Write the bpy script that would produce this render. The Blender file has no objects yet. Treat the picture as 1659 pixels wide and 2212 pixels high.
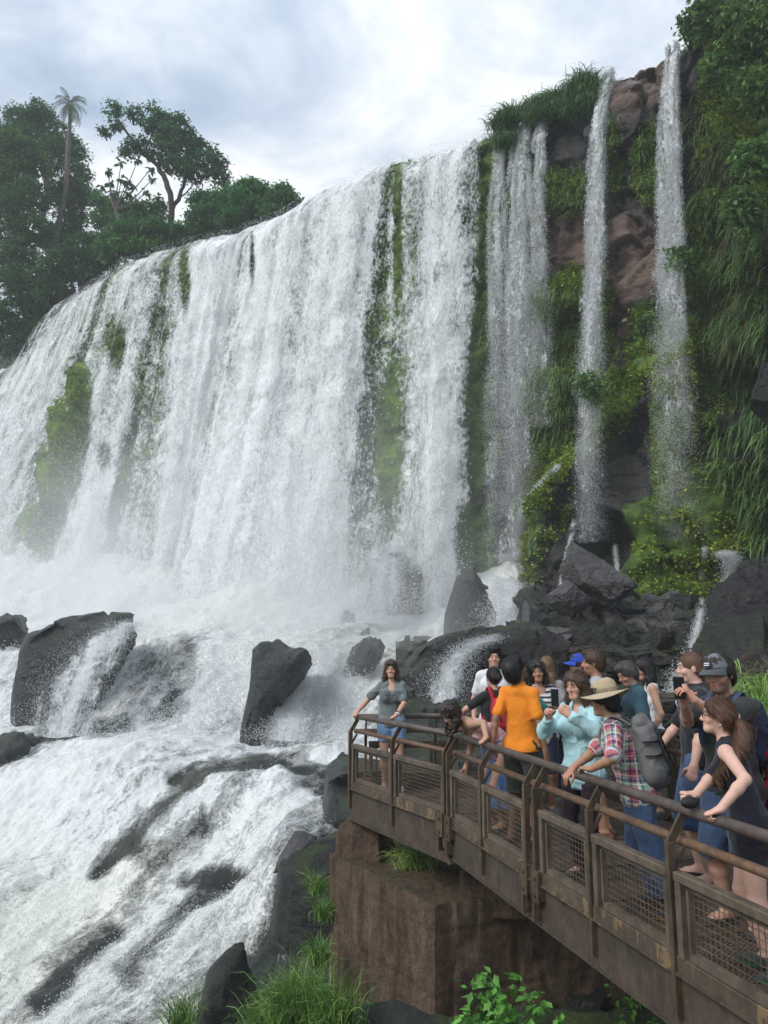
import bpy, math, random
import numpy as np
from mathutils import Vector
sc = bpy.context.scene
COL = sc.collection
R = math.radians
# ------------------------------------------------------------------ camera
PITCH = R(9.3); CAMZ = 1.95; FPX = 1662.0; CX, CY = 829.5, 1106.0
cam = bpy.data.objects.new("camera", bpy.data.cameras.new("camera")); COL.objects.link(cam)
cam.location = (0, 0, CAMZ); cam.rotation_euler = (R(90) + PITCH, 0, 0)
cam.data.sensor_fit = 'VERTICAL'; cam.data.sensor_height = 36; cam.data.sensor_width = 27
cam.data.lens = 36 * FPX / 2212; cam.data.clip_start = 0.05; cam.data.clip_end = 3000
sc.camera = cam
# ------------------------------------------------------------------ world / sun / exposure
SUN_EL, SUN_AZ = R(42), R(236)      # high sun behind thin cloud, behind and left of the viewer
sc.view_settings.view_transform = 'Standard'; sc.view_settings.look = 'None'
sc.view_settings.exposure = 0.36; sc.view_settings.gamma = 1.0; sc.view_settings.use_curve_mapping = False
sc.cycles.transparent_max_bounces = 24; sc.cycles.max_bounces = 10; sc.cycles.diffuse_bounces = 3
sc.cycles.volume_bounces = 6; sc.cycles.use_denoising = True
sc.cycles.sample_clamp_indirect = 4.0
try: sc.cycles.denoiser = 'OPENIMAGEDENOISE'
except Exception: pass

class NT:
    """small node-graph helper"""
    def __init__(s, tree): s.t = tree; s.n = tree.nodes; s.l = tree.links; s.n.clear()
    def node(s, typ, _at=None, **kw):
        n = s.n.new(typ)
        for k, v in (_at or {}).items(): setattr(n, k, v)
        for k, v in kw.items():
            k2 = int(k[1:]) if k[0] == '_' and k[1:].isdigit() else k.replace('__', ' ')
            i = n.inputs[k2]
            if isinstance(v, bpy.types.NodeSocket): s.l.new(v, i)
            else: i.default_value = v
        return n
    def math(s, op, a, b=0.0, c=0.0, clamp=False):
        n = s.node('ShaderNodeMath', {'operation': op, 'use_clamp': clamp}, _0=a, _1=b, _2=c); return n.outputs[0]
    def mix(s, f, a, b, mode='MIX'):
        n = s.n.new('ShaderNodeMix'); n.data_type = 'RGBA'; n.blend_type = mode; n.clamp_factor = True
        for i, v in ((0, f), (6, a), (7, b)):
            if isinstance(v, bpy.types.NodeSocket): s.l.new(v, n.inputs[i])
            else: n.inputs[i].default_value = v if i == 0 or len(v) == 4 else (*v, 1)
        return n.outputs[2]
    def ramp(s, f, stops, interp='LINEAR'):
        n = s.n.new('ShaderNodeValToRGB'); n.color_ramp.interpolation = interp
        e = n.color_ramp.elements
        while len(e) < len(stops): e.new(0.5)
        for el, (p, c) in zip(e, stops):
            el.position = p; el.color = (c, c, c, 1) if not hasattr(c, '__len__') else (*c[:3], 1)
        s.l.new(f, n.inputs[0]); return n.outputs[0]
    def noise(s, vec, scale=5., detail=4., rough=.55, dist=0., dim='3D'):
        n = s.node('ShaderNodeTexNoise', {'noise_dimensions': dim}, Scale=scale, Detail=detail, Roughness=rough, Distortion=dist)
        if vec is not None: s.l.new(vec, n.inputs['Vector'])
        return n.outputs[0]
    def voro(s, vec, scale=5., feature='F1', rnd=1.0):
        n = s.node('ShaderNodeTexVoronoi', {'feature': feature}, Scale=scale, Randomness=rnd)
        if vec is not None: s.l.new(vec, n.inputs['Vector'])
        return n.outputs[0]
    def mapping(s, vec, scale=(1, 1, 1), loc=(0, 0, 0), rot=(0, 0, 0)):
        return s.node('ShaderNodeMapping', Vector=vec, Scale=scale, Location=loc, Rotation=rot).outputs[0]
    def attr(s, name, out=2): return s.node('ShaderNodeAttribute', {'attribute_name': name}).outputs[out]
    def obj(s): return s.n.new('ShaderNodeTexCoord').outputs['Object']
    def geo(s, o='Position'): return s.n.new('ShaderNodeNewGeometry').outputs[o]
    def sep(s, v): return s.node('ShaderNodeSeparateXYZ', Vector=v).outputs
    def bump(s, h, strength=.5, dist=.05): return s.node('ShaderNodeBump', Height=h, Strength=strength, Distance=dist).outputs[0]
    def out(s, surf=None, vol=None):
        o = s.n.new('ShaderNodeOutputMaterial')
        if surf is not None: s.l.new(surf, o.inputs['Surface'])
        if vol is not None: s.l.new(vol, o.inputs['Volume'])
    def bsdf(s, **kw): return s.node('ShaderNodeBsdfPrincipled', **kw).outputs[0]

def newmat(name):
    m = bpy.data.materials.new(name); m.use_nodes = True
    return m, NT(m.node_tree)

world = bpy.data.worlds.new("World"); sc.world = world; world.use_nodes = True
w = NT(world.node_tree)
sky = w.node('ShaderNodeTexSky', {'sky_type': 'NISHITA', 'sun_disc': False, 'sun_elevation': SUN_EL, 'sun_rotation': SUN_AZ,
             'air_density': 1.0, 'dust_density': 2.0}).outputs[0]
dirv = w.n.new('ShaderNodeTexCoord').outputs['Generated']
dx, dy, dz = w.sep(dirv)
zz = w.math('ADD', w.math('MAXIMUM', dz, 0.0), 0.35)
cx = w.math('DIVIDE', dx, zz); cy = w.math('DIVIDE', dy, zz)
cv = w.node('ShaderNodeCombineXYZ', X=cx, Y=cy, Z=dz).outputs[0]
c1 = w.noise(cv, 1.5, 7, .58, .8); c2 = w.noise(w.mapping(cv, loc=(3.1, 1.7, 0)), 4.6, 7, .6, .6)
cl = w.math('ADD', w.math('MULTIPLY', c1, .65), w.math('MULTIPLY', c2, .35))
cloud = w.ramp(cl, [(.40, (2.9, 3.65, 4.7)), (.47, (3.9, 4.65, 5.6)), (.53, (5.3, 5.85, 6.5)), (.61, (7.4, 7.6, 7.8))])
grad = w.math('ADD', .66, w.math('MULTIPLY', w.math('MAXIMUM', dz, 0.0), .80))
vm = w.node('ShaderNodeVectorMath', {'operation': 'SCALE'}, Vector=cloud); w.l.new(grad, vm.inputs['Scale'])
skyc = w.mix(.9, sky, vm.outputs[0])
bg = w.node('ShaderNodeBackground', Color=skyc, Strength=0.112)
wo = w.n.new('ShaderNodeOutputWorld'); w.l.new(bg.outputs[0], wo.inputs[0])
sun = bpy.data.objects.new("sun", bpy.data.lights.new("sun", 'SUN')); COL.objects.link(sun)
sun.data.energy = 1.85; sun.data.angle = R(24); sun.data.color = (1.0, .965, .92)
# direction the light travels
sd = Vector((math.sin(SUN_AZ) * math.cos(SUN_EL), math.cos(SUN_AZ) * math.cos(SUN_EL), math.sin(SUN_EL)))
sun.rotation_euler = (-sd).to_track_quat('-Z', 'Y').to_euler()

# ------------------------------------------------------------------ pixels <-> space (1659 x 2212 view of the photograph)
SP, CP = math.sin(PITCH), math.cos(PITCH)
def ray(px, py):
    v = (CY - np.asarray(py, float)) / FPX; x = (np.asarray(px, float) - CX) / FPX
    return x, CP - v * SP, SP + v * CP
def at(px, py, Y):
    x, y, z = ray(px, py); k = np.asarray(Y, float) / y
    return np.stack([x * k, y * k, CAMZ + z * k], -1)
def at_z(px, py, Z):
    x, y, z = ray(px, py); k = (np.asarray(Z, float) - CAMZ) / z
    return np.stack([x * k, y * k, CAMZ + z * k], -1)
def proj(P):
    P = np.asarray(P, float); d = P - np.array([0, 0, CAMZ])
    f = d[..., 1] * CP + d[..., 2] * SP; u = -d[..., 1] * SP + d[..., 2] * CP
    f = np.where(np.abs(f) < 1e-3, 1e-3, f)
    return CX + FPX * d[..., 0] / f, CY - FPX * u / f

# ------------------------------------------------------------------ noise
def _hash(ix, iy, iz, seed):
    h = (ix.astype(np.int64) * 374761393 + iy.astype(np.int64) * 668265263 + iz.astype(np.int64) * 2147483647 + seed * 1274126177) & 0xffffffff
    h = ((h ^ (h >> 13)) * 1274126177) & 0xffffffff
    return ((h ^ (h >> 16)) & 0xffffff) / float(0xffffff)
def vnoise(P, seed=0):
    P = np.asarray(P, float); i = np.floor(P).astype(np.int64); f = P - i; f = f * f * (3 - 2 * f)
    r = 0
    for a in (0, 1):
        wx = f[..., 0] if a else 1 - f[..., 0]
        for b in (0, 1):
            wy = f[..., 1] if b else 1 - f[..., 1]
            for c in (0, 1):
                wz = f[..., 2] if c else 1 - f[..., 2]
                r = r + wx * wy * wz * _hash(i[..., 0] + a, i[..., 1] + b, i[..., 2] + c, seed)
    return r * 2 - 1
def fbm(P, oct=4, seed=0, gain=.5, lac=2.03):
    P = np.asarray(P, float); s = 0; a = 1.; n = 0
    for o in range(oct):
        s = s + a * vnoise(P * (lac ** o) + o * 17.3, seed + o); n += a; a *= gain
    return s / n
def cellnoise(P, seed=0):
    """(f1 distance, id in 0..1, f2-f1) of jittered cells"""
    P = np.asarray(P, float); i = np.floor(P).astype(np.int64); f = P - i
    d1 = np.full(P.shape[:-1], 9.); d2 = d1.copy(); idv = np.zeros_like(d1)
    for a in (-1, 0, 1):
        for b in (-1, 0, 1):
            for c in (-1, 0, 1):
                jx, jy, jz = i[..., 0] + a, i[..., 1] + b, i[..., 2] + c
                ox = a + _hash(jx, jy, jz, seed) - f[..., 0]; oy = b + _hash(jx, jy, jz, seed + 7) - f[..., 1]; oz = c + _hash(jx, jy, jz, seed + 13) - f[..., 2]
                d = np.sqrt(ox * ox + oy * oy + oz * oz); hid = _hash(jx, jy, jz, seed + 29)
                cl_ = d < d1
                d2 = np.where(cl_, d1, np.minimum(d2, d)); idv = np.where(cl_, hid, idv); d1 = np.where(cl_, d, d1)
    return d1, idv, d2 - d1
def sstep(a, b, x):
    t = np.clip((np.asarray(x, float) - a) / (b - a), 0, 1); return t * t * (3 - 2 * t)
def poly_sd(px, py, poly):
    """signed distance to a polygon, negative inside"""
    px = np.asarray(px, float); py = np.asarray(py, float)
    d = np.full(px.shape, 1e9); ins = np.zeros(px.shape, bool); n = len(poly)
    for k in range(n):
        ax, ay = poly[k]; bx, by = poly[(k + 1) % n]; ex, ey = bx - ax, by - ay
        t = np.clip(((px - ax) * ex + (py - ay) * ey) / (ex * ex + ey * ey + 1e-12), 0, 1)
        d = np.minimum(d, np.hypot(px - ax - t * ex, py - ay - t * ey))
        if ay != by:
            c = ((ay > py) != (by > py)) & (px < ax + (py - ay) / (by - ay) * ex); ins ^= c
    return np.where(ins, -d, d)
def line_d(px, py, pts):
    d = np.full(np.shape(px), 1e9)
    for (ax, ay), (bx, by) in zip(pts[:-1], pts[1:]):
        ex, ey = bx - ax, by - ay
        t = np.clip(((px - ax) * ex + (py - ay) * ey) / (ex * ex + ey * ey + 1e-12), 0, 1)
        d = np.minimum(d, np.hypot(px - ax - t * ex, py - ay - t * ey))
    return d

# ------------------------------------------------------------------ objects
def tag(o, label=None, cat=None, group=None, kind=None):
    if label: o['label'] = label
    if cat: o['category'] = cat
    if group: o['group'] = group
    if kind: o['kind'] = kind
    return o
def empty(name, loc=(0, 0, 0), rz=0.0, parent=None):
    o = bpy.data.objects.new(name, None); COL.objects.link(o); o.location = loc; o.rotation_euler = (0, 0, rz)
    o.empty_display_size = .2
    if parent: o.parent = parent
    return o
def make_mesh(name, V, F, mat=None, smooth=True, attrs=None, cols=None):
    V = np.ascontiguousarray(V, dtype=np.float32).reshape(-1, 3)
    me = bpy.data.meshes.new(name)
    if isinstance(F, np.ndarray): groups = [F] if len(F) else []
    else:
        by = {}
        for f in F: by.setdefault(len(f), []).append(f)
        groups = [np.array(v) for v in by.values()]
    nl = sum(g.size for g in groups); nf = sum(len(g) for g in groups)
    me.vertices.add(len(V)); me.vertices.foreach_set('co', V.ravel())
    me.loops.add(nl); me.polygons.add(nf)
    li = np.concatenate([g.ravel() for g in groups]) if groups else np.zeros(0)
    tot = np.concatenate([np.full(len(g), g.shape[1]) for g in groups]) if groups else np.zeros(0)
    st = np.concatenate([[0], np.cumsum(tot)[:-1]]) if len(tot) else np.zeros(0)
    me.loops.foreach_set('vertex_index', li.astype(np.int32)); me.polygons.foreach_set('loop_start', st.astype(np.int32))
    me.polygons.foreach_set('use_smooth', np.full(nf, smooth, dtype=bool))
    me.update(calc_edges=True)
    for k, v in (attrs or {}).items():
        a = me.attributes.new(k, 'FLOAT', 'POINT'); a.data.foreach_set('value', np.ascontiguousarray(v, dtype=np.float32).ravel())
    if cols is not None:
        c = np.ones((len(V), 4), np.float32); c[:, :3] = np.asarray(cols).reshape(-1, 3)
        a = me.attributes.new('col', 'FLOAT_COLOR', 'POINT'); a.data.foreach_set('color', c.ravel())
    if mat: me.materials.append(mat)
    return me
def mobj(name, V, F, mat=None, parent=None, smooth=True, attrs=None, cols=None, loc=None):
    o = bpy.data.objects.new(name, make_mesh(name, V, F, mat, smooth, attrs, cols)); COL.objects.link(o)
    if parent: o.parent = parent
    if loc is not None: o.location = loc
    return o
def grid_faces(nr, nc, wrap=False):
    r = np.arange(nr - 1)[:, None]; c = np.arange(nc if wrap else nc - 1)[None, :]; c2 = (c + 1) % nc
    return np.stack([r * nc + c, r * nc + c2, (r + 1) * nc + c2, (r + 1) * nc + c], -1).reshape(-1, 4)

class MB:
    """collects simple solids into one mesh"""
    def __init__(s): s.V = []; s.F = []; s.n = 0; s.C = []
    def add(s, V, F, col=None):
        V = np.asarray(V, float).reshape(-1, 3)
        s.V.append(V); s.F += [tuple(int(i) + s.n for i in f) for f in F]; s.n += len(V)
        s.C.append(np.tile(np.array(col if col is not None else (1, 1, 1), float), (len(V), 1)))
    def box(s, c, size, ax=None, col=None, bev=0.0):
        """box with centre c, full size, axes ax (rows x,y,z); chamfered along its long edges when bev > 0"""
        ax = np.eye(3) if ax is None else np.asarray(ax, float); h = np.asarray(size, float) / 2; c = np.asarray(c, float)
        if bev <= 0:
            L = np.array([(x, y, z) for x in (-1, 1) for y in (-1, 1) for z in (-1, 1)], float) * h
            F = [(0, 1, 3, 2), (4, 6, 7, 5), (0, 4, 5, 1), (2, 3, 7, 6), (0, 2, 6, 4), (1, 5, 7, 3)]
        else:
            b = min(bev, h.min() * .9); L = []; idx = {}
            for sx in (-1, 1):
                for sy in (-1, 1):
                    for sz in (-1, 1):
                        for a in range(3):
                            p = h - b; p = p.copy(); p[a] = h[a]
                            idx[(sx, sy, sz, a)] = len(L); L.append(p * (sx, sy, sz))
            L = np.array(L); F = []
            sg = (-1, 1)
            for a in range(3):
                u, v = (a + 1) % 3, (a + 2) % 3
                for q in sg:
                    f = []
                    for (su, sv) in ((-1, -1), (1, -1), (1, 1), (-1, 1)):
                        k = [0, 0, 0]; k[a] = q; k[u] = su; k[v] = sv; f.append(idx[(*k, a)])
                    F.append(tuple(f if q > 0 else f[::-1]))
            for a in range(3):
                u, v = (a + 1) % 3, (a + 2) % 3
                for su in sg:
                    for sv in sg:
                        k0 = [0, 0, 0]; k0[a] = -1; k0[u] = su; k0[v] = sv; k1 = list(k0); k1[a] = 1
                        f = (idx[(*k0, u)], idx[(*k1, u)], idx[(*k1, v)], idx[(*k0, v)])
                        F.append(f if su * sv < 0 else f[::-1])
            for sx in sg:
                for sy in sg:
                    for sz in sg:
                        f = tuple(idx[(sx, sy, sz, a)] for a in range(3)); F.append(f if sx * sy * sz > 0 else f[::-1])
        s.add(L @ ax + c, F, col)
    def bar(s, a, b, wd, th, up=(0, 0, 1), col=None, bev=0.0):
        """rectangular bar from a to b: wd across, th along up"""
        a = np.asarray(a, float); b = np.asarray(b, float); d = b - a; L = np.linalg.norm(d); d /= L
        u = np.asarray(up, float); sd_ = np.cross(d, u)
        if np.linalg.norm(sd_) < 1e-6: sd_ = np.cross(d, (1, 0, 0))
        sd_ /= np.linalg.norm(sd_); u = np.cross(sd_, d)
        s.box((a + b) / 2, (L, wd, th), np.stack([d, sd_, u]), col, bev)
    def tube(s, pts, r, n=10, col=None, caps=True):
        pts = np.asarray(pts, float); r = np.broadcast_to(np.asarray(r, float), (len(pts),))
        V, F = sweep(pts, r, n, caps); s.add(V, F, col)
    def build(s, name, mat, parent=None, smooth=False, use_col=False):
        V = np.concatenate(s.V)
        return mobj(name, V, s.F, mat, parent, smooth, cols=np.concatenate(s.C) if use_col else None)
def sweep(pts, r, n=8, caps=True):
    pts = np.asarray(pts, float); m = len(pts)
    T = np.gradient(pts, axis=0); T /= np.linalg.norm(T, axis=1)[:, None] + 1e-12
    ref = np.array([0, 0, 1.]) if abs(T[0][2]) < .9 else np.array([1., 0, 0])
    u = np.cross(T[0], ref); u /= np.linalg.norm(u); V = []
    a = np.arange(n) * 2 * math.pi / n
    for i in range(m):
        u = u - T[i] * np.dot(u, T[i]); u /= np.linalg.norm(u) + 1e-12; v = np.cross(T[i], u)
        V.append(pts[i] + r[i] * (np.cos(a)[:, None] * u + np.sin(a)[:, None] * v))
    F = [tuple(f) for f in grid_faces(m, n, True)]
    if caps: F += [tuple(range(n))[::-1], tuple(range((m - 1) * n, m * n))]
    return np.concatenate(V), F
def spline(pts, n):
    """Catmull-Rom through pts, n samples"""
    P = np.asarray(pts, float); m = len(P)
    if m < 3: return P[0] + (P[-1] - P[0]) * np.linspace(0, 1, n)[:, None]
    Q = np.vstack([2 * P[0] - P[1], P, 2 * P[-1] - P[-2]])
    t = np.linspace(0, m - 1 - 1e-9, n); i = t.astype(int); f = (t - i)[:, None]
    a, b, c, d = Q[i], Q[i + 1], Q[i + 2], Q[i + 3]
    return .5 * (2 * b + (c - a) * f + (2 * a - 5 * b + 4 * c - d) * f * f + (3 * b - a - 3 * c + d) * f ** 3)

def surfnet(F, org, h):
    """naive surface nets: zero level of grid F (negative inside) -> verts, quads"""
    nx, ny, nz = F.shape; S = F < 0
    c = [S[a:nx - 1 + a, b:ny - 1 + b, d:nz - 1 + d] for a in (0, 1) for b in (0, 1) for d in (0, 1)]
    cnt = sum(x.astype(np.int8) for x in c); act = (cnt > 0) & (cnt < 8)
    ci = np.argwhere(act); idx = np.full(act.shape, -1, np.int64); idx[act] = np.arange(len(ci))
    acc = np.zeros((len(ci), 3)); num = np.zeros(len(ci))
    corners = [(a, b, d) for a in (0, 1) for b in (0, 1) for d in (0, 1)]
    for p in corners:
        for ax in range(3):
            if p[ax]: continue
            q = list(p); q[ax] = 1
            fa = F[ci[:, 0] + p[0], ci[:, 1] + p[1], ci[:, 2] + p[2]]; fb = F[ci[:, 0] + q[0], ci[:, 1] + q[1], ci[:, 2] + q[2]]
            m = (fa < 0) != (fb < 0); t = np.where(m, fa / np.where(m, fa - fb, 1), 0)
            pt = np.tile(np.array(p, float), (len(ci), 1)); pt[:, ax] += t
            acc += pt * m[:, None]; num += m
    V = (ci + acc / num[:, None]) * h + np.asarray(org)
    Q = []
    for ax in range(3):
        u, v = (ax + 1) % 3, (ax + 2) % 3
        sl0 = [slice(None)] * 3; sl1 = [slice(None)] * 3; sl0[ax] = slice(0, -1); sl1[ax] = slice(1, None)
        e = S[tuple(sl0)] != S[tuple(sl1)]; E = np.argwhere(e)
        ok = (E[:, u] > 0) & (E[:, v] > 0) & (E[:, u] < F.shape[u] - 1) & (E[:, v] < F.shape[v] - 1); E = E[ok]
        def cell(du, dv):
            k = E.copy(); k[:, u] += du; k[:, v] += dv; return idx[k[:, 0], k[:, 1], k[:, 2]]
        q = np.stack([cell(-1, -1), cell(0, -1), cell(0, 0), cell(-1, 0)], -1)
        inside0 = S[E[:, 0], E[:, 1], E[:, 2]]
        q[~inside0] = q[~inside0][:, ::-1]; Q.append(q)
    return V, np.concatenate(Q)
def grid_pts(lo, hi, h):
    lo = np.asarray(lo, float); n = np.ceil((np.asarray(hi, float) - lo) / h).astype(int) + 1
    ax = [lo[k] + np.arange(n[k]) * h for k in range(3)]
    return np.stack(np.meshgrid(*ax, indexing='ij'), -1)
rng = np.random.default_rng(7)
# ------------------------------------------------------------------ setting materials
def mat_cliff():
    m, t = newmat('wet_basalt'); p = t.obj()
    moss = t.attr('moss'); red = t.attr('red')
    n1 = t.noise(p, .6, 8, .62); n2 = t.noise(t.mapping(p, (2.2, 2.2, 3.5)), 1.6, 8, .65); n3 = t.noise(p, 9, 6, .7)
    st = t.noise(t.mapping(p, (.25, .25, 2.2)), 1.4, 5, .6)
    dark = t.ramp(t.math('ADD', t.math('MULTIPLY', n1, .55), t.math('MULTIPLY', n2, .45)), [(.33, (.006, .006, .0065)), (.5, (.024, .023, .023)), (.68, (.068, .063, .062))])
    redc = t.ramp(t.math('ADD', t.math('MULTIPLY', st, .6), t.math('MULTIPLY', n2, .4)), [(.35, (.035, .025, .022)), (.5, (.125, .078, .06)), (.65, (.21, .14, .108))])
    rock = t.mix(red, dark, redc)
    g1 = t.ramp(t.noise(p, 1.1, 9, .72), [(.3, (.022, .05, .012)), (.5, (.085, .17, .026)), (.62, (.19, .29, .038)), (.75, (.30, .36, .055))])
    mm = t.math('ADD', moss, t.math('MULTIPLY', t.math('SUBTRACT', t.noise(p, 2.4, 8, .75), .5), 1.5))
    mk = t.ramp(mm, [(.42, 0.), (.58, 1.)])
    col = t.mix(mk, rock, g1)
    rough = t.math('ADD', .34, t.math('MULTIPLY', mk, .5))
    h = t.math('ADD', t.math('MULTIPLY', n2, .6), t.math('ADD', t.math('MULTIPLY', n3, .25), t.math('MULTIPLY', t.noise(p, 22, 4, .7), t.math('MULTIPLY', mk, .5))))
    t.out(t.bsdf(Base__Color=col, Roughness=rough, Normal=t.bump(h, .9, .25)))
    return m
def mat_rock(name, c0=(.012, .012, .013), c1=(.05, .048, .047), mossy=.5, rough=.45):
    m, t = newmat(name); p = t.obj(); gn = t.sep(t.geo('Normal'))[2]
    n = t.noise(p, 1.3, 9, .65); n2 = t.noise(p, 7, 8, .7)
    base = t.ramp(t.math('ADD', t.math('MULTIPLY', n, .55), t.math('MULTIPLY', n2, .45)), [(.33, c0), (.62, c1)])
    g = t.ramp(n2, [(.3, (.012, .024, .006)), (.6, (.06, .095, .02))])
    up = t.math('ADD', t.math('MULTIPLY', gn, .8), t.math('MULTIPLY', t.math('SUBTRACT', t.noise(p, 2.2, 6, .7), .5), 2.2))
    k = t.math('MULTIPLY', t.ramp(up, [(.5, 0.), (.95, 1.)]), mossy)
    t.out(t.bsdf(Base__Color=t.mix(k, base, g), Roughness=t.math('ADD', rough, t.math('MULTIPLY', k, .4)), Normal=t.bump(t.math('ADD', t.math('MULTIPLY', n, 1.2), t.math('ADD', t.math('MULTIPLY', n2, .8), t.math('MULTIPLY', t.voro(t.mapping(p, (1, 1, 1.7)), 2.2, 'DISTANCE_TO_EDGE'), .5))), 1.0, .16)))
    return m
def mat_fall(name, seed, bright=.86, thr=.0):
    """falling foam: dense white clumps over clear gaps (cover = how closed the sheet is)"""
    m, t = newmat(name); a = t.attr('tu'); f = t.attr('fall'); d = t.attr('dens')
    v = t.node('ShaderNodeCombineXYZ', X=a, Y=f, Z=float(seed)).outputs[0]
    wob = t.noise(t.mapping(v, (.5, .25, 1)), 1.0, 3, .5)
    a2 = t.math('ADD', a, t.math('MULTIPLY', t.math('SUBTRACT', wob, .5), 1.2))
    v2 = t.node('ShaderNodeCombineXYZ', X=a2, Y=f, Z=float(seed)).outputs[0]
    s = t.noise(t.mapping(v2, (1.1, .07, 1)), 1.0, 5, .6)
    c = t.noise(t.mapping(v2, (1.0, .55, 1)), 1.0, 7, .66, .5)
    fi = t.noise(t.mapping(v2, (7., 3.4, 1)), 1.0, 5, .72, .6)
    n = t.math('ADD', t.math('MULTIPLY', s, .27), t.math('ADD', t.math('MULTIPLY', c, .31), t.math('MULTIPLY', fi, .42)))
    lo = t.math('SUBTRACT', .70 + thr, t.math('MULTIPLY', d, .30))
    al = t.math('DIVIDE', t.math('SUBTRACT', n, lo), .13, clamp=True)
    col = t.ramp(t.math('SUBTRACT', n, lo), [(.0, (bright * .84, bright * .89, bright * .90)), (.25, (bright, bright, bright))])
    df = t.node('ShaderNodeBsdfDiffuse', Color=col, Normal=t.bump(n, .55, .35)).outputs[0]
    tl = t.node('ShaderNodeBsdfTranslucent', Color=col).outputs[0]
    mx = t.node('ShaderNodeMixShader', Fac=.12); t.l.new(df, mx.inputs[1]); t.l.new(tl, mx.inputs[2])
    tr = t.n.new('ShaderNodeBsdfTransparent').outputs[0]
    ms = t.node('ShaderNodeMixShader', Fac=al); t.l.new(tr, ms.inputs[1]); t.l.new(mx.outputs[0], ms.inputs[2])
    t.out(ms.outputs[0]); return m
def mat_river():
    m, t = newmat('white_water'); fl = t.attr('fu'); ac = t.attr('fv'); d = t.attr('foam')
    v = t.node('ShaderNodeCombineXYZ', X=ac, Y=fl, Z=3.3).outputs[0]
    wob = t.noise(t.mapping(v, (.35, .2, 1)), 1., 4, .6)
    v2 = t.node('ShaderNodeCombineXYZ', X=t.math('ADD', ac, t.math('MULTIPLY', wob, 1.6)), Y=fl, Z=1.).outputs[0]
    big = t.noise(t.mapping(v2, (.55, .16, 1)), 1., 8, .66, .3)
    mid = t.noise(t.mapping(v2, (3.0, 1.4, 1)), 1., 9, .78, .6)
    fine = t.noise(t.mapping(v2, (19, 11, 1)), 1., 5, .8, .6)
    net = t.voro(t.mapping(v2, (3.2, 1.3, 1)), 1., 'DISTANCE_TO_EDGE')
    n = t.math('ADD', t.math('MULTIPLY', big, .30), t.math('ADD', t.math('MULTIPLY', mid, .36), t.math('MULTIPLY', fine, .34)))
    n = t.math('SUBTRACT', n, t.math('MULTIPLY', t.math('MINIMUM', net, .35), .12))
    al = t.math('DIVIDE', t.math('SUBTRACT', n, t.math('SUBTRACT', .71, t.math('MULTIPLY', d, .44))), .13, clamp=True)
    wat = t.ramp(big, [(.35, (.022, .028, .026)), (.5, (.05, .058, .052)), (.65, (.11, .12, .098))])
    foam = t.ramp(mid, [(.3, (.70, .74, .74)), (.6, (.86, .87, .86))])
    tint = t.ramp(t.noise(t.mapping(v, (.12, .08, 1)), 1., 3, .5), [(.5, 0.), (.72, .55)])
    foam = t.mix(tint, foam, (.80, .80, .66))
    col = t.mix(al, wat, foam)
    h = t.math('ADD', t.math('MULTIPLY', n, 1.), t.math('MULTIPLY', al, .35))
    t.out(t.bsdf(Base__Color=col, Roughness=t.math('ADD', .22, t.math('MULTIPLY', al, .6)), Normal=t.bump(h, .8, .16), IOR=1.33))
    return m
def mat_droplet():
    m, t = newmat('water_drops')
    df = t.node('ShaderNodeBsdfDiffuse', Color=(.88, .9, .91, 1)).outputs[0]; tl = t.node('ShaderNodeBsdfTranslucent', Color=(.88, .9, .91, 1)).outputs[0]
    mx = t.node('ShaderNodeMixShader', Fac=.45); t.l.new(df, mx.inputs[1]); t.l.new(tl, mx.inputs[2]); t.out(mx.outputs[0]); return m
def mat_leaf(name, rough=.55, trans=.36):
    m, t = newmat(name); c = t.attr('col', 0)
    b = t.bsdf(Base__Color=c, Roughness=rough)
    tl = t.node('ShaderNodeBsdfTranslucent', Color=c).outputs[0]
    mx = t.node('ShaderNodeMixShader', Fac=trans); t.l.new(b, mx.inputs[1]); t.l.new(tl, mx.inputs[2]); t.out(mx.outputs[0]); return m
M_CLIFF = mat_cliff(); M_RIVER = mat_river(); M_DROP = mat_droplet(); M_LEAF = mat_leaf('leaves'); M_BLADE = mat_leaf('grass_blades', .5, .2)
M_ROCK = mat_rock('dark_rock', (.008, .008, .009), (.038, .036, .036), .6, .27); M_ROCKDRY = mat_rock('grey_rock', (.045, .044, .045), (.13, .124, .124), .10, .5)
M_ROCKMOSS = mat_rock('mossy_rock', (.010, .012, .011), (.04, .045, .038), 1.0, .5)
M_ROCKRED = mat_rock('brown_rock', (.035, .026, .022), (.12, .088, .074), .3, .55)
M_GREYROCK = mat_rock('wet_grey_rock', (.022, .026, .026), (.07, .076, .074), .45, .4)

# ------------------------------------------------------------------ the cliff line
LZ = 32.0
LIP = [(-260, 930), (-120, 870), (0, 807), (79, 764), (119, 728), (147, 680), (190, 633), (222, 613), (278, 573), (333, 555), (397, 534),
       (480, 515), (563, 494), (658, 442), (760, 395), (880, 350), (960, 330), (1060, 297), (1200, 243), (1300, 193), (1370, 150), (1460, 132)]
_lp = np.array([at_z(px, py, LZ) for px, py in LIP])
_ext = np.array([(16.9, 34.2, LZ), (18.2, 31.5, LZ), (18.9, 28.5, LZ), (19.6, 25, LZ), (20.8, 21, LZ), (22.5, 16, LZ), (25, 9, LZ)])
_path = spline(np.vstack([_lp, _ext]), 4000)
_seg = np.concatenate([[0], np.cumsum(np.linalg.norm(np.diff(_path[:, :2], axis=0), axis=1))])
TL = _seg[-1]
def B(t): return np.stack([np.interp(t, _seg, _path[:, 0]), np.interp(t, _seg, _path[:, 1])], -1)
_k = 25
_tg = np.stack([np.convolve(np.gradient(_path[:, a]), np.ones(_k * 4) / (_k * 4), mode='same') for a in (0, 1)], -1)
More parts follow.
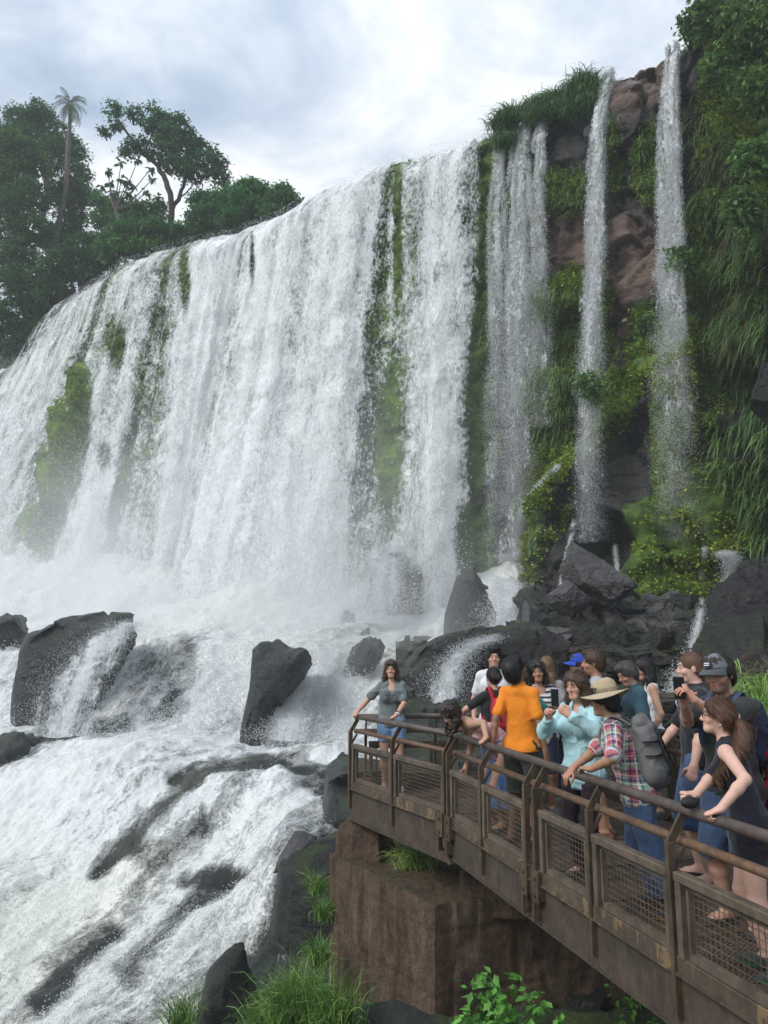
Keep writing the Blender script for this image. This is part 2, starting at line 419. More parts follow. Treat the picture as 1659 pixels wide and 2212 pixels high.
_tg[:80] = _tg[80]; _tg[-80:] = _tg[-80]; _tg /= np.linalg.norm(_tg, axis=1)[:, None]
def NRM(t):
    tx = np.interp(t, _seg, _tg[:, 0]); ty = np.interp(t, _seg, _tg[:, 1])
    return np.stack([ty, -tx], -1)           # to the viewer's side
_lt = np.array([_seg[np.argmin(np.hypot(_path[:, 0] - q[0], _path[:, 1] - q[1]))] for q in _lp])
def t_of(px): return np.interp(px, [l[0] for l in LIP], _lt)
T1460 = float(_lt[-1])
def lip_z(t):
    """height of the edge along the cliff: level under the river, broken on the right"""
    z = np.full(np.shape(t), LZ) + .25 * vnoise(np.stack([t * .8, 0 * t, 0 * t], -1), 5)
    z = z + sstep(T1460 + .6, T1460 + 4, t) * 6 + sstep(T1460 + 4, TL, t) * 3
    return z
def prot(t, h):
    """how far the face stands out of the edge, h = 0 at the foot (z = 2) .. 1 at the edge"""
    px = np.interp(t, _lt, [l[0] for l in LIP])
    s = np.interp(px, [-260, 60, 150, 260, 400, 700, 1000, 1100, 1300, 1460], [16, 15, 11.5, 7.5, 5, 4.2, 3.2, 1.6, 1.0, 1.0])
    h = np.clip(h, -.4, 1.02); g = np.clip(1 - h, 0, 1.4)
    return s * (g ** 1.25) * .95 + .8 * sstep(1.0, .93, h)
BUTT = [(1120, 1420), (1118, 1190), (1135, 1090), (1215, 1000), (1300, 925), (1370, 800), (1440, 690), (1500, 690), (1585, 750), (1620, 900), (1650, 1100), (1700, 1420)]
MOSS = [(1465, 770, 75, 100, 1.), (1475, 960, 70, 200, 1.), (1450, 1230, 80, 180, 1.), (1600, 1110, 55, 110, 1.), (1195, 1060, 50, 110, .9), (1150, 1150, 38, 110, .95),
        (1330, 860, 60, 80, .8), (1255, 960, 70, 50, .8), (1040, 640, 28, 110, .7), (1040, 880, 34, 190, .85), (850, 960, 42, 230, .8), (1000, 1160, 45, 90, .75), (1190, 830, 60, 160, .85),
        (1240, 690, 70, 120, .8), (405, 600, 16, 75, 1.), (248, 735, 34, 70, .9), (545, 560, 8, 60, .8), (285, 600, 12, 40, .7), (178, 950, 36, 150, 1.), (225, 980, 20, 40, .9),
        (110, 1140, 34, 55, .9), (1210, 420, 80, 60, .6), (1410, 360, 50, 90, .9), (1330, 330, 16, 90, .6), (1560, 600, 90, 300, .75), (1600, 250, 90, 250, .9), (860, 560, 14, 180, .75), (1120, 560, 60, 160, .5),
        (1420, 690, 60, 40, .9), (1400, 760, 45, 60, 1.), (1350, 840, 45, 60, 1.), (1285, 925, 50, 50, 1.), (1215, 1000, 45, 50, 1.), (1160, 1075, 36, 60, 1.), (1130, 1160, 30, 70, 1.), (1310, 700, 20, 200, .5), (560, 640, 12, 120, .6), (1540, 1240, 50, 80, .8), (930, 420, 12, 60, .6)]
REDB = [(1180, 520, 45, 75), (1260, 520, 70, 70), (1350, 560, 70, 90), (1400, 600, 60, 90), (1345, 200, 60, 60), (1395, 180, 45, 55), (1330, 680, 50, 60)]
def soft_ell(px, py, lst, soft=.35):
    m = np.zeros(np.shape(px))
    for e in lst:
        r = np.hypot((px - e[0]) / e[2], (py - e[1]) / e[3]); m = np.maximum(m, (e[4] if len(e) > 4 else 1) * sstep(1 + soft, 1 - soft, r))
    return m
def face_pos(t, z):
    h = (z - 2.0) / (lip_z(t) - 2.0)
    return B(t), NRM(t), prot(t, h)
nT, nZ = 900, 330
tt = np.interp(np.linspace(0, 1, nT), [0, .25, .85, 1], [0, t_of(300), T1460 + 8, TL])
zz_ = np.concatenate([np.linspace(-8, 1, 30, endpoint=False), np.linspace(1, 1.001, 1), np.linspace(1.05, 1, 1)])
zf = np.concatenate([np.linspace(-.30, 0, 30, endpoint=False), np.linspace(0, 1, nZ - 60), np.full(30, 1.0)])
back = np.concatenate([np.zeros(nZ - 30), np.linspace(.15, 12, 30)])
TT = np.tile(tt, (nZ, 1)); ZL = lip_z(TT); ZZ = 2 + (ZL - 2) * zf[:, None]
b2, n2, p2 = face_pos(TT, ZZ)
base = np.concatenate([b2 + n2 * (p2 - back[:, None])[..., None], ZZ[..., None]], -1)
PXc, PYc = proj(base)
bs = poly_sd(PXc, PYc, BUTT)
butt = sstep(8, -75, bs) * (PXc > 900) * (base[..., 1] < 60)
hollow = soft_ell(PXc, PYc, [(1395, 985, 42, 105), (1360, 1180, 45, 60), (1590, 830, 40, 60)], .5)
front = (zf < 1.0)[:, None]
d1, cid, d21 = cellnoise(base * np.array([.42, .42, .33]) + fbm(base * .5, 3, 3)[..., None] * .35, 11)
d1b, cidb, d21b = cellnoise(base * np.array([1.05, 1.05, .85]) + 9, 31)
amp = sstep(900, 1150, PXc) * .42 + .35
disp = amp * ((cid - .5) * 1.7 + (cidb - .5) * .55 + .5 * fbm(base * .8, 4, 9) - .25 * sstep(.12, 0, d21) - .12 * sstep(.10, 0, d21b))
strat = vnoise(np.stack([base[..., 0] * .15, base[..., 1] * .15, base[..., 2] * 1.3], -1), 77)
disp = disp + .45 * strat * amp + butt * 2.3 - hollow * 2.4 * (amp > .5)
mossm = soft_ell(PXc, PYc, MOSS); redm = soft_ell(PXc, PYc, REDB, .5) * (1 - mossm)
ov = soft_ell(PXc, PYc, [(1300, 560, 170, 110)], .4); disp = disp + ov * .35
mossm = np.maximum(mossm, np.where(PXc < 1075, .62 + .3 * fbm(base * .3, 3, 52), 0)); mossm = np.maximum(mossm, .25 * (vnoise(base * .35, 51) > 0) * (1 - redm))
disp = disp + mossm * .35 * (.5 + fbm(base * 1.6, 3, 91))
ridge = soft_ell(PXc, PYc, [(212, 850, 20, 55), (190, 940, 26, 85), (160, 1050, 26, 95), (128, 1150, 24, 60)], .5); disp = disp + ridge * 2.4
disp = disp * np.where(front, 1, .5)
cl = base.copy(); cl[..., :2] += n2 * disp[..., None]; cl[..., 2] += np.where(front, 0, .25 * fbm(base * .6, 3, 4))
CLIFF_P, CLIFF_N = cl, n2
cliff = mobj('cliff', cl, grid_faces(nZ, nT), M_CLIFF, attrs={'moss': mossm, 'red': redm})
tag(cliff, kind='structure')
def cliff_at_px(px, py):
    """vertex of the displaced cliff nearest to a pixel, and its outward direction"""
    k = np.argmin(np.hypot(CPX - px, CPY - py) + np.where(cl[..., 1] < 5, 1e6, 0)); i, j = divmod(int(k), nT); return cl[i, j], np.array([*n2[i, j], 0.])
CPX, CPY = proj(cl)

# ------------------------------------------------------------------ falling water
SHEET = [(-200, .8), (60, .8), (120, .95), (150, 1.05), (222, 1.0), (262, .85), (276, .68), (290, .8), (378, .95), (392, .62), (404, .60), (416, .85), (480, 1.05), (552, 1.0), (564, .7), (580, .98),
         (640, 1.08), (760, 1.1), (845, 1.02), (860, .80), (872, .76), (890, .92), (930, .85), (985, 1.0), (1030, .95), (1052, .7), (1066, .32), (1085, .3)]
def sheet_mesh(name, mat, off, seed, t0, t1, dens_fn, ztop=None, zbot=1.5, n=520, m=260, thick=1.0, relief=.5):
    ts = np.linspace(t0, t1, n); u = np.linspace(0, 1, m) ** 1.0
    T = np.tile(ts, (m, 1)); U = np.tile(u[:, None], (1, n)); zt = lip_z(T) + .12 if ztop is None else np.full(T.shape, ztop)
    ang = np.clip(U / .05, 0, 1) * math.pi / 2
    fall = np.clip((U - .03) / .97, 0, 1)
    z = zt - fall * (zt - zbot) - .35 * (1 - np.cos(ang))
    b, nn, p = face_pos(T, z); hh = (z - 2) / (lip_z(T) - 2)
    P3 = np.stack([T * .55, fall * 2.0 + 0 * T, np.full(T.shape, seed * 1.7)], -1)
    str_ = fbm(P3 * np.array([1.8, .5, 1]), 4, seed); clump = fbm(np.stack([T * 1.3, fall * 24, T * 0 + seed], -1), 4, seed + 5)
    o = off * sstep(0, .12, U) + thick * np.sqrt(np.clip(fall, 0, 1)) + relief * str_ * sstep(.02, .25, U) + .35 * clump * sstep(.1, .5, U)
    o = o + np.maximum(0, prot(T, hh) * 0)
    o = np.where(U < .03, -2.2 + (2.2 + off * 0) * np.sin(ang) + 0, o) + .35 * np.sin(ang)
    P = np.concatenate([b + nn * (p + o)[..., None], z[..., None]], -1)
    px, py = proj(P)
    de = dens_fn(T, fall, px, py)
    return mobj(name, P, grid_faces(m, n), mat, attrs={'tu': T, 'fall': fall * (zt - zbot), 'dens': de})
def main_dens(T, f, px, py):
    lpx = np.interp(T, _lt, [l[0] for l in LIP])
    d = np.interp(lpx, [a for a, b in SHEET], [b for a, b in SHEET])
    d = d + .03 + .28 * fbm(np.stack([T * .42, f * 1.6, 0 * T], -1), 3, 8) + .10 * fbm(np.stack([T * 1.3, f * 2, 0 * T + 4], -1), 2, 9)
    bare = soft_ell(px, py, [(172, 900, 22, 100), (150, 1000, 24, 90), (122, 1090, 22, 80), (100, 1150, 20, 50), (248, 735, 20, 55), (400, 610, 11, 62), (848, 960, 30, 170), (1040, 880, 26, 180), (1010, 1160, 30, 60), (225, 985, 14, 30), (860, 520, 9, 160), (545, 560, 5, 55)], .6)
    d = d - bare * .42
    d = d + .12 * sstep(.5, .95, f) + .35 * sstep(.84, 1.0, f)
    return np.clip(d, 0, 1.25)
t_main1 = float(t_of(1085))
wf = empty('waterfall', B(t_of(500)).tolist() + [2.0]); tag(wf, 'broad white waterfall curtain pouring over the full left and middle cliff edge', 'waterfall')
def adopt(o, root):
    o.parent = root; o.matrix_parent_inverse = root.matrix_basis.inverted(); return o
for k, (off, thr) in enumerate(((.35, .0), (1.0, .085))):
    o = sheet_mesh('water_sheet', mat_fall('falling_foam', 2.0 + 5.3 * k, .93, thr), off, 3 + k, 0.0, t_main1, main_dens, n=620, m=300, thick=1.0 + .5 * k); adopt(o, wf)

OCT_V = np.array([(1, 0, 0), (-1, 0, 0), (0, 1, 0), (0, -1, 0), (0, 0, 1), (0, 0, -1)], float)
OCT_F = np.array([(0, 2, 4), (2, 1, 4), (1, 3, 4), (3, 0, 4), (2, 0, 5), (1, 2, 5), (3, 1, 5), (0, 3, 5)])
def drops(name, P, s, stretch=1.6, parent=None, mat=None):
    P = np.asarray(P); n = len(P); s = np.broadcast_to(s, (n,)); st = np.broadcast_to(stretch, (n,))
    jit = rng.uniform(.6, 1.4, (n, 6, 1))
    V = OCT_V[None] * jit * s[:, None, None]; V = V.copy(); V[..., 2] *= st[:, None]
    # lean each drop a little
    V[..., 0] += V[..., 2] * rng.normal(0, .25, (n, 1)); V = V + P[:, None, :]
    F = (OCT_F[None] + (np.arange(n) * 6)[:, None, None]).reshape(-1, 3)
    o = mobj(name, V.reshape(-1, 3), F, mat or M_DROP)
    if parent: adopt(o, parent)
    return o
def sheet_drops(n, lo, hi, f0, f1, off0, off1, size, fn=None):
    T = rng.uniform(lo, hi, n * 3); f = rng.uniform(f0, f1, n * 3)
    zt = lip_z(T); z = zt - f * (zt - 1.5); b, nn, p = face_pos(T, z)
    P = np.concatenate([b + nn * (p + .4 + np.sqrt(f) * 1.2 + rng.uniform(off0, off1, n * 3) * np.sqrt(f))[:, None], z[:, None]], -1)
    px, py = proj(P); d = main_dens(T, f, px, py)
    cl_ = fbm(np.stack([T * 1.1, f * 14, 0 * T], -1), 3, 60)
    keep = rng.uniform(0, 1, n * 3) < np.clip((d - .45) * 1.5 + cl_ * .9, 0, 1); P = P[keep][:n]; f = f[keep][:n]
    return P, size * rng.uniform(.4, 1.3, len(P)) * (.7 + .5 * f)
P, s = sheet_drops(90000, 0.0, t_main1, .02, 1.0, 0, 2.2, .026)
drops('spray_drops', P, s, 1.8, wf)
# spray thrown up along the edge
T = rng.uniform(t_of(60), t_of(1050), 5000); P = np.concatenate([B(T) + NRM(T) * rng.uniform(-.3, .9, 5000)[:, None], (lip_z(T) + .1 + rng.exponential(.04, 5000))[:, None]], -1)
drops('spray_drops', P, .022 * rng.uniform(.4, 1.2, 5000), 1.2, wf)

def stream(label, lip_px, bot, half, n, size, spread=.8, push=.4, sheet=None, strands=3, narrow_end=None):
    """a narrow fall: strands that leave the edge, break into clumps and then into drops; bot = picture points where each one lands"""
    tc = [float(t_of(p)) if p <= 1460 else T1460 + (p - 1460) * .021 for p in lip_px]; root = empty('waterfall', (0, 0, 0)); tag(root, label, 'waterfall')
    AP, AS, AST = [], [], []
    for c, (bx_, by_) in zip(tc, bot):
        b0, n0 = B(np.array(c)), NRM(np.array(c)); os_ = np.linspace(.3, 9, 300); zs = np.full(300, 4.0)
        for _ in range(4):
            Q = np.concatenate([b0 + n0 * os_[:, None], zs[:, None]], -1); ry_ = ray(bx_, by_); zs = CAMZ + Q[:, 1] * ry_[2] / ry_[1]
        k = int(np.argmin(np.abs(proj(np.concatenate([b0 + n0 * os_[:, None], zs[:, None]], -1))[0] - bx_))); o1 = os_[k]; zbot = zs[k]
        if c == tc[0]: root.location = [*(b0 + n0 * o1), zbot]
        jt = int(np.argmin(np.abs(tt - c))); js = slice(max(0, jt - 3), jt + 4); zr = np.linspace(LZ, zbot, 90); prof = np.zeros(90)
        for jj in range(js.start, js.stop):
            colp = cl[:nZ - 30, jj]; oc = (colp[:, :2] - b0) @ n0; prof = np.maximum(prof, np.interp(zr, colp[:, 2], oc))
        prof = np.maximum.accumulate(prof) + .25; fr_ = (LZ - zr) / (LZ - zbot); hull = []
        for q_ in [(0.0, push)] + list(zip(fr_, prof)) + [(1.0, max(o1, prof[-1]))]:      # smallest concave curve in front of the rock
            while len(hull) > 1 and (hull[-1][1] - hull[-2][1]) * (q_[0] - hull[-2][0]) <= (q_[1] - hull[-2][1]) * (hull[-1][0] - hull[-2][0]): hull.pop()
            hull.append(q_)
        prof = np.interp(fr_, [q_[0] for q_ in hull], [q_[1] for q_ in hull]); prof = np.convolve(np.pad(prof, 8, mode='edge'), np.ones(17) / 17, mode='valid')
        path = lambda f: np.maximum(push + (o1 - push) * np.clip(f, 0, 1) ** .8, np.interp(f, fr_, prof))
        f = rng.uniform(0, 1, n) ** .8; wd = half * (.8 + spread * f ** 1.2); sid = rng.integers(0, strands, n); so = ((sid + .5) / strands - .5) * 2 * half * .8
        T = c + so * (1 + spread * .5 * f) + rng.normal(0, .40 / strands + .20 * f, n) * wd + .18 * vnoise(np.stack([f * 9, sid * 5.1, 0 * f], -1), 13)
        z = LZ + .1 - f * (LZ - zbot); o = path(f) + rng.normal(0, .12 + .2 * f, n); cl_ = fbm(np.stack([T * 1.6, f * 22, sid * 3.0], -1), 3, 71); keep = (cl_ + .35 - .1 * f) > rng.uniform(-.3, .55, n)
        bb, nn = B(T), NRM(T); P = np.concatenate([bb + n0 * o[:, None], z[:, None]], -1)[keep]
        AP.append(P); AS.append((size * rng.uniform(.35, 1.25, n) * (1.25 - .6 * f))[keep]); AST.append((1.2 + 3.2 * (1 - f))[keep])
        if sheet:
            for q in range(2):
                m_, w_ = 220, 60; u = np.linspace(0, 1, m_)[:, None]; sw = np.linspace(-1, 1, w_)[None]; hw = half * (1.0 + (spread + .25) * u ** 1.2) * 1.25; TT_ = c + sw * hw; zz = LZ + .1 - u * (LZ - zbot) + 0 * sw
                oo = path(u) + .25 * q + .25 * fbm(np.stack([TT_ * 1.5, u * 8 + 0 * sw, 0 * TT_ + q], -1), 3, 40 + q); ang = np.clip(u / .03, 0, 1); oo = oo - 1.6 * (1 - ang); Pm = np.concatenate([B(TT_) + n0 * oo[..., None], zz[..., None]], -1)
                de = np.clip((sheet[0] - sheet[1] * u) * (1 - sw ** 2) ** .7 + .12 * fbm(np.stack([TT_ * 2, u * 30 + 0 * sw, 0 * TT_], -1), 3, 50), 0, 1.1)
                adopt(mobj('water_sheet', Pm, grid_faces(m_, w_), mat_fall('falling_foam', 9 + q * 3.1 + c, .93, 0.), attrs={'tu': TT_ * 1.3, 'fall': (LZ - zz) * 1.2, 'dens': de}), root)
    drops('spray_drops', np.concatenate(AP), np.concatenate(AS), np.concatenate(AST), root); return root
stream('thin veil of water strands falling below the grass tufts right of the main curtain', [1098, 1132, 1152, 1188], [(1090, 1250), (1108, 1240), (1142, 1130), (1180, 930)], .46, 80000, .0105, 1.1, .5, sheet=(.80, .26), strands=4)
stream('narrow white waterfall dropping past the bare reddish rock face', [1338], [(1312, 1180)], .42, 150000, .0105, 1.3, .5, sheet=(.94, .40), strands=5)
stream('waterfall beside the leafy right-hand cliff, spreading down onto mossy ledges', [1474], [(1538, 1190)], .48, 180000, .0105, 1.9, .5, sheet=(.92, .46), strands=5)
stream('hair-thin trickle of water falling just left of the rightmost waterfall', [1441], [(1462, 800)], .10, 14000, .018, .7, .4, strands=2)

# ------------------------------------------------------------------ river and rapids
COLS = [(-150, [(1205, 55), (1262, 50), (1335, 38), (1400, 33), (1520, 30), (1600, 26), (1900, 18), (2212, 13.5), (2420, 11.5)]),
        (150, [(1205, 52), (1262, 48), (1335, 36), (1400, 31), (1555, 27.5), (1590, 25), (1660, 21.5), (2212, 12.5), (2420, 10.8)]),
        (330, [(1205, 49.5), (1262, 46.5), (1338, 34), (1365, 30.5), (1560, 26.5), (1595, 24.5), (1660, 20.5), (2212, 11.8), (2420, 10.3)]),
        (500, [(1205, 48), (1262, 45), (1340, 33), (1375, 30.0), (1580, 26), (1612, 23.5), (1665, 20), (2212, 11.5), (2420, 10)]),
        (620, [(1205, 46.5), (1262, 44), (1340, 33), (1400, 29), (1600, 25), (1625, 22.5), (1660, 19.5), (1900, 14.2), (2212, 11.3), (2420, 9.8)]),
        (760, [(1205, 44.5), (1262, 42), (1340, 34), (1420, 29), (1600, 24.5), (1630, 22.0), (1655, 19.5), (1900, 14.0), (2212, 11.2), (2420, 9.8)]),
        (900, [(1205, 43), (1262, 41), (1345, 35), (1430, 29), (1600, 24), (1640, 21.5), (1660, 19.5), (1900, 14), (2212, 11.2), (2420, 9.8)]),
        (1150, [(1205, 41), (1262, 39), (1345, 34), (1430, 29), (1600, 24), (1640, 21.5), (1660, 19.5), (1900, 14), (2212, 11.2), (2420, 9.8)])]
nr, ncx = 600, 620
py_ = np.linspace(1205, 2420, nr); px_ = np.linspace(-150, 1150, ncx)
tab = np.array([np.interp(py_, [a for a, b in c[1]], [b for a, b in c[1]]) for c in COLS])     # cols x rows
kx = [c[0] for c in COLS]
Yg = np.array([np.interp(px_, kx, tab[:, r]) for r in range(nr)])
for _ in range(3): Yg[1:-1] = (Yg[:-2] + Yg[1:-1] * 2 + Yg[2:]) / 4
PXg, PYg = np.meshgrid(px_, py_)
riv = at(PXg, PYg, Yg)
# flow coordinates: the water runs down and to the left of the picture
fu = -(riv[..., 1]) * .80 + riv[..., 2] * -.9 - riv[..., 0] * .42; fv = riv[..., 0] * .9 - riv[..., 1] * .42
lump = fbm(np.stack([fv * .45, fu * .22, 0 * fu], -1), 5, 21) * .62 + fbm(np.stack([fv * 1.5, fu * .8, 0 * fu], -1), 4, 22) * .26 + fbm(np.stack([fv * 4, fu * 2.4, 0 * fu], -1), 3, 24) * .09
DARK = [([(377, 1684), (470, 1654), (570, 1642), (740, 1654)], 8, .7), ([(421, 1683), (330, 1760), (213, 1868)], 16, .62), ([(297, 1827), (213, 1880)], 18, .65), ([(411, 1905), (520, 1903)], 16, .6),
        ([(500, 1910), (377, 2000), (278, 2115)], 20, .6), ([(238, 2020), (160, 2100), (99, 2174)], 22, .6), ([(50, 1584), (160, 1576), (273, 1572)], 12, .6), ([(0, 1600), (40, 1580)], 14, .6),
        ([(330, 1420), (320, 1560)], 28, .42), ([(400, 1390), (380, 1540)], 24, .5), ([(660, 1675), (720, 1700), (745, 1760)], 18, .5), ([(720, 1690), (770, 1690)], 26, .7), ([(560, 2110), (470, 2200)], 40, .5),
        ([(430, 1770), (380, 1800), (320, 1850)], 22, .4), ([(640, 1960), (600, 2080), (560, 2200)], 40, .35), ([(730, 1900), (720, 2200)], 70, .9), ([(150, 2130), (40, 2230)], 18, .4)]
foam = np.full(PXg.shape, .875) + .16 * fbm(np.stack([fv * .35, fu * .2, 0 * fu], -1), 4, 31) + .20 * fbm(np.stack([fv * 1.5, fu * .16, 0 * fu], -1), 4, 35)
for pts, wd, k in DARK:
    dd = line_d(PXg + 26 * fbm(riv * .9, 3, 61), PYg + 16 * fbm(riv * .9, 3, 62), pts); mk = sstep(wd * 2.3, wd * .1, dd); foam = foam - k * .54 * mk; lump = lump - .16 * k * mk
foam = np.where(PYg < 1600, foam + .03, foam) + .2 * sstep(1380, 1290, PYg) - .06 * sstep(350, 750, PXg) * sstep(1640, 1700, PYg)
heap = sstep(1420, 1290, PYg); lump = lump + heap * 1.5 * fbm(np.stack([riv[..., 0] * .28, PYg * .012, 0 * fu], -1), 4, 83)
riv = riv + np.stack([0 * lump, -lump * .5, lump * .75], -1)
river = mobj('river', riv, grid_faces(nr, ncx)[:, ::-1], M_RIVER, attrs={'fu': fu, 'fv': fv, 'foam': np.clip(foam, 0, 1.2)})
tag(river, kind='structure')
# flying drops over the rapids
def surf_drops(n, box, up, size, root_name='spray', seed=5):
    pxs = rng.uniform(box[0], box[2], n); pys = rng.uniform(box[1], box[3], n)
    i = np.clip(((pys - 1205) / (2420 - 1205) * (nr - 1)).astype(int), 0, nr - 1); j = np.clip(((pxs + 150) / 1300 * (ncx - 1)).astype(int), 0, ncx - 1)
    P = riv[i, j]; keep = rng.uniform(0, 1, n) < np.clip((foam[i, j] - .62) * 2 + .6 * lump[i, j], 0, 1); P = P[keep]
    return P + np.stack([rng.normal(0, .08, len(P)), rng.normal(0, .08, len(P)), rng.exponential(up, len(P))], -1), size * rng.uniform(.3, 1.2, len(P))
AP = []; AS = []
for box, n, up, sz in (((-60, 1560, 780, 2230), 70000, .05, .011), ((-60, 1340, 800, 1600), 60000, .16, .022), ((560, 1440, 760, 1620), 24000, .2, .018)):
    P, s = surf_drops(n, box, up, sz); AP.append(P); AS.append(s)
n_ = 90000; T = rng.uniform(t_of(-60), t_of(1060), n_); b_, nn_, p_ = face_pos(T, np.full(n_, 3.0)); pl = .5 + .5 * fbm(np.stack([T * .25, 0 * T, 0 * T], -1), 3, 77)
up_ = rng.exponential(1.0, n_) * (.5 + 1.6 * pl); P = np.concatenate([b_ + nn_ * (p_ + .6 + rng.exponential(1.6, n_))[:, None], (3.2 + up_)[:, None]], -1); AP.append(P); AS.append(.034 * rng.uniform(.3, 1.2, n_))
spray = drops('rapids_spray', np.concatenate(AP), np.concatenate(AS), 1.1); tag(spray, kind='stuff', label='fine white spray thrown up over the rapids', cat='spray')
# bed under everything, reaching the horizon
bx, by = np.meshgrid(np.linspace(-700, 700, 60), np.linspace(-300, 1200, 60))
g = mobj('ground', np.stack([bx, by, -9 + 0 * bx], -1), grid_faces(60, 60), M_ROCKMOSS); tag(g, kind='structure')
# the land above the falls: river bed behind the edge and the wooded rise on the left
nt2, nb = 160, 60
tq = np.linspace(0, t_of(1060), nt2); bq = np.linspace(2.5, 70, nb)
Tq, Bq = np.meshgrid(tq, bq); lpx = np.interp(Tq, _lt, [l[0] for l in LIP])
rise = np.interp(lpx, [-260, 120, 260, 330, 420, 1000], [15, 12.5, 5.0, 1.6, .5, .2])
hp = B(Tq) - NRM(Tq) * Bq[..., None]; hz = 31.6 + rise * sstep(1.0, 12, Bq) + .6 * fbm(np.stack([Tq * .2, Bq * .2, 0 * Tq], -1), 3, 2) + .05 * Bq
hill = mobj('hill', np.concatenate([hp, hz[..., None]], -1), grid_faces(nb, nt2), M_ROCKMOSS); tag(hill, kind='structure')

# ------------------------------------------------------------------ mist hanging over the foot of the falls
M_MIST, t = newmat('mist'); p = t.geo('Position'); x, y, z = t.sep(p)
hz_ = t.math('SUBTRACT', 1.0, t.math('DIVIDE', t.math('SUBTRACT', z, 0.5), 17.0), clamp=True)
hz_ = t.math('POWER', hz_, 2.2)
yl = t.math('ADD', y, t.math('MULTIPLY', x, .55))                       # distance measured along the line of the falls
yn = t.math('DIVIDE', t.math('SUBTRACT', yl, 23.0), 9.0, clamp=True)
xr = t.math('DIVIDE', t.math('SUBTRACT', 5.5, x), 8.0, clamp=True)
n = t.noise(t.mapping(p, (.11, .11, .085)), 1.0, 4, .55, .4); nn = t.ramp(n, [(.36, .12), (.62, 1.)])
dn = t.math('MULTIPLY', t.math('MULTIPLY', hz_, nn), t.math('MULTIPLY', yn, xr))
pv = t.node('ShaderNodeVolumePrincipled', Color=(.99, .995, 1, 1), Density=t.math('ADD', t.math('MULTIPLY', dn, .26), t.math('MULTIPLY', t.math('MULTIPLY', t.math('MULTIPLY', t.math('POWER', hz_, 5.0), nn), t.math('MULTIPLY', t.math('DIVIDE', t.math('SUBTRACT', yl, 31.0), 7.0, clamp=True), xr)), 1.5)), Anisotropy=.2).outputs[0]
t.out(vol=pv)
mb = MB(); mb.box((-16, 38, 8.2), (54, 46, 20)); mist = mb.build('mist', M_MIST); tag(mist, 'white mist billowing up from the foot of the falls', 'mist', kind='stuff')
sc.cycles.volume_step_rate = 2.0; sc.cycles.volume_max_steps = 128

M_HAZE, t = newmat('haze'); t.out(vol=t.node('ShaderNodeVolumePrincipled', Color=(.95, .97, 1, 1), Density=.0010).outputs[0])
mb = MB(); mb.box((0, 150, 25), (460, 420, 72)); haze = mb.build('haze', M_HAZE); tag(haze, 'thin bluish haze in the air', 'haze', kind='stuff')
# ------------------------------------------------------------------ rocks
def rock_poly(label, poly, Y, depth, mat, taper=.25, amp=.12, h=None, group=None, seed=1, rnd=.15, name='rock'):
    """boulder whose front outline is given in the picture; real depth, eroded by noise"""
    q = at(np.array([p[0] for p in poly]), np.array([p[1] for p in poly]), Y); xz = q[:, [0, 2]]
    lo = np.array([xz[:, 0].min(), Y - depth * .5, xz[:, 1].min()]) - .4; hi = np.array([xz[:, 0].max(), Y + depth * .5, xz[:, 1].max()]) + .4
    h = h or max(.05, (hi - lo).max() / 80); G = grid_pts(lo, hi, h)
    nz = fbm(G * .9 + seed * 3.1, 4, seed) * amp * 2; d1, ci, d21 = cellnoise(G * .75 + seed, seed + 3); nz = nz + (ci - .5) * amp * 2.6 - sstep(.08, 0, d21) * amp * .5
    s2 = poly_sd(G[..., 0] + nz * .6, G[..., 2] + nz * .6, [tuple(a) for a in xz]); dy = G[..., 1] - Y
    yb = (np.abs(dy) - depth / 2 + .15)
    a = s2 + taper * np.maximum(-dy + 0, dy * .6) ; d = np.maximum(a, yb); d = d + rnd * np.exp(-((a - yb) / .25) ** 2) + nz * .5
    V, F = surfnet(d, lo, h); c = V.mean(0)
    o = mobj(name, V - c, F, mat, loc=c); tag(o, label, 'rock', group); return o
ICO = None
def ico(sub=4):
    import bmesh
    bm = bmesh.new(); bmesh.ops.create_icosphere(bm, subdivisions=sub, radius=1.0); bm.verts.ensure_lookup_table()
    V = np.array([v.co[:] for v in bm.verts]); F = np.array([[v.index for v in f.verts] for f in bm.faces]); bm.free(); return V, F
IV, IF = ico(5)
def block(label, c, size, seed, mat, group=None, tilt=.35, name='rock', cat='rock'):
    r = np.random.default_rng(seed); N = []; D = []
    for a in range(3):
        for sg in (-1, 1):
            n = np.zeros(3); n[a] = sg; n += r.normal(0, .16, 3); N.append(n / np.linalg.norm(n)); D.append(1 * r.uniform(.82, 1.05))
    for _ in range(5):
        n = r.normal(0, 1, 3); n /= np.linalg.norm(n); N.append(n); D.append(r.uniform(.95, 1.25))
    N = np.array(N); D = np.array(D); dots = IV @ N.T; rr = np.where(dots > .05, D / np.maximum(dots, .05), 99).min(1)
    V = IV * rr[:, None]; c1_, ci_, c2_ = cellnoise(V * 1.9 + seed, seed); V = V + IV * (fbm(V * 2.6 + seed, 4, seed) * .07 + (ci_ - .5) * .10 - sstep(.07, 0, c2_) * .05)[:, None]; V = V * (np.asarray(size) / 2)
    a, b, g = r.normal(0, tilt), r.normal(0, tilt), r.uniform(0, 6.28)
    Rx = np.array([[1, 0, 0], [0, math.cos(a), -math.sin(a)], [0, math.sin(a), math.cos(a)]]); Ry = np.array([[math.cos(b), 0, math.sin(b)], [0, 1, 0], [-math.sin(b), 0, math.cos(b)]])
    Rz = np.array([[math.cos(g), -math.sin(g), 0], [math.sin(g), math.cos(g), 0], [0, 0, 1]])
    o = mobj(name, V @ (Rx @ Ry @ Rz).T, IF, mat, loc=c, smooth=False)
    tag(o, label, cat, group); return o
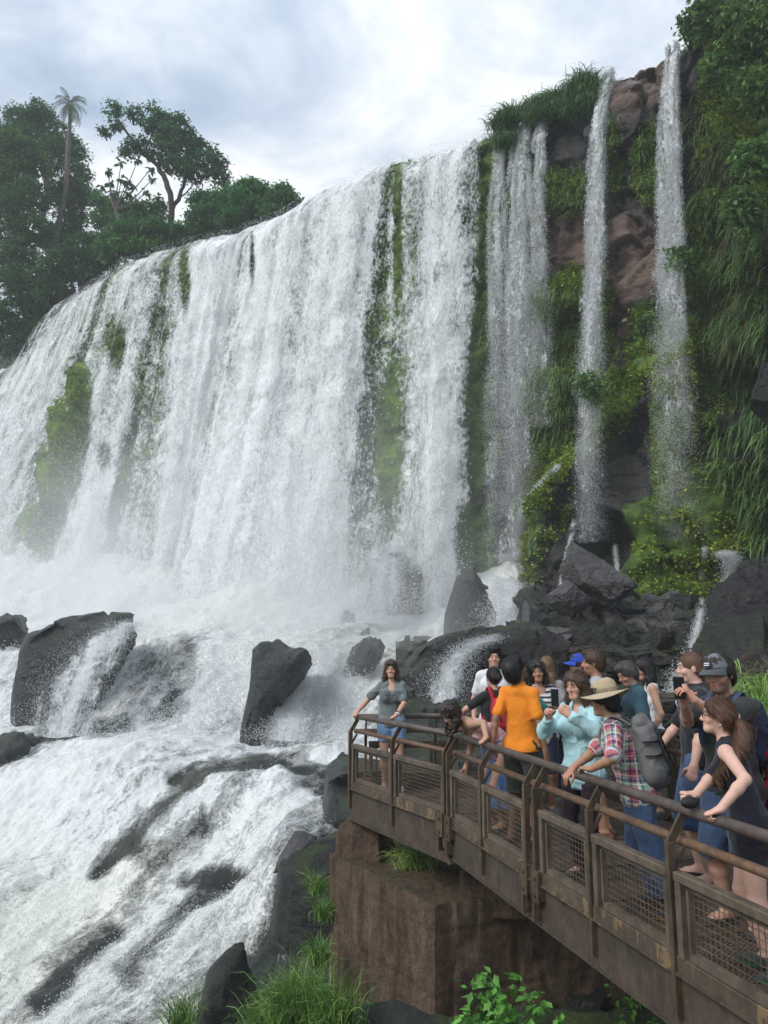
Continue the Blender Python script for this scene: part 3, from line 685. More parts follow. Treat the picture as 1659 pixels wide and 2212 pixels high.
rock_poly('broad dark block of rock with a mossy flat top, left of the rapids', [(38, 1640), (44, 1500), (60, 1410), (76, 1370), (120, 1352), (160, 1338), (272, 1334), (284, 1350), (262, 1420), (235, 1520), (215, 1640)], 28.5, 3.0, M_GREYROCK, .12, .13, seed=3)
rock_poly('upright dark rock pillar standing in the middle of the rapids', [(512, 1680), (522, 1560), (540, 1480), (546, 1400), (566, 1382), (600, 1388), (625, 1402), (662, 1402), (668, 1440), (650, 1470), (610, 1520), (590, 1600), (588, 1680)], 25.6, 2.8, M_GREYROCK, .15, .10, seed=5)
rock_poly('small pointed rock peeking out of the white spray at the foot of the falls', [(732, 1400), (735, 1335), (745, 1312), (754, 1316), (762, 1345), (768, 1400)], 36, 2.0, M_GREYROCK, .3, .10, seed=7)
rock_poly('dark lumpy rock washed by foam between the pillar rock and the woman', [(715, 1490), (735, 1440), (760, 1400), (785, 1380), (806, 1382), (822, 1405), (815, 1450), (790, 1500)], 29, 3.0, M_GREYROCK, .25, .16, seed=9)
rock_poly('small dark rock wet with spray just above the lumpy foam-washed rock', [(765, 1380), (775, 1362), (795, 1356), (800, 1385)], 33, 2.0, M_GREYROCK, .3, .12, seed=10)
rock_poly('large rounded grey rock face with a mossy crest behind the people', [(820, 1660), (850, 1500), (875, 1420), (905, 1395), (960, 1368), (1010, 1355), (1065, 1352), (1150, 1362), (1190, 1400), (1200, 1660)], 24.5, 5.0, M_ROCK, .10, .13, seed=11)
rock_poly('tilted flat-faced grey boulder lodged between the rapids and the pier', [(584, 1892), (600, 1850), (636, 1790), (660, 1792), (690, 1806), (678, 1838), (650, 1868), (620, 1880)], 13.6, .9, M_ROCKDRY, .35, .03, seed=13, rnd=.05)
rock_poly('low dark rock mass under the tilted grey boulder', [(560, 2160), (588, 1960), (600, 1880), (690, 1830), (740, 1800), (780, 1800), (780, 2160)], 13.4, 1.6, M_ROCKMOSS, .3, .12, seed=15)
rock_poly('mossy dark rock at the bottom of the rapids beside the tall grass', [(405, 2290), (430, 2170), (445, 2110), (478, 2075), (505, 2080), (530, 2130), (560, 2200), (570, 2290)], 10.8, 1.6, M_ROCKMOSS, .25, .10, seed=17)
rock_poly('low mossy rock hump in the stream on the far left edge', [(-40, 1680), (-20, 1600), (10, 1578), (50, 1574), (75, 1600), (60, 1680)], 24.0, 2.0, M_GREYROCK, .4, .10, seed=19)
rock_poly('dark rock ledge rising behind the end of the platform', [(690, 1800), (700, 1680), (725, 1662), (800, 1660), (900, 1650), (1000, 1650), (1000, 1800)], 17.5, 3.0, M_GREYROCK, .2, .18, seed=21)
rock_poly('rounded dark mossy rock beside the foaming foot of the thin veil', [(955, 1400), (960, 1330), (985, 1250), (1010, 1240), (1040, 1280), (1060, 1350), (1060, 1400)], 33.5, 3, M_ROCKMOSS, .2, .2, seed=22)
rock_poly('rounded greenish rock under the mossy gap, half lost in spray', [(785, 1340), (798, 1245), (826, 1190), (868, 1192), (900, 1250), (915, 1340)], 38.5, 3, M_ROCKMOSS, .3, .2, seed=26)
rock_poly('faint round rock wrapped in mist at the left foot of the falls', [(-30, 1420), (-20, 1345), (15, 1325), (40, 1335), (48, 1420)], 33, 3, M_GREYROCK, .3, .14, seed=24)
# cliff-foot rubble on the right
block('big leaning slab with a pale smooth face under the narrow waterfall', at(1278, 1250, 29.5), (1.5, 1.3, 2.7), 101, M_ROCKDRY, tilt=.5)
block('squat dark block leaning on the pale slab near the cliff foot', at(1232, 1290, 29.2), (1.0, 1.0, 1.2), 102, M_ROCKDRY)
block('small upright dark rock at the left end of the rubble below the cliff', at(1145, 1335, 28.8), (.55, .6, 1.1), 103, M_ROCKDRY, tilt=.15)
block('huge black boulder at the right edge under the rightmost waterfall', at(1640, 1330, 24.5), (2.6, 2.4, 3.0), 104, M_ROCK, tilt=.2)
block('long slanting black slab at the right edge above the man in the grey cap', at(1590, 1415, 22.5), (2.9, 1.8, .95), 105, M_ROCK, tilt=.25)
block('brown weathered boulder beyond the railing at the right edge', at(1630, 1470, 18.5), (1.4, 1.2, 1.0), 106, M_ROCKRED, tilt=.2)
block('smaller brown boulder left of the weathered one beyond the railing', at(1566, 1490, 19.0), (.9, 1.0, .9), 107, M_ROCKRED, tilt=.2)
block('dark rock overhanging the ledge high on the right edge', at(1662, 850, 29.0), (1.1, 1.2, 1.7), 108, M_ROCK, tilt=.2)
rr = random.Random(5)
for k in range(78):
    px = rr.uniform(1135, 1520); py = rr.uniform(1290, 1425) - max(0, (px - 1300)) * .05; Y = 32.0 - (py - 1290) / 135 * 5.0
    s = rr.uniform(.35, 1.0) * (1.0 if rr.random() < .75 else 1.5)
    block('angular dark stone in the rubble heaped along the cliff foot', at(px, py, Y), (s * rr.uniform(.8, 1.5), s * rr.uniform(.8, 1.3), s * rr.uniform(.6, 1.2)), 200 + k, rr.choice([M_ROCK, M_ROCK, M_ROCKDRY, M_ROCKMOSS]), 'dark stones heaped at the cliff foot')
for k in range(26):
    px = rr.uniform(1170, 1570); py = rr.uniform(1412, 1560); Y = 24.5 - (py - 1412) / 150 * 7
    block('flat dark slab in the layered ledge behind the people', at(px, py, Y), (rr.uniform(1.0, 2.2), rr.uniform(.8, 1.5), rr.uniform(.25, .5)), 300 + k, rr.choice([M_ROCK, M_ROCK, M_ROCKRED]), 'flat slabs layered behind the people', tilt=.10)
# rocky bank below the cliff, running under the walkway
pxb = np.linspace(855, 2100, 380); pyb = np.linspace(1375, 2700, 330)
PXb, PYb = np.meshgrid(pxb, pyb)
Yb = np.interp(PYb, [1375, 1420, 1600, 1700, 1850, 2212, 2700], [33, 25, 17.5, 14.5, 11.5, 9.2, 8.3])
Pb = at(PXb, PYb, Yb)
cb1, cbi, cb21 = cellnoise(Pb * np.array([.8, .8, 1.6]), 71); db = (cbi - .5) * .7 + .35 * fbm(Pb * 1.2, 4, 72)
sl = sstep(30, 25, Yb) * sstep(8, 10, Yb)
Pb = Pb + np.stack([0 * db, -db * .6, db * .7 + 0 * db], -1)
bank = mobj('bank', Pb, grid_faces(len(pyb), len(pxb))[:, ::-1], M_ROCK, smooth=True); tag(bank, kind='structure')

# small cascades over the dark rocks
def cascade(label, pts, Ys, wd, n, size, seed, fl=.25):
    """white water running over rocks along a line of picture points; wd = half widths in metres"""
    Ys = [y if y else cliff_at_px(*p)[0][1] - .35 for p, y in zip(pts, Ys)]; P = at(np.array([p[0] for p in pts]), np.array([p[1] for p in pts]), np.array(Ys)); S = spline(P, 60); Wd = np.interp(np.linspace(0, 1, 60), np.linspace(0, 1, len(wd)), wd)
    r = np.random.default_rng(seed); m = 26; u = np.linspace(-1, 1, m); X = S[:, None, :] + np.stack([u[None] * Wd[:, None], 0 * u[None] * Wd[:, None], 0 * u[None] * Wd[:, None]], -1)
    X[..., 1] += -.18 * np.cos(u * 1.5)[None] + .10 * fbm(X * 3 + seed, 3, seed); X[..., 2] += .10 * fbm(X * 3 + seed, 3, seed + 4)
    ln = np.concatenate([[0], np.cumsum(np.linalg.norm(np.diff(S, axis=0), axis=1))])
    root = empty('waterfall', P[-1]); tag(root, label, 'waterfall')
    de = (1 - u[None] ** 2) * 1.0 + 0 * Wd[:, None]
    o = mobj('water_sheet', X, grid_faces(60, m), mat_fall('falling_foam', 30 + seed, .88, -.02), attrs={'tu': X[..., 0] * 1.6, 'fall': (ln[:, None] + 0 * X[..., 0]) * 1.6, 'dens': np.clip(de * .9 + .1, 0, 1.1)}); adopt(o, root)
    k = r.uniform(0, 59, n); i = k.astype(int); f = (k - i)[:, None]; i2 = np.minimum(i + 1, 59)
    Q = S[i] * (1 - f) + S[i2] * f; Q = Q + np.stack([r.normal(0, .6, n) * Wd[i], r.normal(-.15, .12, n), r.normal(.03, fl * .3, n)], -1)
    drops('spray_drops', Q, size * r.uniform(.3, 1.2, n), 1.4, root)
cascade('foaming cascade at the foot of the thin veil, spilling over dark rocks', [(1085, 1200), (1092, 1240), (1100, 1290), (1095, 1345), (1085, 1400)], [None, None, 32.4, 31.0, 29.4], [.6, .9, 1.0, 1.1, 1.2], 20000, .014, 1)
cascade('wispy water draping the large grey rock behind the curly-haired woman', [(1075, 1380), (1020, 1395), (985, 1430), (965, 1480), (955, 1560)], [22.4, 22.0, 21.8, 21.6, 21.2], [.25, .35, .5, .75, .85], 14000, .008, 2)
cascade('white torrent running down between dark boulders under the rightmost waterfall', [(1562, 1196), (1576, 1216), (1572, 1270), (1560, 1330), (1530, 1390), (1490, 1440), (1462, 1500), (1440, 1560), (1420, 1630)], [None, None, None, 27.5, 25.0, 21.8, 20.2, 18.6, 17.0], [.35, .35, .32, .45, .4, .34, .36, .42, .5], 30000, .012, 3)
cascade('thin white thread of water beside the torrent under the rightmost waterfall', [(1520, 1185), (1512, 1240), (1512, 1300), (1505, 1350), (1492, 1400)], [None, None, None, 27.5, 25.2], [.10, .10, .12, .16, .2], 5000, .012, 4)
cascade('thin trickle slipping off the mossy buttress left of the pale slab', [(1238, 1130), (1228, 1180), (1218, 1230), (1210, 1275)], [None] * 4, [.09, .11, .12, .12], 4000, .012, 5)
cascade('short trickle just right of the pale slab under the narrow waterfall', [(1326, 1180), (1330, 1220), (1332, 1260)], [None] * 3, [.10, .08, .10], 2400, .012, 6)
cascade('slanting white rivulet running down the left rim of the mossy buttress', [(1205, 1010), (1160, 1060), (1128, 1110), (1118, 1160), (1112, 1210)], [None] * 5, [.12, .2, .26, .3, .34], 15000, .015, 7)
cascade('white water sliding off the right side of the broad dark block of rock', [(285, 1345), (235, 1385), (185, 1450), (150, 1520), (130, 1590)], [27.0, 26.5, 25.9, 25.3, 24.9], [.5, 1.0, 1.2, 1.3, 1.4], 24000, .008, 9)
cascade('foam pouring over the rounded greenish rock below the mossy gap', [(850, 1180), (835, 1230), (815, 1290), (800, 1345)], [38.0, 36.6, 35.6, 34.8], [.7, 1.1, 1.4, 1.6], 16000, .014, 10)
cascade('frothy water fanning over the lumpy rock near the middle of the rapids', [(720, 1400), (690, 1440), (655, 1480), (630, 1540), (620, 1600)], [30, 28, 26.5, 25.2, 24.2], [.8, 1.1, 1.2, 1.1, 1.0], 26000, .010, 8)

# ------------------------------------------------------------------ leaves and grass
def leaves(P, size, col, seed=0, droop=.3, aspect=.45, fold=.25):
    """diamond leaves, folded along the midrib: 4 verts, 2 triangles each"""
    r = np.random.default_rng(seed); n = len(P); size = np.broadcast_to(size, (n,))
    az = r.uniform(0, 2 * math.pi, n); el = r.normal(-droop, .55, n)
    d = np.stack([np.cos(az) * np.cos(el), np.sin(az) * np.cos(el), np.sin(el)], -1)
    up = np.stack([r.normal(0, .45, n), r.normal(0, .45, n), np.ones(n)], -1); sdv = np.cross(d, up); sdv /= np.linalg.norm(sdv, axis=1)[:, None]; u = np.cross(sdv, d)
    L = size[:, None]; base = P; tip = P + d * L; mid = P + d * L * .45
    a = mid + sdv * L * aspect * .5 + u * L * fold * .3; b = mid - sdv * L * aspect * .5 + u * L * fold * .3
    V = np.stack([base, a, tip, b], 1).reshape(-1, 3); k = np.arange(n)[:, None] * 4
    F = np.concatenate([k + np.array([[0, 1, 2]]), k + np.array([[0, 2, 3]])]); C = np.repeat(np.broadcast_to(col, (n, 3)), 4, 0)
    return V, F, C
def leafcol(n, lo, hi, seed=0, P=None, ns=.8):
    lo = np.array(lo) * 2.2; hi = np.array(hi) * 2.3
    r = np.random.default_rng(seed); f = np.clip(r.normal(.45, .28, n), 0, 1)
    if P is not None: f = np.clip(f + .45 * fbm(P * ns, 2, seed), 0, 1)
    lo, hi = np.array(lo), np.array(hi); return lo + (hi - lo) * f[:, None]
def clumps(blobs, n_cl, per, cl_r, seed, flat=.45):
    """points of leaf clumps spread through ellipsoids (cx,cy,cz,rx,ry,rz), denser at their skin"""
    r = np.random.default_rng(seed); blobs = np.asarray(blobs, float); vol = blobs[:, 3] * blobs[:, 5]; pick = r.choice(len(blobs), n_cl, p=vol / vol.sum())
    d = r.normal(0, 1, (n_cl, 3)); d /= np.linalg.norm(d, axis=1)[:, None]; rad = r.uniform(.25, 1, n_cl) ** .55
    C = blobs[pick, :3] + d * rad[:, None] * blobs[pick, 3:]
    sz = cl_r * r.uniform(.5, 1.4, n_cl)
    q = r.normal(0, .5, (n_cl, per, 3)) * sz[:, None, None] * np.array([1, 1, flat])
    return (C[:, None, :] + q).reshape(-1, 3), C
def px_blobs(lst, Y, f=1.0, deep=1.0):
    """(px, py, radius px[, radius y px]) at depth Y -> ellipsoids"""
    out = []
    for b in lst:
        y = Y + (b[4] if len(b) > 4 else 0); c = at(b[0], b[1], y); k = y / FPX * f; ry = b[3] if len(b) > 3 and b[3] else b[2]
        out.append((*c, b[2] * k, b[2] * k * deep, ry * k))
    return out
M_BARK, t = newmat('bark'); n = t.noise(t.mapping(t.obj(), (6, 6, 1.5)), 2, 6, .7)
t.out(t.bsdf(Base__Color=t.ramp(n, [(.3, (.05, .042, .034)), (.7, (.19, .165, .135))]), Roughness=.85, Normal=t.bump(n, .6, .05)))
M_DBARK, t = newmat('dark_bark'); n = t.noise(t.mapping(t.obj(), (4, 4, 1.)), 2, 6, .7)
t.out(t.bsdf(Base__Color=t.ramp(n, [(.3, (.018, .015, .013)), (.7, (.075, .062, .052))]), Roughness=.9, Normal=t.bump(n, .6, .05)))
def limb_mesh(limbs, ref):
    mb = MB()
    for pts, r0, r1 in limbs:
        S = spline(pts, 14); S[1:-1] += rng.normal(0, .05, (12, 3)); mb.tube(S - ref, np.linspace(r0, r1, 14), 8)
    return mb
def tree(name, label, cat, base, limbs, blobs, n_cl, per, cl_r, leaf, lo, hi, seed, bark=None, flat=.45, group=None, twigs=True, droop=.3, aspect=.5):
    root = empty(name, base); tag(root, label, cat, group); base = np.asarray(base)
    P, C = clumps(blobs, n_cl, per, cl_r, seed, flat)
    mb = limb_mesh(limbs, base)
    if twigs and limbs:      # thin branches reaching to the clumps
        J = np.concatenate([spline(l[0], 10)[3:] for l in limbs]); r = np.random.default_rng(seed)
        for c in C[r.choice(len(C), min(len(C), 110), replace=False)]:
            j = J[np.argmin(np.linalg.norm(J - c, axis=1) + (J[:, 2] > c[2]) * .8)]; m = (j + c) / 2 + r.normal(0, .18, 3); mb.tube(spline([j, m, c], 5) - base, np.linspace(.045, .015, 5), 4)
    mb.build('trunk', bark or M_DBARK, root, smooth=True)
    V, F, Cc = leaves(P - base, leaf * rng.uniform(.6, 1.3, len(P)), leafcol(len(P), lo, hi, seed, P, .35), seed, droop, aspect)
    mobj('crown', V, F, M_LEAF, root, smooth=False, cols=Cc)
    return root
def Z(zx, zy): return zx * .3968, 164.6 + .3968 * zy        # coordinates of an enlarged view of the left wood
def zb(lst): return [(*Z(b[0], b[1]), b[2] * .3968, (b[3] * .3968 if len(b) > 3 and b[3] else 0), b[4] if len(b) > 4 else 0) for b in lst]
def zl(pts, Y): return [at(*Z(a, b), Y) for a, b in pts]
def gr(c): return (c[0] * 1.0, c[1] * 1.3, c[2] * 1.05)
DG, LG = (.010, .030, .012), (.055, .115, .028)
# spreading umbrella tree
Y = 66
tree('umbrella_tree', 'spreading flat-layered tree with forked dark trunk standing alone against the sky', 'tree', at(*Z(905, 960), Y),
     [(zl([(905, 960), (925, 820), (935, 700), (905, 580), (862, 490)], Y), .34, .22), (zl([(862, 490), (780, 420), (720, 340), (660, 265), (610, 200)], Y), .2, .05), (zl([(935, 730), (985, 640), (1010, 560), (1030, 470), (1080, 400)], Y + 1), .22, .06),
      (zl([(862, 490), (880, 400), (900, 310), (940, 250)], Y + 1), .14, .05), (zl([(780, 420), (820, 330), (830, 240)], Y - 1), .1, .04), (zl([(1010, 560), (1090, 500), (1160, 450)], Y), .1, .04), (zl([(935, 700), (1050, 600), (1100, 560)], Y - 1), .08, .03)],
     px_blobs(zb([(605, 185, 55, 32), (660, 170, 30, 18), (580, 295, 32, 18), (640, 270, 40, 24), (745, 215, 50, 28), (830, 205, 70, 30), (900, 250, 70, 35), (970, 260, 60, 35), (860, 300, 80, 40), (960, 340, 90, 50), (1040, 340, 60, 40), (720, 375, 50, 32), (800, 400, 70, 40),
                  (900, 410, 90, 50), (1010, 430, 90, 50), (1070, 380, 50, 35), (1150, 400, 30, 30), (1130, 480, 80, 45), (1200, 480, 45, 30), (970, 500, 80, 40), (1060, 530, 70, 40), (690, 420, 30, 20), (1190, 550, 60, 35)]), Y, 1, 1.5), 520, 26, .55, .34, (.012, .040, .02), (.055, .14, .05), 41, flat=.28)
# palm
Y = 72; crown = at(*Z(380, 150), Y); base = at(*Z(205, 1400), Y)
root = empty('palm_tree', base); tag(root, 'tall slender palm with a pale leaning trunk and drooping feathery fronds', 'palm')
mb = MB(); S = spline(zl([(205, 1400), (240, 1150), (290, 950), (330, 760), (358, 620), (368, 420), (380, 250), (381, 160)], Y), 40); mb.tube(S - base, np.interp(np.linspace(0, 1, 40), [0, .1, .75, 1], [.42, .30, .22, .13]), 10); mb.build('trunk', M_BARK, root, smooth=True)
VV, FF, CC, nn_ = [], [], [], 0
r = np.random.default_rng(9)
for k in range(26):
    az = k * 2.399; el0 = r.uniform(-.7, 1.2); L = r.uniform(1.9, 3.1); s = np.linspace(0, 1, 16)
    el = el0 - s * r.uniform(1.6, 2.4); d = np.stack([np.cos(az) * np.cos(el), np.sin(az) * np.cos(el), np.sin(el)], -1); C = np.cumsum(d * L / 16, 0) + crown - base
    sdv = np.array([-math.sin(az), math.cos(az), 0])
    for q in (-1, 1):
        P0 = np.repeat(C, 2, 0)[:-1]; n = len(P0); ll = .55 * np.sin(np.linspace(.25, 3.0, n))
        tip = P0 + sdv * q * ll[:, None] * .7 + np.array([0, 0, -1]) * ll[:, None] * r.uniform(.4, .9, (n, 1)) + np.repeat(d, 2, 0)[:-1] * .15
        wv = np.repeat(d, 2, 0)[:-1] * .035
        VV.append(np.stack([P0 - wv, P0 + wv, tip], 1).reshape(-1, 3)); FF.append(np.arange(n * 3).reshape(-1, 3) + nn_); nn_ += n * 3
    wv = np.array([0, 0, .03]); VV.append(np.stack([C - wv, C + wv], 1).reshape(-1, 3)); FF.append(np.concatenate([[(2 * i, 2 * i + 1, 2 * i + 3), (2 * i, 2 * i + 3, 2 * i + 2)] for i in range(15)]) + nn_); nn_ += 32
V = np.concatenate(VV); mobj('crown', V, np.concatenate(FF), M_LEAF, root, smooth=False, cols=leafcol(len(V), (.03, .045, .025), (.10, .12, .06), 3))
# the thick wood on the left
WOOD = [('dense dark broadleaf tree rising behind the palm crown', 76, [(200, 175, 50, 45), (120, 230, 90, 60), (240, 230, 80, 55), (330, 320, 80, 60), (400, 400, 70, 60), (180, 330, 110, 70), (300, 430, 120, 80), (420, 520, 70, 60), (90, 300, 70, 60)], 480, (.008, .026, .012), (.04, .09, .03)),
        ('broad olive-green tree filling the left edge under the skyline', 70, [(40, 330, 70, 60), (110, 400, 110, 80), (30, 450, 80, 80), (200, 480, 90, 70), (90, 560, 120, 90), (10, 620, 80, 90)], 430, (.014, .03, .010), (.07, .105, .025)),
        ('tree with tangled hanging foliage left of the palm trunk', 69, [(60, 720, 120, 90), (180, 660, 110, 90), (40, 860, 110, 100), (180, 820, 110, 90), (120, 960, 130, 100), (20, 1030, 90, 100)], 480, (.010, .030, .012), (.05, .09, .028)),
        ('round dark tree in the gap right of the palm trunk', 74, [(420, 600, 70, 60), (470, 650, 60, 50), (400, 720, 90, 70), (330, 640, 80, 70), (380, 820, 90, 80), (300, 900, 90, 90)], 380, (.008, .028, .012), (.042, .09, .03)),
        ('bushy tree hanging over the left end of the cliff', 66, [(450, 930, 90, 60), (540, 910, 80, 60), (430, 1020, 110, 70), (560, 1000, 90, 60), (330, 1050, 110, 80), (480, 1090, 90, 60), (250, 1130, 110, 90)], 480, (.008, .026, .010), (.045, .085, .026)),
        ('dark thicket tree spreading over the bank below the palm', 66, [(100, 1130, 120, 90), (230, 1250, 120, 90), (80, 1290, 130, 100), (330, 1190, 80, 70), (180, 1400, 110, 80), (20, 1440, 110, 90), (280, 1340, 60, 60)], 520, (.006, .02, .009), (.035, .07, .022)),
        ('low bushy tree at the foot of the umbrella tree', 62, [(650, 880, 90, 60), (740, 860, 100, 70), (860, 860, 110, 70), (960, 880, 100, 60), (720, 940, 110, 50), (840, 950, 120, 50), (600, 950, 80, 50)], 420, (.010, .032, .012), (.055, .11, .03)),
        ('mid-height tree with a loose crown left of the umbrella trunk', 68, [(560, 680, 60, 45), (620, 730, 80, 50), (720, 730, 90, 55), (800, 760, 90, 60), (560, 790, 70, 50), (680, 800, 90, 60), (850, 720, 60, 40)], 300, (.014, .036, .02), (.06, .12, .04)),
        ('rounded dark green tree right of the umbrella tree', 63, [(1250, 660, 60, 50), (1180, 700, 80, 60), (1100, 680, 70, 50), (1120, 780, 110, 60), (1230, 760, 90, 60), (1060, 850, 100, 55), (1200, 850, 100, 45)], 430, (.008, .032, .015), (.045, .105, .03)),
        ('tree with two rounded tops over the middle of the cliff edge', 60, [(1340, 600, 50, 32), (1390, 610, 45, 32), (1330, 680, 80, 50), (1430, 660, 70, 45), (1380, 750, 100, 60), (1480, 720, 60, 45), (1290, 800, 90, 45)], 420, (.010, .036, .015), (.05, .115, .032)),
        ('smallest tree at the right end of the wood beside the falls', 58, [(1535, 630, 45, 35), (1570, 670, 45, 30), (1510, 690, 50, 40), (1590, 700, 30, 18), (1500, 760, 60, 40)], 230, (.012, .036, .015), (.055, .115, .032))]
for k, (lab, Y, bl, n, lo, hi) in enumerate(WOOD):
    B_ = px_blobs(zb(bl), Y, 1, 1.3); cxs = np.mean([b[0] for b in bl]); top = min(b[1] for b in bl); bot = max(b[1] + (b[3] or b[2]) for b in bl)
    base = at(*Z(cxs, bot + 60), Y); limbs = []
    for b in bl[:5]: limbs.append(([base, at(*Z(cxs * .6 + b[0] * .4, (bot + b[1]) / 2), Y), at(*Z(b[0], b[1]), Y)], .22, .05))
    tree('broadleaf_tree', lab, 'tree', base, limbs, B_, int(n * .9), 34, .62, .34, gr(lo), gr(hi), 50 + k, flat=.42)
# cecropia with bare curving branches
Y = 64; cb = at(*Z(660, 860), Y); tips = [(560, 600), (600, 580), (660, 560), (690, 575), (730, 600), (655, 665), (800, 630), (820, 505), (860, 660), (590, 520), (660, 470), (750, 455), (700, 640), (830, 560), (620, 640)]
root = empty('cecropia_tree', cb); tag(root, 'bare-limbed tree with umbrella leaves at its branch tips before the bright sky', 'tree')
mb = MB(); S0 = spline(zl([(660, 860), (640, 760), (610, 680), (600, 600)], Y), 12); mb.tube(S0 - cb, np.linspace(.16, .08, 12), 7)
for a, b in tips:
    j = S0[5 + (a * 7 + b) % 7]; e = at(*Z(a, b), Y); mb.tube(spline([j, (j + e) / 2 + np.array([0, 0, -.35]), e], 9) - cb, np.linspace(.07, .03, 9), 5)
mb.build('trunk', M_BARK, root, smooth=True)
P, dd = [], []
for a, b in tips: P.append(at(*Z(a, b), Y) + rng.normal(0, .08, (16, 3)))
V, F, C = leaves(np.concatenate(P) - cb, .62, leafcol(16 * len(tips), (.012, .035, .015), (.05, .1, .035), 5), 6, .55, .42); mobj('crown', V, F, M_LEAF, root, smooth=False, cols=C)
# undergrowth over the rise
T = rng.uniform(0, t_of(600), 60000); bq_ = rng.uniform(.6, 16, 60000) ** 1.0; lpx = np.interp(T, _lt, [l[0] for l in LIP]); rs = np.interp(lpx, [-260, 120, 260, 330, 420, 1000], [15, 12.5, 5.0, 1.6, .5, .2])
P = np.concatenate([B(T) - NRM(T) * bq_[:, None], (31.9 + rs * sstep(1.0, 12, bq_) + rng.exponential(.45, 60000) * np.interp(lpx, [330, 600], [1.5, .6]))[:, None]], -1)
P = P[fbm(P * .7, 3, 5) > -.12]
V, F, C = leaves(P, .36 * rng.uniform(.5, 1.3, len(P)), leafcol(len(P), (.005, .018, .007), (.04, .075, .022), 8, P, .5), 9)
o = mobj('undergrowth', V, F, M_LEAF, smooth=False, cols=C); tag(o, 'dark undergrowth covering the rise under the left-hand trees', 'undergrowth', kind='stuff')

def blades(roots, out, length, width, seed, rise=.35, droop=1.6, spread=.8, seg=5):
    """grass strips: start up and outward, bend over and hang"""
    r = np.random.default_rng(seed); n = len(roots); length = np.broadcast_to(length, (n,)) * r.uniform(.55, 1.25, n)
    az = r.uniform(0, 2 * math.pi, n); rad = np.stack([np.cos(az), np.sin(az), 0 * az], -1) * spread * r.uniform(.2, 1, (n, 1)); d = np.asarray(out) + rad + np.array([0, 0, rise]); d = d / np.linalg.norm(d, axis=1)[:, None]
    s = np.linspace(0, 1, seg + 1); P = [np.asarray(roots, float)]
    g = droop * r.uniform(.6, 1.3, n)
    for k in range(seg):
        dd_ = d + np.array([0, 0, -1.]) * (g * s[k] * 1.7)[:, None]; dd_ = dd_ / np.linalg.norm(dd_, axis=1)[:, None]; P.append(P[-1] + dd_ * (length / seg)[:, None])
    P = np.stack(P, 1); sdv = np.cross(d, (0, 0, 1.)) + r.normal(0, .4, (n, 3)); sdv /= np.linalg.norm(sdv, axis=1)[:, None] + 1e-9
    wd = (np.array([1, .95, .8, .6, .35, .05])[:seg + 1] if seg == 5 else np.linspace(1, .05, seg + 1)) * width / 2
    V = np.stack([P - sdv[:, None, :] * wd[None, :, None], P + sdv[:, None, :] * wd[None, :, None]], 2).reshape(-1, 3)
    q = np.array([(2 * k, 2 * k + 1, 2 * k + 3, 2 * k + 2) for k in range(seg)]); F = (q[None] + (np.arange(n) * (seg + 1) * 2)[:, None, None]).reshape(-1, 4)
    return V, F, (seg + 1) * 2
def grass_clump(name, label, c, rad, n, length, width, lo, hi, seed, out=(0, 0, 0), rise=.8, droop=1.2, spread=.9, group=None, cat='grass', flat=.4):
    r = np.random.default_rng(seed); roots = r.normal(0, 1, (n, 3)) * np.array([rad, rad, rad * flat]) * .5
    V, F, k = blades(roots, np.asarray(out, float), length, width, seed, rise, droop, spread)
    C = np.repeat(leafcol(n, lo, hi, seed), k, 0)
    o = mobj(name, V, F, M_BLADE, smooth=False, cols=C, loc=c); tag(o, label, cat, group); return o
# long grass on the broken edge of the cliff
TUFT = [(1085, 262, 30), (1105, 246, 34), (1150, 228, 26), (1172, 220, 30), (1195, 212, 30), (1212, 208, 26), (1235, 200, 30), (1260, 178, 36), (1282, 188, 30), (1272, 205, 34), (1160, 245, 30), (1190, 236, 30), (1225, 225, 34), (1092, 300, 30), (1250, 230, 34), (1290, 215, 30)]
for k, (px, py, s) in enumerate(TUFT):
    Y = np.interp(px, [1060, 1300], [42.0, 38.0]) - .6; c = at(px, py + 18, Y)
    grass_clump('grass_tuft', 'tuft of long arching grass crowning the broken cliff edge', c, s / FPX * Y * .75, 520, s / FPX * Y * 1.9, .05, (.018, .05, .018), (.085, .165, .05), 600 + k, out=(-.25, -.55, 0), rise=1.0, droop=1.5, group='long grass tufts along the cliff edge')
# hanging grass on the face
def face_scatter(regs, n, seed, thr=0.):
    r = np.random.default_rng(seed); out = []; nor = []
    ok = (cl[..., 1] > 12)
    for (x, y, rx, ry, w_) in regs:
        m = np.argwhere(ok & (((CPX - x) / rx) ** 2 + ((CPY - y) / ry) ** 2 < 1)); 
        if not len(m): continue
        k = m[r.integers(0, len(m), int(n * w_ * rx * ry / 4000))]; P = cl[k[:, 0], k[:, 1]] + r.normal(0, .08, (len(k), 3)); g = fbm(P * .8, 3, seed) > thr; P = P[g]; k = k[g]
        out.append(P); nor.append(np.concatenate([n2[k[:, 0], k[:, 1]], np.zeros((len(k), 1))], -1))
    return np.concatenate(out), np.concatenate(nor)
n2 = np.broadcast_to(n2, cl.shape[:2] + (2,))
HANG = [(1410, 350, 45, 90, 1.6), (1330, 330, 16, 90, 1.), (1235, 400, 60, 50, 1.2), (1195, 800, 70, 190, 1.1), (1250, 760, 60, 130, 1.2), (1130, 420, 50, 160, .6), (1290, 640, 30, 60, .6), (1300, 900, 30, 40, .5),
        (1555, 560, 70, 330, 1.0), (1620, 620, 60, 300, 1.), (1600, 900, 50, 180, 1.2), (1640, 1000, 40, 150, 1.2), (1050, 640, 20, 200, .5), (1500, 300, 50, 100, .6), (1640, 1160, 30, 40, 1.)]
P, N = face_scatter(HANG, 260, 3, -.15)
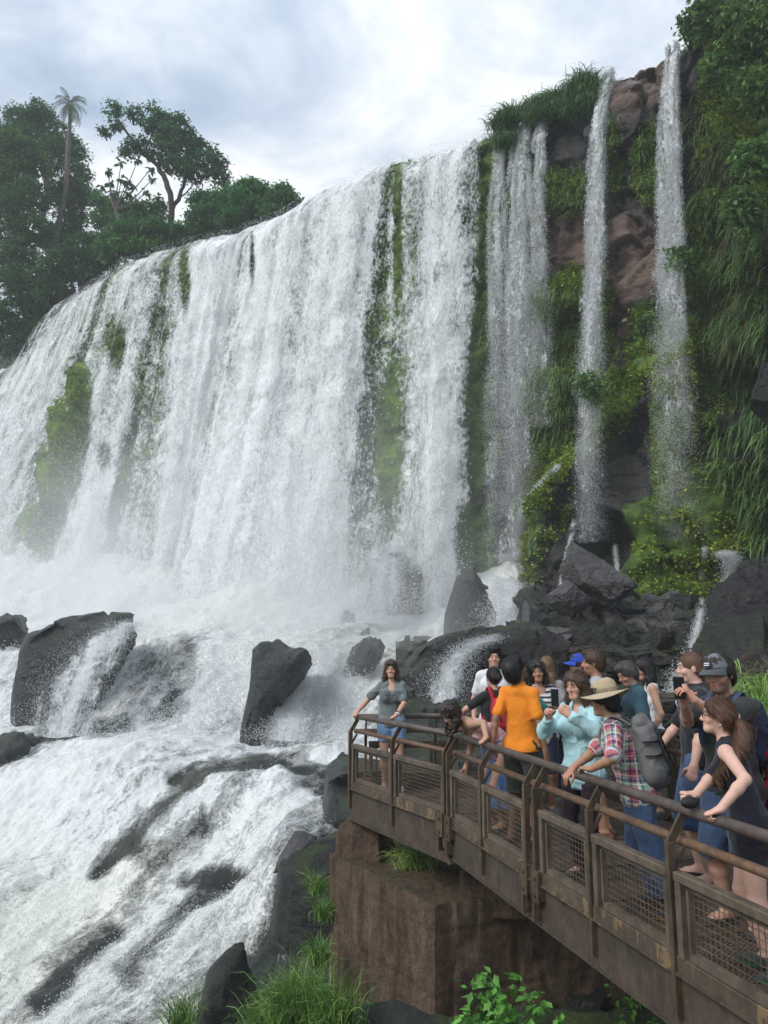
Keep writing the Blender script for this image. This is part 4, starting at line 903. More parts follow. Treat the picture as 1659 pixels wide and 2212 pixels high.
V, F, k = blades(P, N * .9, 1.5, .05, 4, .25, 1.9, .5); C = np.repeat(leafcol(len(P), (.012, .036, .010), (.085, .15, .034), 4, P, .6), k, 0)
o = mobj('hanging_grass', V, F, M_BLADE, smooth=False, cols=C); tag(o, 'long green grass hanging down the cliff face in curtains', 'grass', kind='stuff')
DRY = [(1575, 420, 40, 130, 1.), (1545, 330, 30, 100, 1.), (1600, 560, 40, 120, .8), (1620, 700, 30, 120, .8), (1500, 210, 30, 80, .6), (1560, 720, 40, 90, .5)]
P, N = face_scatter(DRY, 80, 13, -.05)
V, F, k = blades(P, N * .8, 2.1, .05, 14, .0, 2.4, .3); C = np.repeat(leafcol(len(P), (.022, .014, .008), (.06, .042, .022), 4, P, .6), k, 0)
o = mobj('hanging_roots', V, F, M_BLADE, smooth=False, cols=C); tag(o, 'brown dry roots and dead grass hanging on the right-hand cliff', 'dead grass', kind='stuff')
# moss cushions: tiny leaves hugging the mossy stone
MREG = [(e[0], e[1], e[2], e[3], e[4]) for e in MOSS if e[0] > 1100] + [(150, 960, 50, 170, 1.), (400, 600, 14, 70, 1.), (245, 735, 28, 62, 1.), (90, 1140, 36, 50, .8)]
P, N = face_scatter(MREG, 4200, 23, -.18); P = P + N * rng.uniform(.0, .22, (len(P), 1))
V, F, C = leaves(P, .15 * rng.uniform(.5, 1.3, len(P)), leafcol(len(P), (.022, .05, .008), (.185, .23, .026), 24, P, .55), 25, .2, .8)
o = mobj('moss', V, F, M_LEAF, smooth=False, cols=C); tag(o, 'bright yellow-green moss cushions on the wet rock ledges', 'moss', kind='stuff')
# shrubs on the right-hand cliff
SHR = [('leafy bush sticking up at the very top of the right-hand cliff', (1500, 60, 36), 32.5, 500), ('pale green bush against the sky at the top right corner', (1530, 18, 45), 32, 600), ('dense bush in the top right corner of the cliff', (1610, 60, 70), 31, 1100), ('leafy bush below the top right corner beside the falling water', (1560, 150, 50), 31.5, 700),
       ('large dark leafy bush clinging to the right edge of the cliff', (1640, 190, 55), 29.5, 900), ('fresh green leafy bush low on the right edge of the cliff', (1630, 345, 45), 29, 900), ('bush of broad leaves halfway up the right edge', (1610, 450, 45), 29, 700), ('small leafy sprig on the ledge left of the bare rock', (1395, 700, 18), 33.5, 160), ('dark bush in the hollow beside the narrow waterfall', (1275, 830, 30), 34.5, 420), ('small shrub hanging from the ledge over the mossy buttress', (1470, 560, 30), 33.0, 260)]
for k, (lab, (px, py, s), Y, n) in enumerate(SHR):
    c = at(px, py, Y); root = empty('shrub', c); tag(root, lab, 'shrub'); q = s / FPX * Y
    P, C = clumps([(0, 0, 0, q, q * .8, q), (q * .4, -.1, -q * .7, q * .6, q * .6, q * .6), (-q * .5, 0, q * .3, q * .5, q * .5, q * .5)], n // 7, 9, .35, 900 + k, .6)
    mb = MB(); base = np.array([.2, 1.0, -q * .6])
    for e in C[:12]: mb.tube(spline([base, (base + e) / 2 + rng.normal(0, .1, 3), e], 5), np.linspace(.04, .012, 5), 4)
    mb.build('stem', M_DBARK, root, smooth=True)
    V, F, C = leaves(P, .27 * rng.uniform(.6, 1.4, len(P)), leafcol(len(P), (.02, .05, .016) if k != 5 else (.03, .085, .03), (.10, .175, .045), 70 + k), 71 + k, .35, .55); mobj('foliage', V, F, M_LEAF, root, smooth=False, cols=C)
# ------------------------------------------------------------------ steel walkway
def mat_steel(name, c0, c1, rust, rk=.5, peel=None, rough=.6):
    m, t = newmat(name); p = t.obj(); n = t.noise(p, 5, 8, .7); n2 = t.noise(t.mapping(p, (14, 14, 5)), 1.5, 7, .7); n3 = t.noise(t.mapping(p, (3, 3, 1.2)), 2.3, 8, .75)
    c = t.ramp(n, [(.32, c0), (.62, c1)]); k = t.math('MULTIPLY', t.ramp(n2, [(.5, 0.), (.62, 1.)]), rk); c = t.mix(k, c, rust)
    h = n
    if peel is not None:
        pk = t.ramp(n3, [(.44, 1.), (.47, 0.)]); c = t.mix(pk, c, peel); h = t.math('ADD', n, t.math('MULTIPLY', pk, .6))
    t.out(t.bsdf(Base__Color=c, Roughness=rough, Normal=t.bump(h, .5, .012))); return m
M_RAIL = mat_steel('rail_steel', (.040, .030, .026), (.115, .092, .080), (.15, .085, .05), .45, rough=.5)
M_MIDRAIL = mat_steel('rusty_rail', (.06, .036, .022), (.17, .105, .066), (.24, .12, .055), .6)
M_POST = mat_steel('post_steel', (.028, .020, .014), (.095, .066, .042), (.17, .09, .04), .5)
M_PANEL = mat_steel('panel_steel', (.045, .034, .025), (.135, .106, .078), (.17, .115, .068), .55)
M_TOE = mat_steel('peeling_channel', (.04, .030, .022), (.11, .082, .056), (.06, .042, .03), .5, (.20, .135, .068))
M_GIRD = mat_steel('girder_steel', (.026, .020, .016), (.078, .058, .044), (.17, .105, .05), .3, None, .75)
M_WIRE = mat_steel('mesh_wire', (.06, .045, .03), (.16, .12, .085), (.12, .07, .04), .4)
M_DECK, t = newmat('perforated_plate'); p = t.obj()
pr = t.mapping(p, (32, 32, 32), rot=(0, 0, .28)); x, y, z = t.sep(pr); row = t.math('FLOOR', y); sx = t.math('ADD', x, t.math('MULTIPLY', t.math('MODULO', row, 2.0), .5))
fx = t.math('SUBTRACT', t.math('FRACT', sx), .5); fy = t.math('SUBTRACT', t.math('FRACT', y), .5); rd = t.math('SQRT', t.math('ADD', t.math('MULTIPLY', fx, fx), t.math('MULTIPLY', fy, fy)))
hole = t.math('LESS_THAN', rd, .30); n = t.noise(p, 3, 7, .7)
b = t.bsdf(Base__Color=t.ramp(n, [(.35, (.05, .036, .027)), (.65, (.17, .125, .095))]), Roughness=.55)
tr = t.n.new('ShaderNodeBsdfTransparent').outputs[0]; ms = t.node('ShaderNodeMixShader', Fac=hole); t.l.new(b, ms.inputs[1]); t.l.new(tr, ms.inputs[2]); t.out(ms.outputs[0])
def rl(Y): return np.array([3.212 - .2887 * Y, Y, 0.])       # foot of the near railing at distance Y
KN = np.array([.77, 8.46, 0.]); CN = np.array([-.35, 10.42, 0.]); NE = rl(.25)
FC = np.array([2.55, 10.72, 0.]); FK = np.array([3.06, 8.7, 0.]); FE = np.array([5.48, .3, 0.])
RZ, MZ = .93, .745
walk = empty('walkway', (1.9, 6.0, 0)); tag(walk, 'rusty steel viewing walkway with pipe rails and wire mesh panels, crowded with visitors', 'walkway')
def wb(mb, name, mat, smooth=False, parent=None):
    o = mb.build(name, mat, None, smooth); o.parent = parent or walk
    o.data.transform(__import__('mathutils').Matrix.Translation((-1.9, -6.0, 0))); 
    if parent: o.location = (0, 0, 0)
    return o
UP = np.array([0, 0, 1.])
def edge(p0, p1, posts, panels, girder=True, rails=True, zg=-.28, near=True):
    """one straight side: rails inboard, posts outboard, mesh panels, channel and girder; posts and panels are distances from p0"""
    d = (p1 - p0) / np.linalg.norm(p1 - p0); L = np.linalg.norm(p1 - p0); ctr = np.array([2.2, 7.0, 0]); o_ = np.cross(d, UP)
    if np.dot(o_, (p0 + p1) / 2 - ctr) < 0: o_ = -o_
    for s in posts:
        mb = MB(); a = p0 + d * s + o_ * .115
        mb.bar(a + UP * -.2, a + UP * (MZ + .01), .052, .036, d, bev=.004)
        mb.bar(a + UP * MZ, p0 + d * s + o_ * .012 + UP * (RZ - .03), .05, .018, d)
        mb.bar(a + UP * .57, p0 + d * s + o_ * .02 + UP * (MZ - .03), .022, .018, d)
        wb(mb, 'post', M_POST)
    for (a, b) in panels:
        q0, q1 = p0 + d * a + o_ * .10, p0 + d * b + o_ * .10; fr = MB()
        fr.bar(q0 + UP * .575, q1 + UP * .575, .07, .055, UP, bev=.006); fr.bar(q0 + UP * .535 - o_ * .012, q1 + UP * .535 - o_ * .012, .02, .05, UP)
        fr.bar(q0 + d * .03 + UP * .13, q0 + d * .03 + UP * .55, .06, .05, d, bev=.004); fr.bar(q1 - d * .03 + UP * .13, q1 - d * .03 + UP * .55, .05, .04, d, bev=.004)
        fr.bar(q0 + d * .10 + UP * .19, q0 + d * .10 + UP * .52, .03, .02, d); fr.bar(q0 + d * .1 + UP * .165, q1 - d * .02 + UP * .165, .035, .045, UP)
        fo = wb(fr, 'railing_panel', M_PANEL)
        w_ = MB(); a0 = q0 + d * .11 - o_ * .02; ln = (b - a) - .16
        for k in range(int(ln / .042) + 1): w_.bar(a0 + d * .042 * k + UP * .17, a0 + d * .042 * k + UP * .53, .004, .004, d)
        for k in range(9): w_.bar(a0 + UP * (.19 + k * .041), a0 + d * ln + UP * (.19 + k * .041), .004, .004, UP)
        wo_ = wb(w_, 'wire_mesh', M_WIRE, parent=fo)
    if rails:
        mb = MB(); mb.tube([p0 + UP * RZ - d * .04, p1 + UP * RZ + d * .04], .034, 14); wb(mb, 'top_rail', M_RAIL, True)
        mb = MB(); mb.tube([p0 + UP * MZ - d * .04, p1 + UP * MZ + d * .04], .029, 12); wb(mb, 'middle_rail', M_MIDRAIL, True)
    if girder:
        mb = MB(); q = o_ * .095; mb.bar(p0 + q + UP * .085 - d * .0, p1 + q + UP * .085, .05, .10, UP, bev=.005); mb.bar(p0 + q + o_ * .02 + UP * .04, p1 + q + o_ * .02 + UP * .04, .05, .012, UP); wb(mb, 'toe_channel', M_TOE)
        mb = MB(); mb.bar(p0 + q * .9 + UP * (zg + .04) / 2, p1 + q * .9 + UP * (zg + .04) / 2, .022, .03 - zg, UP); mb.bar(p0 + q * .6 + UP * zg, p1 + q * .6 + UP * zg, .11, .016, UP); wb(mb, 'girder', M_GIRD)
    return d, o_
LB = np.linalg.norm(KN - NE); sB = lambda Y: (8.46 - Y) * LB / (8.46 - .25)
dB, oB = edge(KN, NE, [.05, sB(7.575), sB(6.69), sB(6.53), sB(5.737), sB(4.865), sB(4.02), sB(3.9), sB(3.0), sB(2.1)],
              [(.12, sB(7.60)), (sB(7.55), sB(6.72)), (sB(6.46), sB(5.76)), (sB(5.70), sB(4.89)), (sB(4.83), sB(4.05)), (sB(3.85), sB(3.05)), (sB(2.95), sB(2.15))])
LA = np.linalg.norm(CN - KN)
dA, oA = edge(CN, KN, [.03, LA * .49, LA - .06], [(.08, LA * .49 - .03), (LA * .49 + .04, LA - .08)], zg=-.34)
LFc = np.linalg.norm(FC - CN); edge(CN, FC, [.12, LFc * .36, LFc * .68, LFc - .05], [(.16, LFc * .36 - .03), (LFc * .36 + .03, LFc * .68 - .03), (LFc * .68 + .03, LFc - .08)])
LFk = np.linalg.norm(FK - FC); edge(FC, FK, [.05, LFk * .5, LFk - .05], [(.08, LFk * .5 - .03), (LFk * .5 + .03, LFk - .08)])
LFe = np.linalg.norm(FE - FK); edge(FK, FE, [.05 + .95 * k for k in range(9)], [(.09 + .95 * k, .95 * (k + 1)) for k in range(8)])
poly = [NE, KN, CN, FC, FK, FE]
mb = MB(); mb.add([q + UP * 0 for q in poly], [tuple(range(6))]); wb(mb, 'deck', M_DECK)
mb = MB()                                              # seams and cross beams of the deck
for k in range(11):
    s = .1 + k * .78; a = KN + dB * s; tt_ = np.array([.9605, .277, 0]); mb.bar(a - tt_ * .02 + UP * .005, a + tt_ * 2.33 + UP * .005, .075, .012, UP); mb.bar(a + UP * -.1, a + tt_ * 2.33 + UP * -.1, .06, .16, UP)
for s in (.3, .75): a = KN + (CN - KN) * s; b = FK + (FC - FK) * s; mb.bar(a + UP * .005, b + UP * .005, .075, .012, UP); mb.bar(a + UP * -.1, b + UP * -.1, .06, .16, UP)
wb(mb, 'cross_beam', M_POST)
for (p, d, o_) in ((KN + dA * -.12, dA, oA), (KN + dB * .10, dB, oB), (rl(6.69) , dB, oB), (rl(6.50), dB, oB), (rl(3.95), dB, oB)):      # bolted splice boxes
    mb = MB(); c = p + o_ * .15 + UP * .0
    mb.box(c + UP * .02, (.13, .012, .24), np.stack([d, o_, UP]), bev=.004); mb.box(c - d * .06 - o_ * .03 + UP * .03, (.012, .08, .22), np.stack([d, o_, UP])); mb.box(c + d * .06 - o_ * .03 + UP * .03, (.012, .08, .22), np.stack([d, o_, UP]))
    for zz in (-.05, .08): mb.tube([c + UP * zz, c + UP * zz + o_ * .02], .016, 8)
    mb.bar(c - o_ * .03 + UP * -.1, c - o_ * .03 + UP * -.24, .10, .02, d)
    wb(mb, 'splice_box', M_POST)
# slanting stiffener at the kink
mb = MB(); mb.bar(KN + oA * .12 + UP * .1, KN + oA * .13 + UP * -.18, .05, .03, dA); mb.bar(KN + oA * .13 + UP * -.18, KN + oA * .12 + dB * .08 + UP * -.33, .05, .03, dA); wb(mb, 'stiffener', M_GIRD)

# ------------------------------------------------------------------ concrete pier
def mat_pier():
    m, t = newmat('weathered_concrete'); p = t.obj(); gn = t.sep(t.geo('Normal'))[2]
    v = t.noise(t.mapping(p, (6, 6, 1.1)), 1.2, 10, .74); n = t.noise(p, 2.1, 9, .7); f = t.noise(p, 14, 6, .75)
    c = t.ramp(t.math('ADD', t.math('MULTIPLY', v, .5), t.math('ADD', t.math('MULTIPLY', n, .3), t.math('MULTIPLY', f, .2))), [(.36, (.028, .018, .013)), (.45, (.12, .075, .047)), (.54, (.23, .15, .098)), (.64, (.36, .27, .20))])
    st = t.ramp(t.noise(t.mapping(p, (2.5, 2.5, .22)), 1.0, 5, .6), [(.52, 0.), (.66, .6)]); c = t.mix(st, c, (.25, .135, .05))
    up = t.math('ADD', gn, t.math('MULTIPLY', t.math('SUBTRACT', t.noise(p, 5, 6, .7), .5), 1.6)); mk = t.ramp(up, [(.45, 0.), (.8, .8)])
    c = t.mix(mk, c, t.ramp(f, [(.35, (.03, .026, .012)), (.5, (.12, .085, .045)), (.62, (.085, .10, .03))]))
    t.out(t.bsdf(Base__Color=c, Roughness=.85, Normal=t.bump(t.math('ADD', t.math('ADD', t.math('MULTIPLY', v, 1.6), n), t.math('MULTIPLY', f, 1.1)), 1.0, .10))); return m
M_PIER = mat_pier()
pier = empty('pier', (1.3, 9.8, -6.5)); tag(pier, 'massive weathered brown concrete pier holding up the walkway', 'pier')
PL = [(.52, 8.50), (-.70, 10.45), (.6, 12.2), (5.0, 12.0), (4.6, 10.2)]
def pier_part(name, poly, z0, z1, h, amp, seed):
    A = np.array(poly); lo = np.array([A[:, 0].min() - .2, A[:, 1].min() - .2, z0 - .2]); hi = np.array([A[:, 0].max() + .2, A[:, 1].max() + .2, z1 + .2]); G = grid_pts(lo, hi, h)
    vn = fbm(G * np.array([3.0, 3.0, .5]), 4, seed) * amp + fbm(G * 3.5, 4, seed + 2) * amp * .8 + amp * .5 * np.round(2 * vnoise(G * np.array([2.2, 2.2, .35]), seed + 5)) / 2 - amp * .5 * sstep(.05, 0, np.abs(np.mod(G[..., 2] * .9 + .2, 1) - .5) * .5)
    s = poly_sd(G[..., 0], G[..., 1], poly) + vn; zt = G[..., 2] - z1 + fbm(G * 2.3, 4, seed + 9) * amp * 1.3; d = np.maximum(np.maximum(s, zt), z0 - G[..., 2]) + .06 * np.exp(-((s - zt) / .08) ** 2)
    V, F = surfnet(d, lo, h); return mobj(name, V - np.array([1.3, 9.8, -6.5]), F, M_PIER, pier)
def prism(name, poly, z0, z1, res, amp, seed):
    """cast block with crisp arrises: every face its own fine grid, all pushed about by one noise field"""
    VS, FS, n0 = [], [], 0; A = np.array(poly); nn = len(A); org = np.array([1.3, 9.8, -6.5])
    def warp(P):
        d = np.stack([fbm(P * 1.6 + 7 * k, 4, seed + k) for k in range(3)], -1) * amp + np.stack([fbm(P * np.array([5, 5, 1.4]) + 3 * k, 3, seed + 10 + k) for k in range(3)], -1) * amp * .6
        ce = A.mean(0); rad = np.concatenate([P[..., :2] - ce, 0 * P[..., :1]], -1); rad /= np.linalg.norm(rad, axis=-1, keepdims=True) + 1e-9
        g = sstep(.035, 0, np.abs(np.mod(P[..., 2] + .13, .62) - .31)) * .018; ck = np.clip(1 - np.abs(fbm(P * np.array([1.7, 1.7, .22]), 3, seed + 21)) * 14, 0, 1) * .05 + np.clip(fbm(P * 2.6, 3, seed + 31) - .28, 0, 1) * .16
        return P + d - rad * (g + ck)[..., None]
    for k in range(nn):
        a, b = A[k], A[(k + 1) % nn]; m = max(2, int(np.linalg.norm(b - a) / res)); q = max(2, int((z1 - z0) / res)); u, v = np.meshgrid(np.linspace(0, 1, m), np.linspace(0, 1, q))
        P = np.stack([a[0] + (b - a)[0] * u, a[1] + (b - a)[1] * u, z0 + (z1 - z0) * v], -1); VS.append(warp(P).reshape(-1, 3)); FS.append(grid_faces(q, m) + n0); n0 += m * q
    ce = A.mean(0); m = 120; ring = np.concatenate([A[k] + (A[(k + 1) % nn] - A[k]) * np.linspace(0, 1, max(2, int(np.linalg.norm(A[(k + 1) % nn] - A[k]) / res)))[:-1, None] for k in range(nn)]); u = np.linspace(1, 0, 60)[:, None, None]
    P = np.concatenate([ce + (ring - ce)[None] * u, np.full((60, len(ring), 1), z1)], -1); W = warp(P); W[..., 2] += (.05 * fbm(P * 4, 4, seed + 41) + .03 * fbm(P * 14, 3, seed + 42)) * sstep(1.0, .93, u[..., 0]); VS.append(W.reshape(-1, 3)); FS.append(grid_faces(60, len(ring), True) + n0)
    return mobj(name, np.concatenate(VS) - org, np.concatenate(FS), M_PIER, pier)
prism('block', PL, -6.5, -.78, .03, .020, 3)
pier_part('pedestal', [(-.62, 10.30), (-.50, 10.86), (.10, 10.75), (-.08, 10.15)], -1.0, -.36, .03, .04, 5)
pier_part('pedestal', [(.80, 8.78), (.98, 9.28), (1.75, 9.20), (1.50, 8.72)], -1.0, -.30, .03, .035, 7)

# near bank, grass and broad-leaved plants below the pier
pxn = np.linspace(560, 2300, 200); pyn = np.linspace(2180, 3400, 60); PXn, PYn = np.meshgrid(pxn, pyn)
Yn = np.interp(PXn, [560, 800, 950, 1500, 2300], [9.4, 8.2, 7.6, 7.6, 7.0]) - (PYn - 2180) / 1220 * 4.2
Pn = at(PXn, PYn, Yn); Pn[..., 2] += .25 * fbm(Pn * 1.4, 4, 3)
o = mobj('bank', Pn, grid_faces(60, 200)[:, ::-1], M_ROCKMOSS); tag(o, kind='structure')
GLO, GHI = (.018, .048, .012), (.11, .19, .04)
c = at_z(894, 1872, -.76); grass_clump('grass_tuft', 'bright tuft of grass growing on top of the concrete pier', c, .16, 420, .42, .010, (.03, .06, .015), (.16, .22, .05), 801, rise=1.1, droop=1.0, spread=1.1)
c = at_z(905, 1868, -.76)
for k, (px, py, Y, n, L, lab) in enumerate([(650, 2222, 8.3, 900, .66, 'large clump of tall green grass at the foot of the pier'), (580, 2250, 8.6, 450, .5, 'lower grass clump left of the tall grass, beside the rapids'), (730, 2235, 8.0, 350, .55, 'sparse yellowing grass leaning on the lower edge of the pier'),
                                            (690, 2085, 9.8, 300, .36, 'grass tuft halfway up the left side of the pier'), (700, 1985, 10.4, 180, .34, 'short grass tuft high on the left side of the pier'), (395, 2225, 10.2, 260, .5, 'grass tuft at the bottom edge between rapids and mossy rock'), (688, 1930, 11.5, 150, .4, 'little fern-like tuft between the grey boulder and the pier')]):
    c = at(px, py, Y); grass_clump('grass_clump', lab, c, L * .34, n, L, .014, GLO, GHI, 810 + k, out=(-.1, -.15, 0), rise=1.5, droop=.75, spread=.75, flat=.25)
for k, (px, py, Y, s, n, lab) in enumerate([(1015, 2205, 6.6, .26, 60, 'broad-leaved green plant in front of the pier, left of its neighbour'), (1085, 2150, 6.7, .24, 46, 'tallest broad-leaved plant in front of the pier'), (1150, 2190, 6.5, .24, 52, 'broad-leaved plant sprouting right of the tallest one'),
                                            (1430, 2215, 6.9, .3, 70, 'small-leaved plant under the walkway girder at the bottom right'), (1050, 2240, 6.4, .25, 46, 'broad-leaved plant cut by the bottom edge before the pier'), (1390, 2170, 7.6, .2, 40, 'dim leafy sprig in the shade beneath the girder')]):
    c = at(px, py, Y); root = empty('leafy_plant', c + np.array([0, 0, -s * 2.2])); tag(root, lab, 'plant'); r = np.random.default_rng(850 + k); mb = MB(); P = []
    for q in range(7):
        e = r.normal(0, 1, 3) * np.array([s * .6, s * .4, s * .5]); b0 = np.array([r.normal(0, .05), r.normal(0, .05), -s * .1]); S = spline([b0, np.array([e[0] * .4, e[1] * .4, s * 1.2 + e[2] * .3]), np.array([e[0], e[1], s * 2.2 + e[2]])], 8); mb.tube(S, np.linspace(.008, .003, 8), 5)
        for i in (3, 4, 5, 6, 7, 7): P.append(S[i] + r.normal(0, .03, (max(1, n // 11), 3)))
    mb.build('stem', M_LEAF, root, smooth=True, use_col=False)
    root.children[0].data.materials.clear(); root.children[0].data.materials.append(M_DBARK)
    P = np.concatenate(P); sz = (.098 if k < 3 or k == 4 else .065) * r.uniform(.6, 1.2, len(P)); V, F, C = leaves(P, sz, leafcol(len(P), (.03, .09, .015), (.09, .22, .04), 860 + k), 861 + k, .15, .62, .35); mobj('foliage', V, F, M_LEAF, root, smooth=False, cols=C)
o = grass_clump('grass_clump', 'thick bright grass behind the railing at the right edge', at(1655, 1600, 8.9), .42, 900, .55, .014, (.03, .07, .015), (.15, .25, .05), 831, out=(-.2, -.4, 0), rise=1.0, droop=1.2, flat=.9)
o = grass_clump('grass_clump', 'upper grass hanging under the brown boulder at the right edge', at(1652, 1505, 9.8), .36, 600, .55, .014, (.04, .08, .018), (.16, .24, .06), 832, out=(-.3, -.5, 0), rise=.8, droop=1.6, flat=.5)
# ------------------------------------------------------------------ people: one continuous skin each, clothes and hair as children
class SDF:
    def __init__(s, lo, hi, h):
        s.lo = np.asarray(lo, float); s.h = h; s.n = np.ceil((np.asarray(hi, float) - s.lo) / h).astype(int) + 1
        s.F = np.full(tuple(s.n), .5, np.float32)
    def _sl(s, lo, hi):
        a = np.clip(np.floor((np.asarray(lo) - s.lo) / s.h).astype(int), 0, s.n); b = np.clip(np.ceil((np.asarray(hi) - s.lo) / s.h).astype(int) + 1, 0, s.n)
        sl = tuple(slice(a[k], b[k]) for k in range(3)); ax = [s.lo[k] + np.arange(a[k], b[k]) * s.h for k in range(3)]
        return sl, ax
    def put(s, lo, hi, fn, k=.02, mode='add'):
        m = .03 + k; sl, ax = s._sl(np.asarray(lo) - m, np.asarray(hi) + m); A = s.F[sl]
        if A.size == 0: return
        d = fn(np.stack(np.meshgrid(*ax, indexing='ij'), -1)).astype(np.float32)
        if mode == 'add':
            if k > 0: t = np.clip(.5 + .5 * (A - d) / k, 0, 1); s.F[sl] = A * (1 - t) + d * t - k * t * (1 - t)
            else: s.F[sl] = np.minimum(A, d)
        else:
            d = -d
            if k > 0: t = np.clip(.5 - .5 * (A - d) / k, 0, 1); s.F[sl] = A * (1 - t) + d * t + k * t * (1 - t)
            else: s.F[sl] = np.maximum(A, d)
    def cone(s, a, b, ra, rb, k=.02, ax=None, fl=1.0, mode='add'):
        a = np.asarray(a, float); b = np.asarray(b, float); r = max(ra, rb)
        if ax is not None: ax = np.asarray(ax, float) / np.linalg.norm(ax)
        def fn(P):
            q = P - a; ab = b - a
            if ax is not None: q = q + ax * ((q @ ax) * (1 / fl - 1))[..., None]; ab = ab + ax * (ab @ ax) * (1 / fl - 1)
            t = np.clip((q @ ab) / (ab @ ab + 1e-12), 0, 1); return (np.linalg.norm(q - t[..., None] * ab, axis=-1) - (ra + (rb - ra) * t)) * (fl if fl < 1 else 1)
        s.put(np.minimum(a, b) - r, np.maximum(a, b) + r, fn, k, mode)
    def chain(s, pts, rs, k=.02, ax=None, fl=1.0):
        for i in range(len(pts) - 1): s.cone(pts[i], pts[i + 1], rs[i], rs[i + 1], k, ax, fl)
    def ell(s, c, r, M=None, k=.02, mode='add'):
        c = np.asarray(c, float); r = np.asarray(r, float); M = np.eye(3) if M is None else M; e = np.abs(M) @ r if M is not None else r
        e = np.full(3, r.max())
        def fn(P):
            q = (P - c) @ M; k0 = np.linalg.norm(q / r, axis=-1); k1 = np.linalg.norm(q / (r * r), axis=-1); return k0 * (k0 - 1) / np.maximum(k1, 1e-6)
        s.put(c - e, c + e, fn, k, mode)
    def cut(s, p, n, k=0.0):
        """remove everything on the +n side of the plane"""
        p = np.asarray(p, float); n = np.asarray(n, float) / np.linalg.norm(n); ax = [s.lo[i] + np.arange(s.n[i]) * s.h for i in range(3)]
        d = (n[0] * (ax[0] - p[0]))[:, None, None] + (n[1] * (ax[1] - p[1]))[None, :, None] + (n[2] * (ax[2] - p[2]))[None, None, :]
        s.F = np.maximum(s.F, d.astype(np.float32))
    def folds(s, amp, sc=(4, 4, 9), seed=0):
        i = np.argwhere(np.abs(s.F) < .03); P = s.lo + i * s.h; P = P + .05 * np.stack([vnoise(P * 7, seed + 1), vnoise(P * 7, seed + 2), vnoise(P * 7, seed + 3)], -1)
        r = 1 - 2 * np.abs(vnoise(P * np.asarray(sc), seed)); r2 = 1 - 2 * np.abs(vnoise(P[:, [1, 0, 2]] * np.asarray(sc) * 1.7 + 5, seed + 9)); s.F[i[:, 0], i[:, 1], i[:, 2]] -= ((np.clip(r, 0, 1) ** 2 + .5 * np.clip(r2, 0, 1) ** 2) * amp).astype(np.float32)
    def noise(s, amp, sc=(8, 8, 8), seed=0, oct=3):
        i = np.argwhere(np.abs(s.F) < .03); P = s.lo + i * s.h; s.F[i[:, 0], i[:, 1], i[:, 2]] += (fbm(P * np.asarray(sc), oct, seed) * amp).astype(np.float32)
    def mesh(s): return surfnet(s.F, s.lo, s.h)

def rotx(a): return np.array([[1, 0, 0], [0, math.cos(a), -math.sin(a)], [0, math.sin(a), math.cos(a)]])
def roty(a): return np.array([[math.cos(a), 0, math.sin(a)], [0, 1, 0], [-math.sin(a), 0, math.cos(a)]])
def rotz(a): return np.array([[math.cos(a), -math.sin(a), 0], [math.sin(a), math.cos(a), 0], [0, 0, 1]])
def unit(v): v = np.asarray(v, float); return v / (np.linalg.norm(v) + 1e-12)
def ik(a, b, l1, l2, pole):
    d = b - a; L = np.linalg.norm(d)
    if L > (l1 + l2) * .995: b = a + d / L * (l1 + l2) * .995; d = b - a; L = np.linalg.norm(d)
    c = (l1 * l1 - l2 * l2 + L * L) / (2 * L); h = math.sqrt(max(0, l1 * l1 - c * c)); n = d / L; p = np.asarray(pole, float); p = unit(p - n * (p @ n)); return a + n * c + p * h, b

def mat_cloth(name, rough=.85, sc=60, pattern=None):
    m, t = newmat(name); p = t.obj(); c = t.attr('col', 0) if pattern is None else pattern(t, p)
    n = t.noise(p, sc, 4, .6); n2 = t.noise(t.mapping(p, (1, 1, .6)), 9, 4, .6)
    v = t.math('ADD', .82, t.math('MULTIPLY', n, .36)); s_ = t.node('ShaderNodeVectorMath', {'operation': 'SCALE'}, Vector=c); t.l.new(v, s_.inputs['Scale'])
    t.out(t.bsdf(Base__Color=s_.outputs[0], Roughness=rough, Normal=t.bump(t.math('ADD', n2, t.math('MULTIPLY', n, .15)), .45, .02), Sheen__Weight=.15)); return m
M_CLOTH = mat_cloth('cloth')
def _denim(t, p):
    n = t.noise(t.mapping(p, (60, 60, 14)), 1, 4, .7); n2 = t.noise(p, 5, 4, .6)
    s_ = t.node('ShaderNodeVectorMath', {'operation': 'SCALE'}, Vector=t.attr('col', 0)); t.l.new(t.math('ADD', .45, t.math('ADD', t.math('MULTIPLY', n, .5), t.math('MULTIPLY', n2, .6))), s_.inputs['Scale']); return s_.outputs[0]
M_DENIM = mat_cloth('denim', .9, 90, _denim)
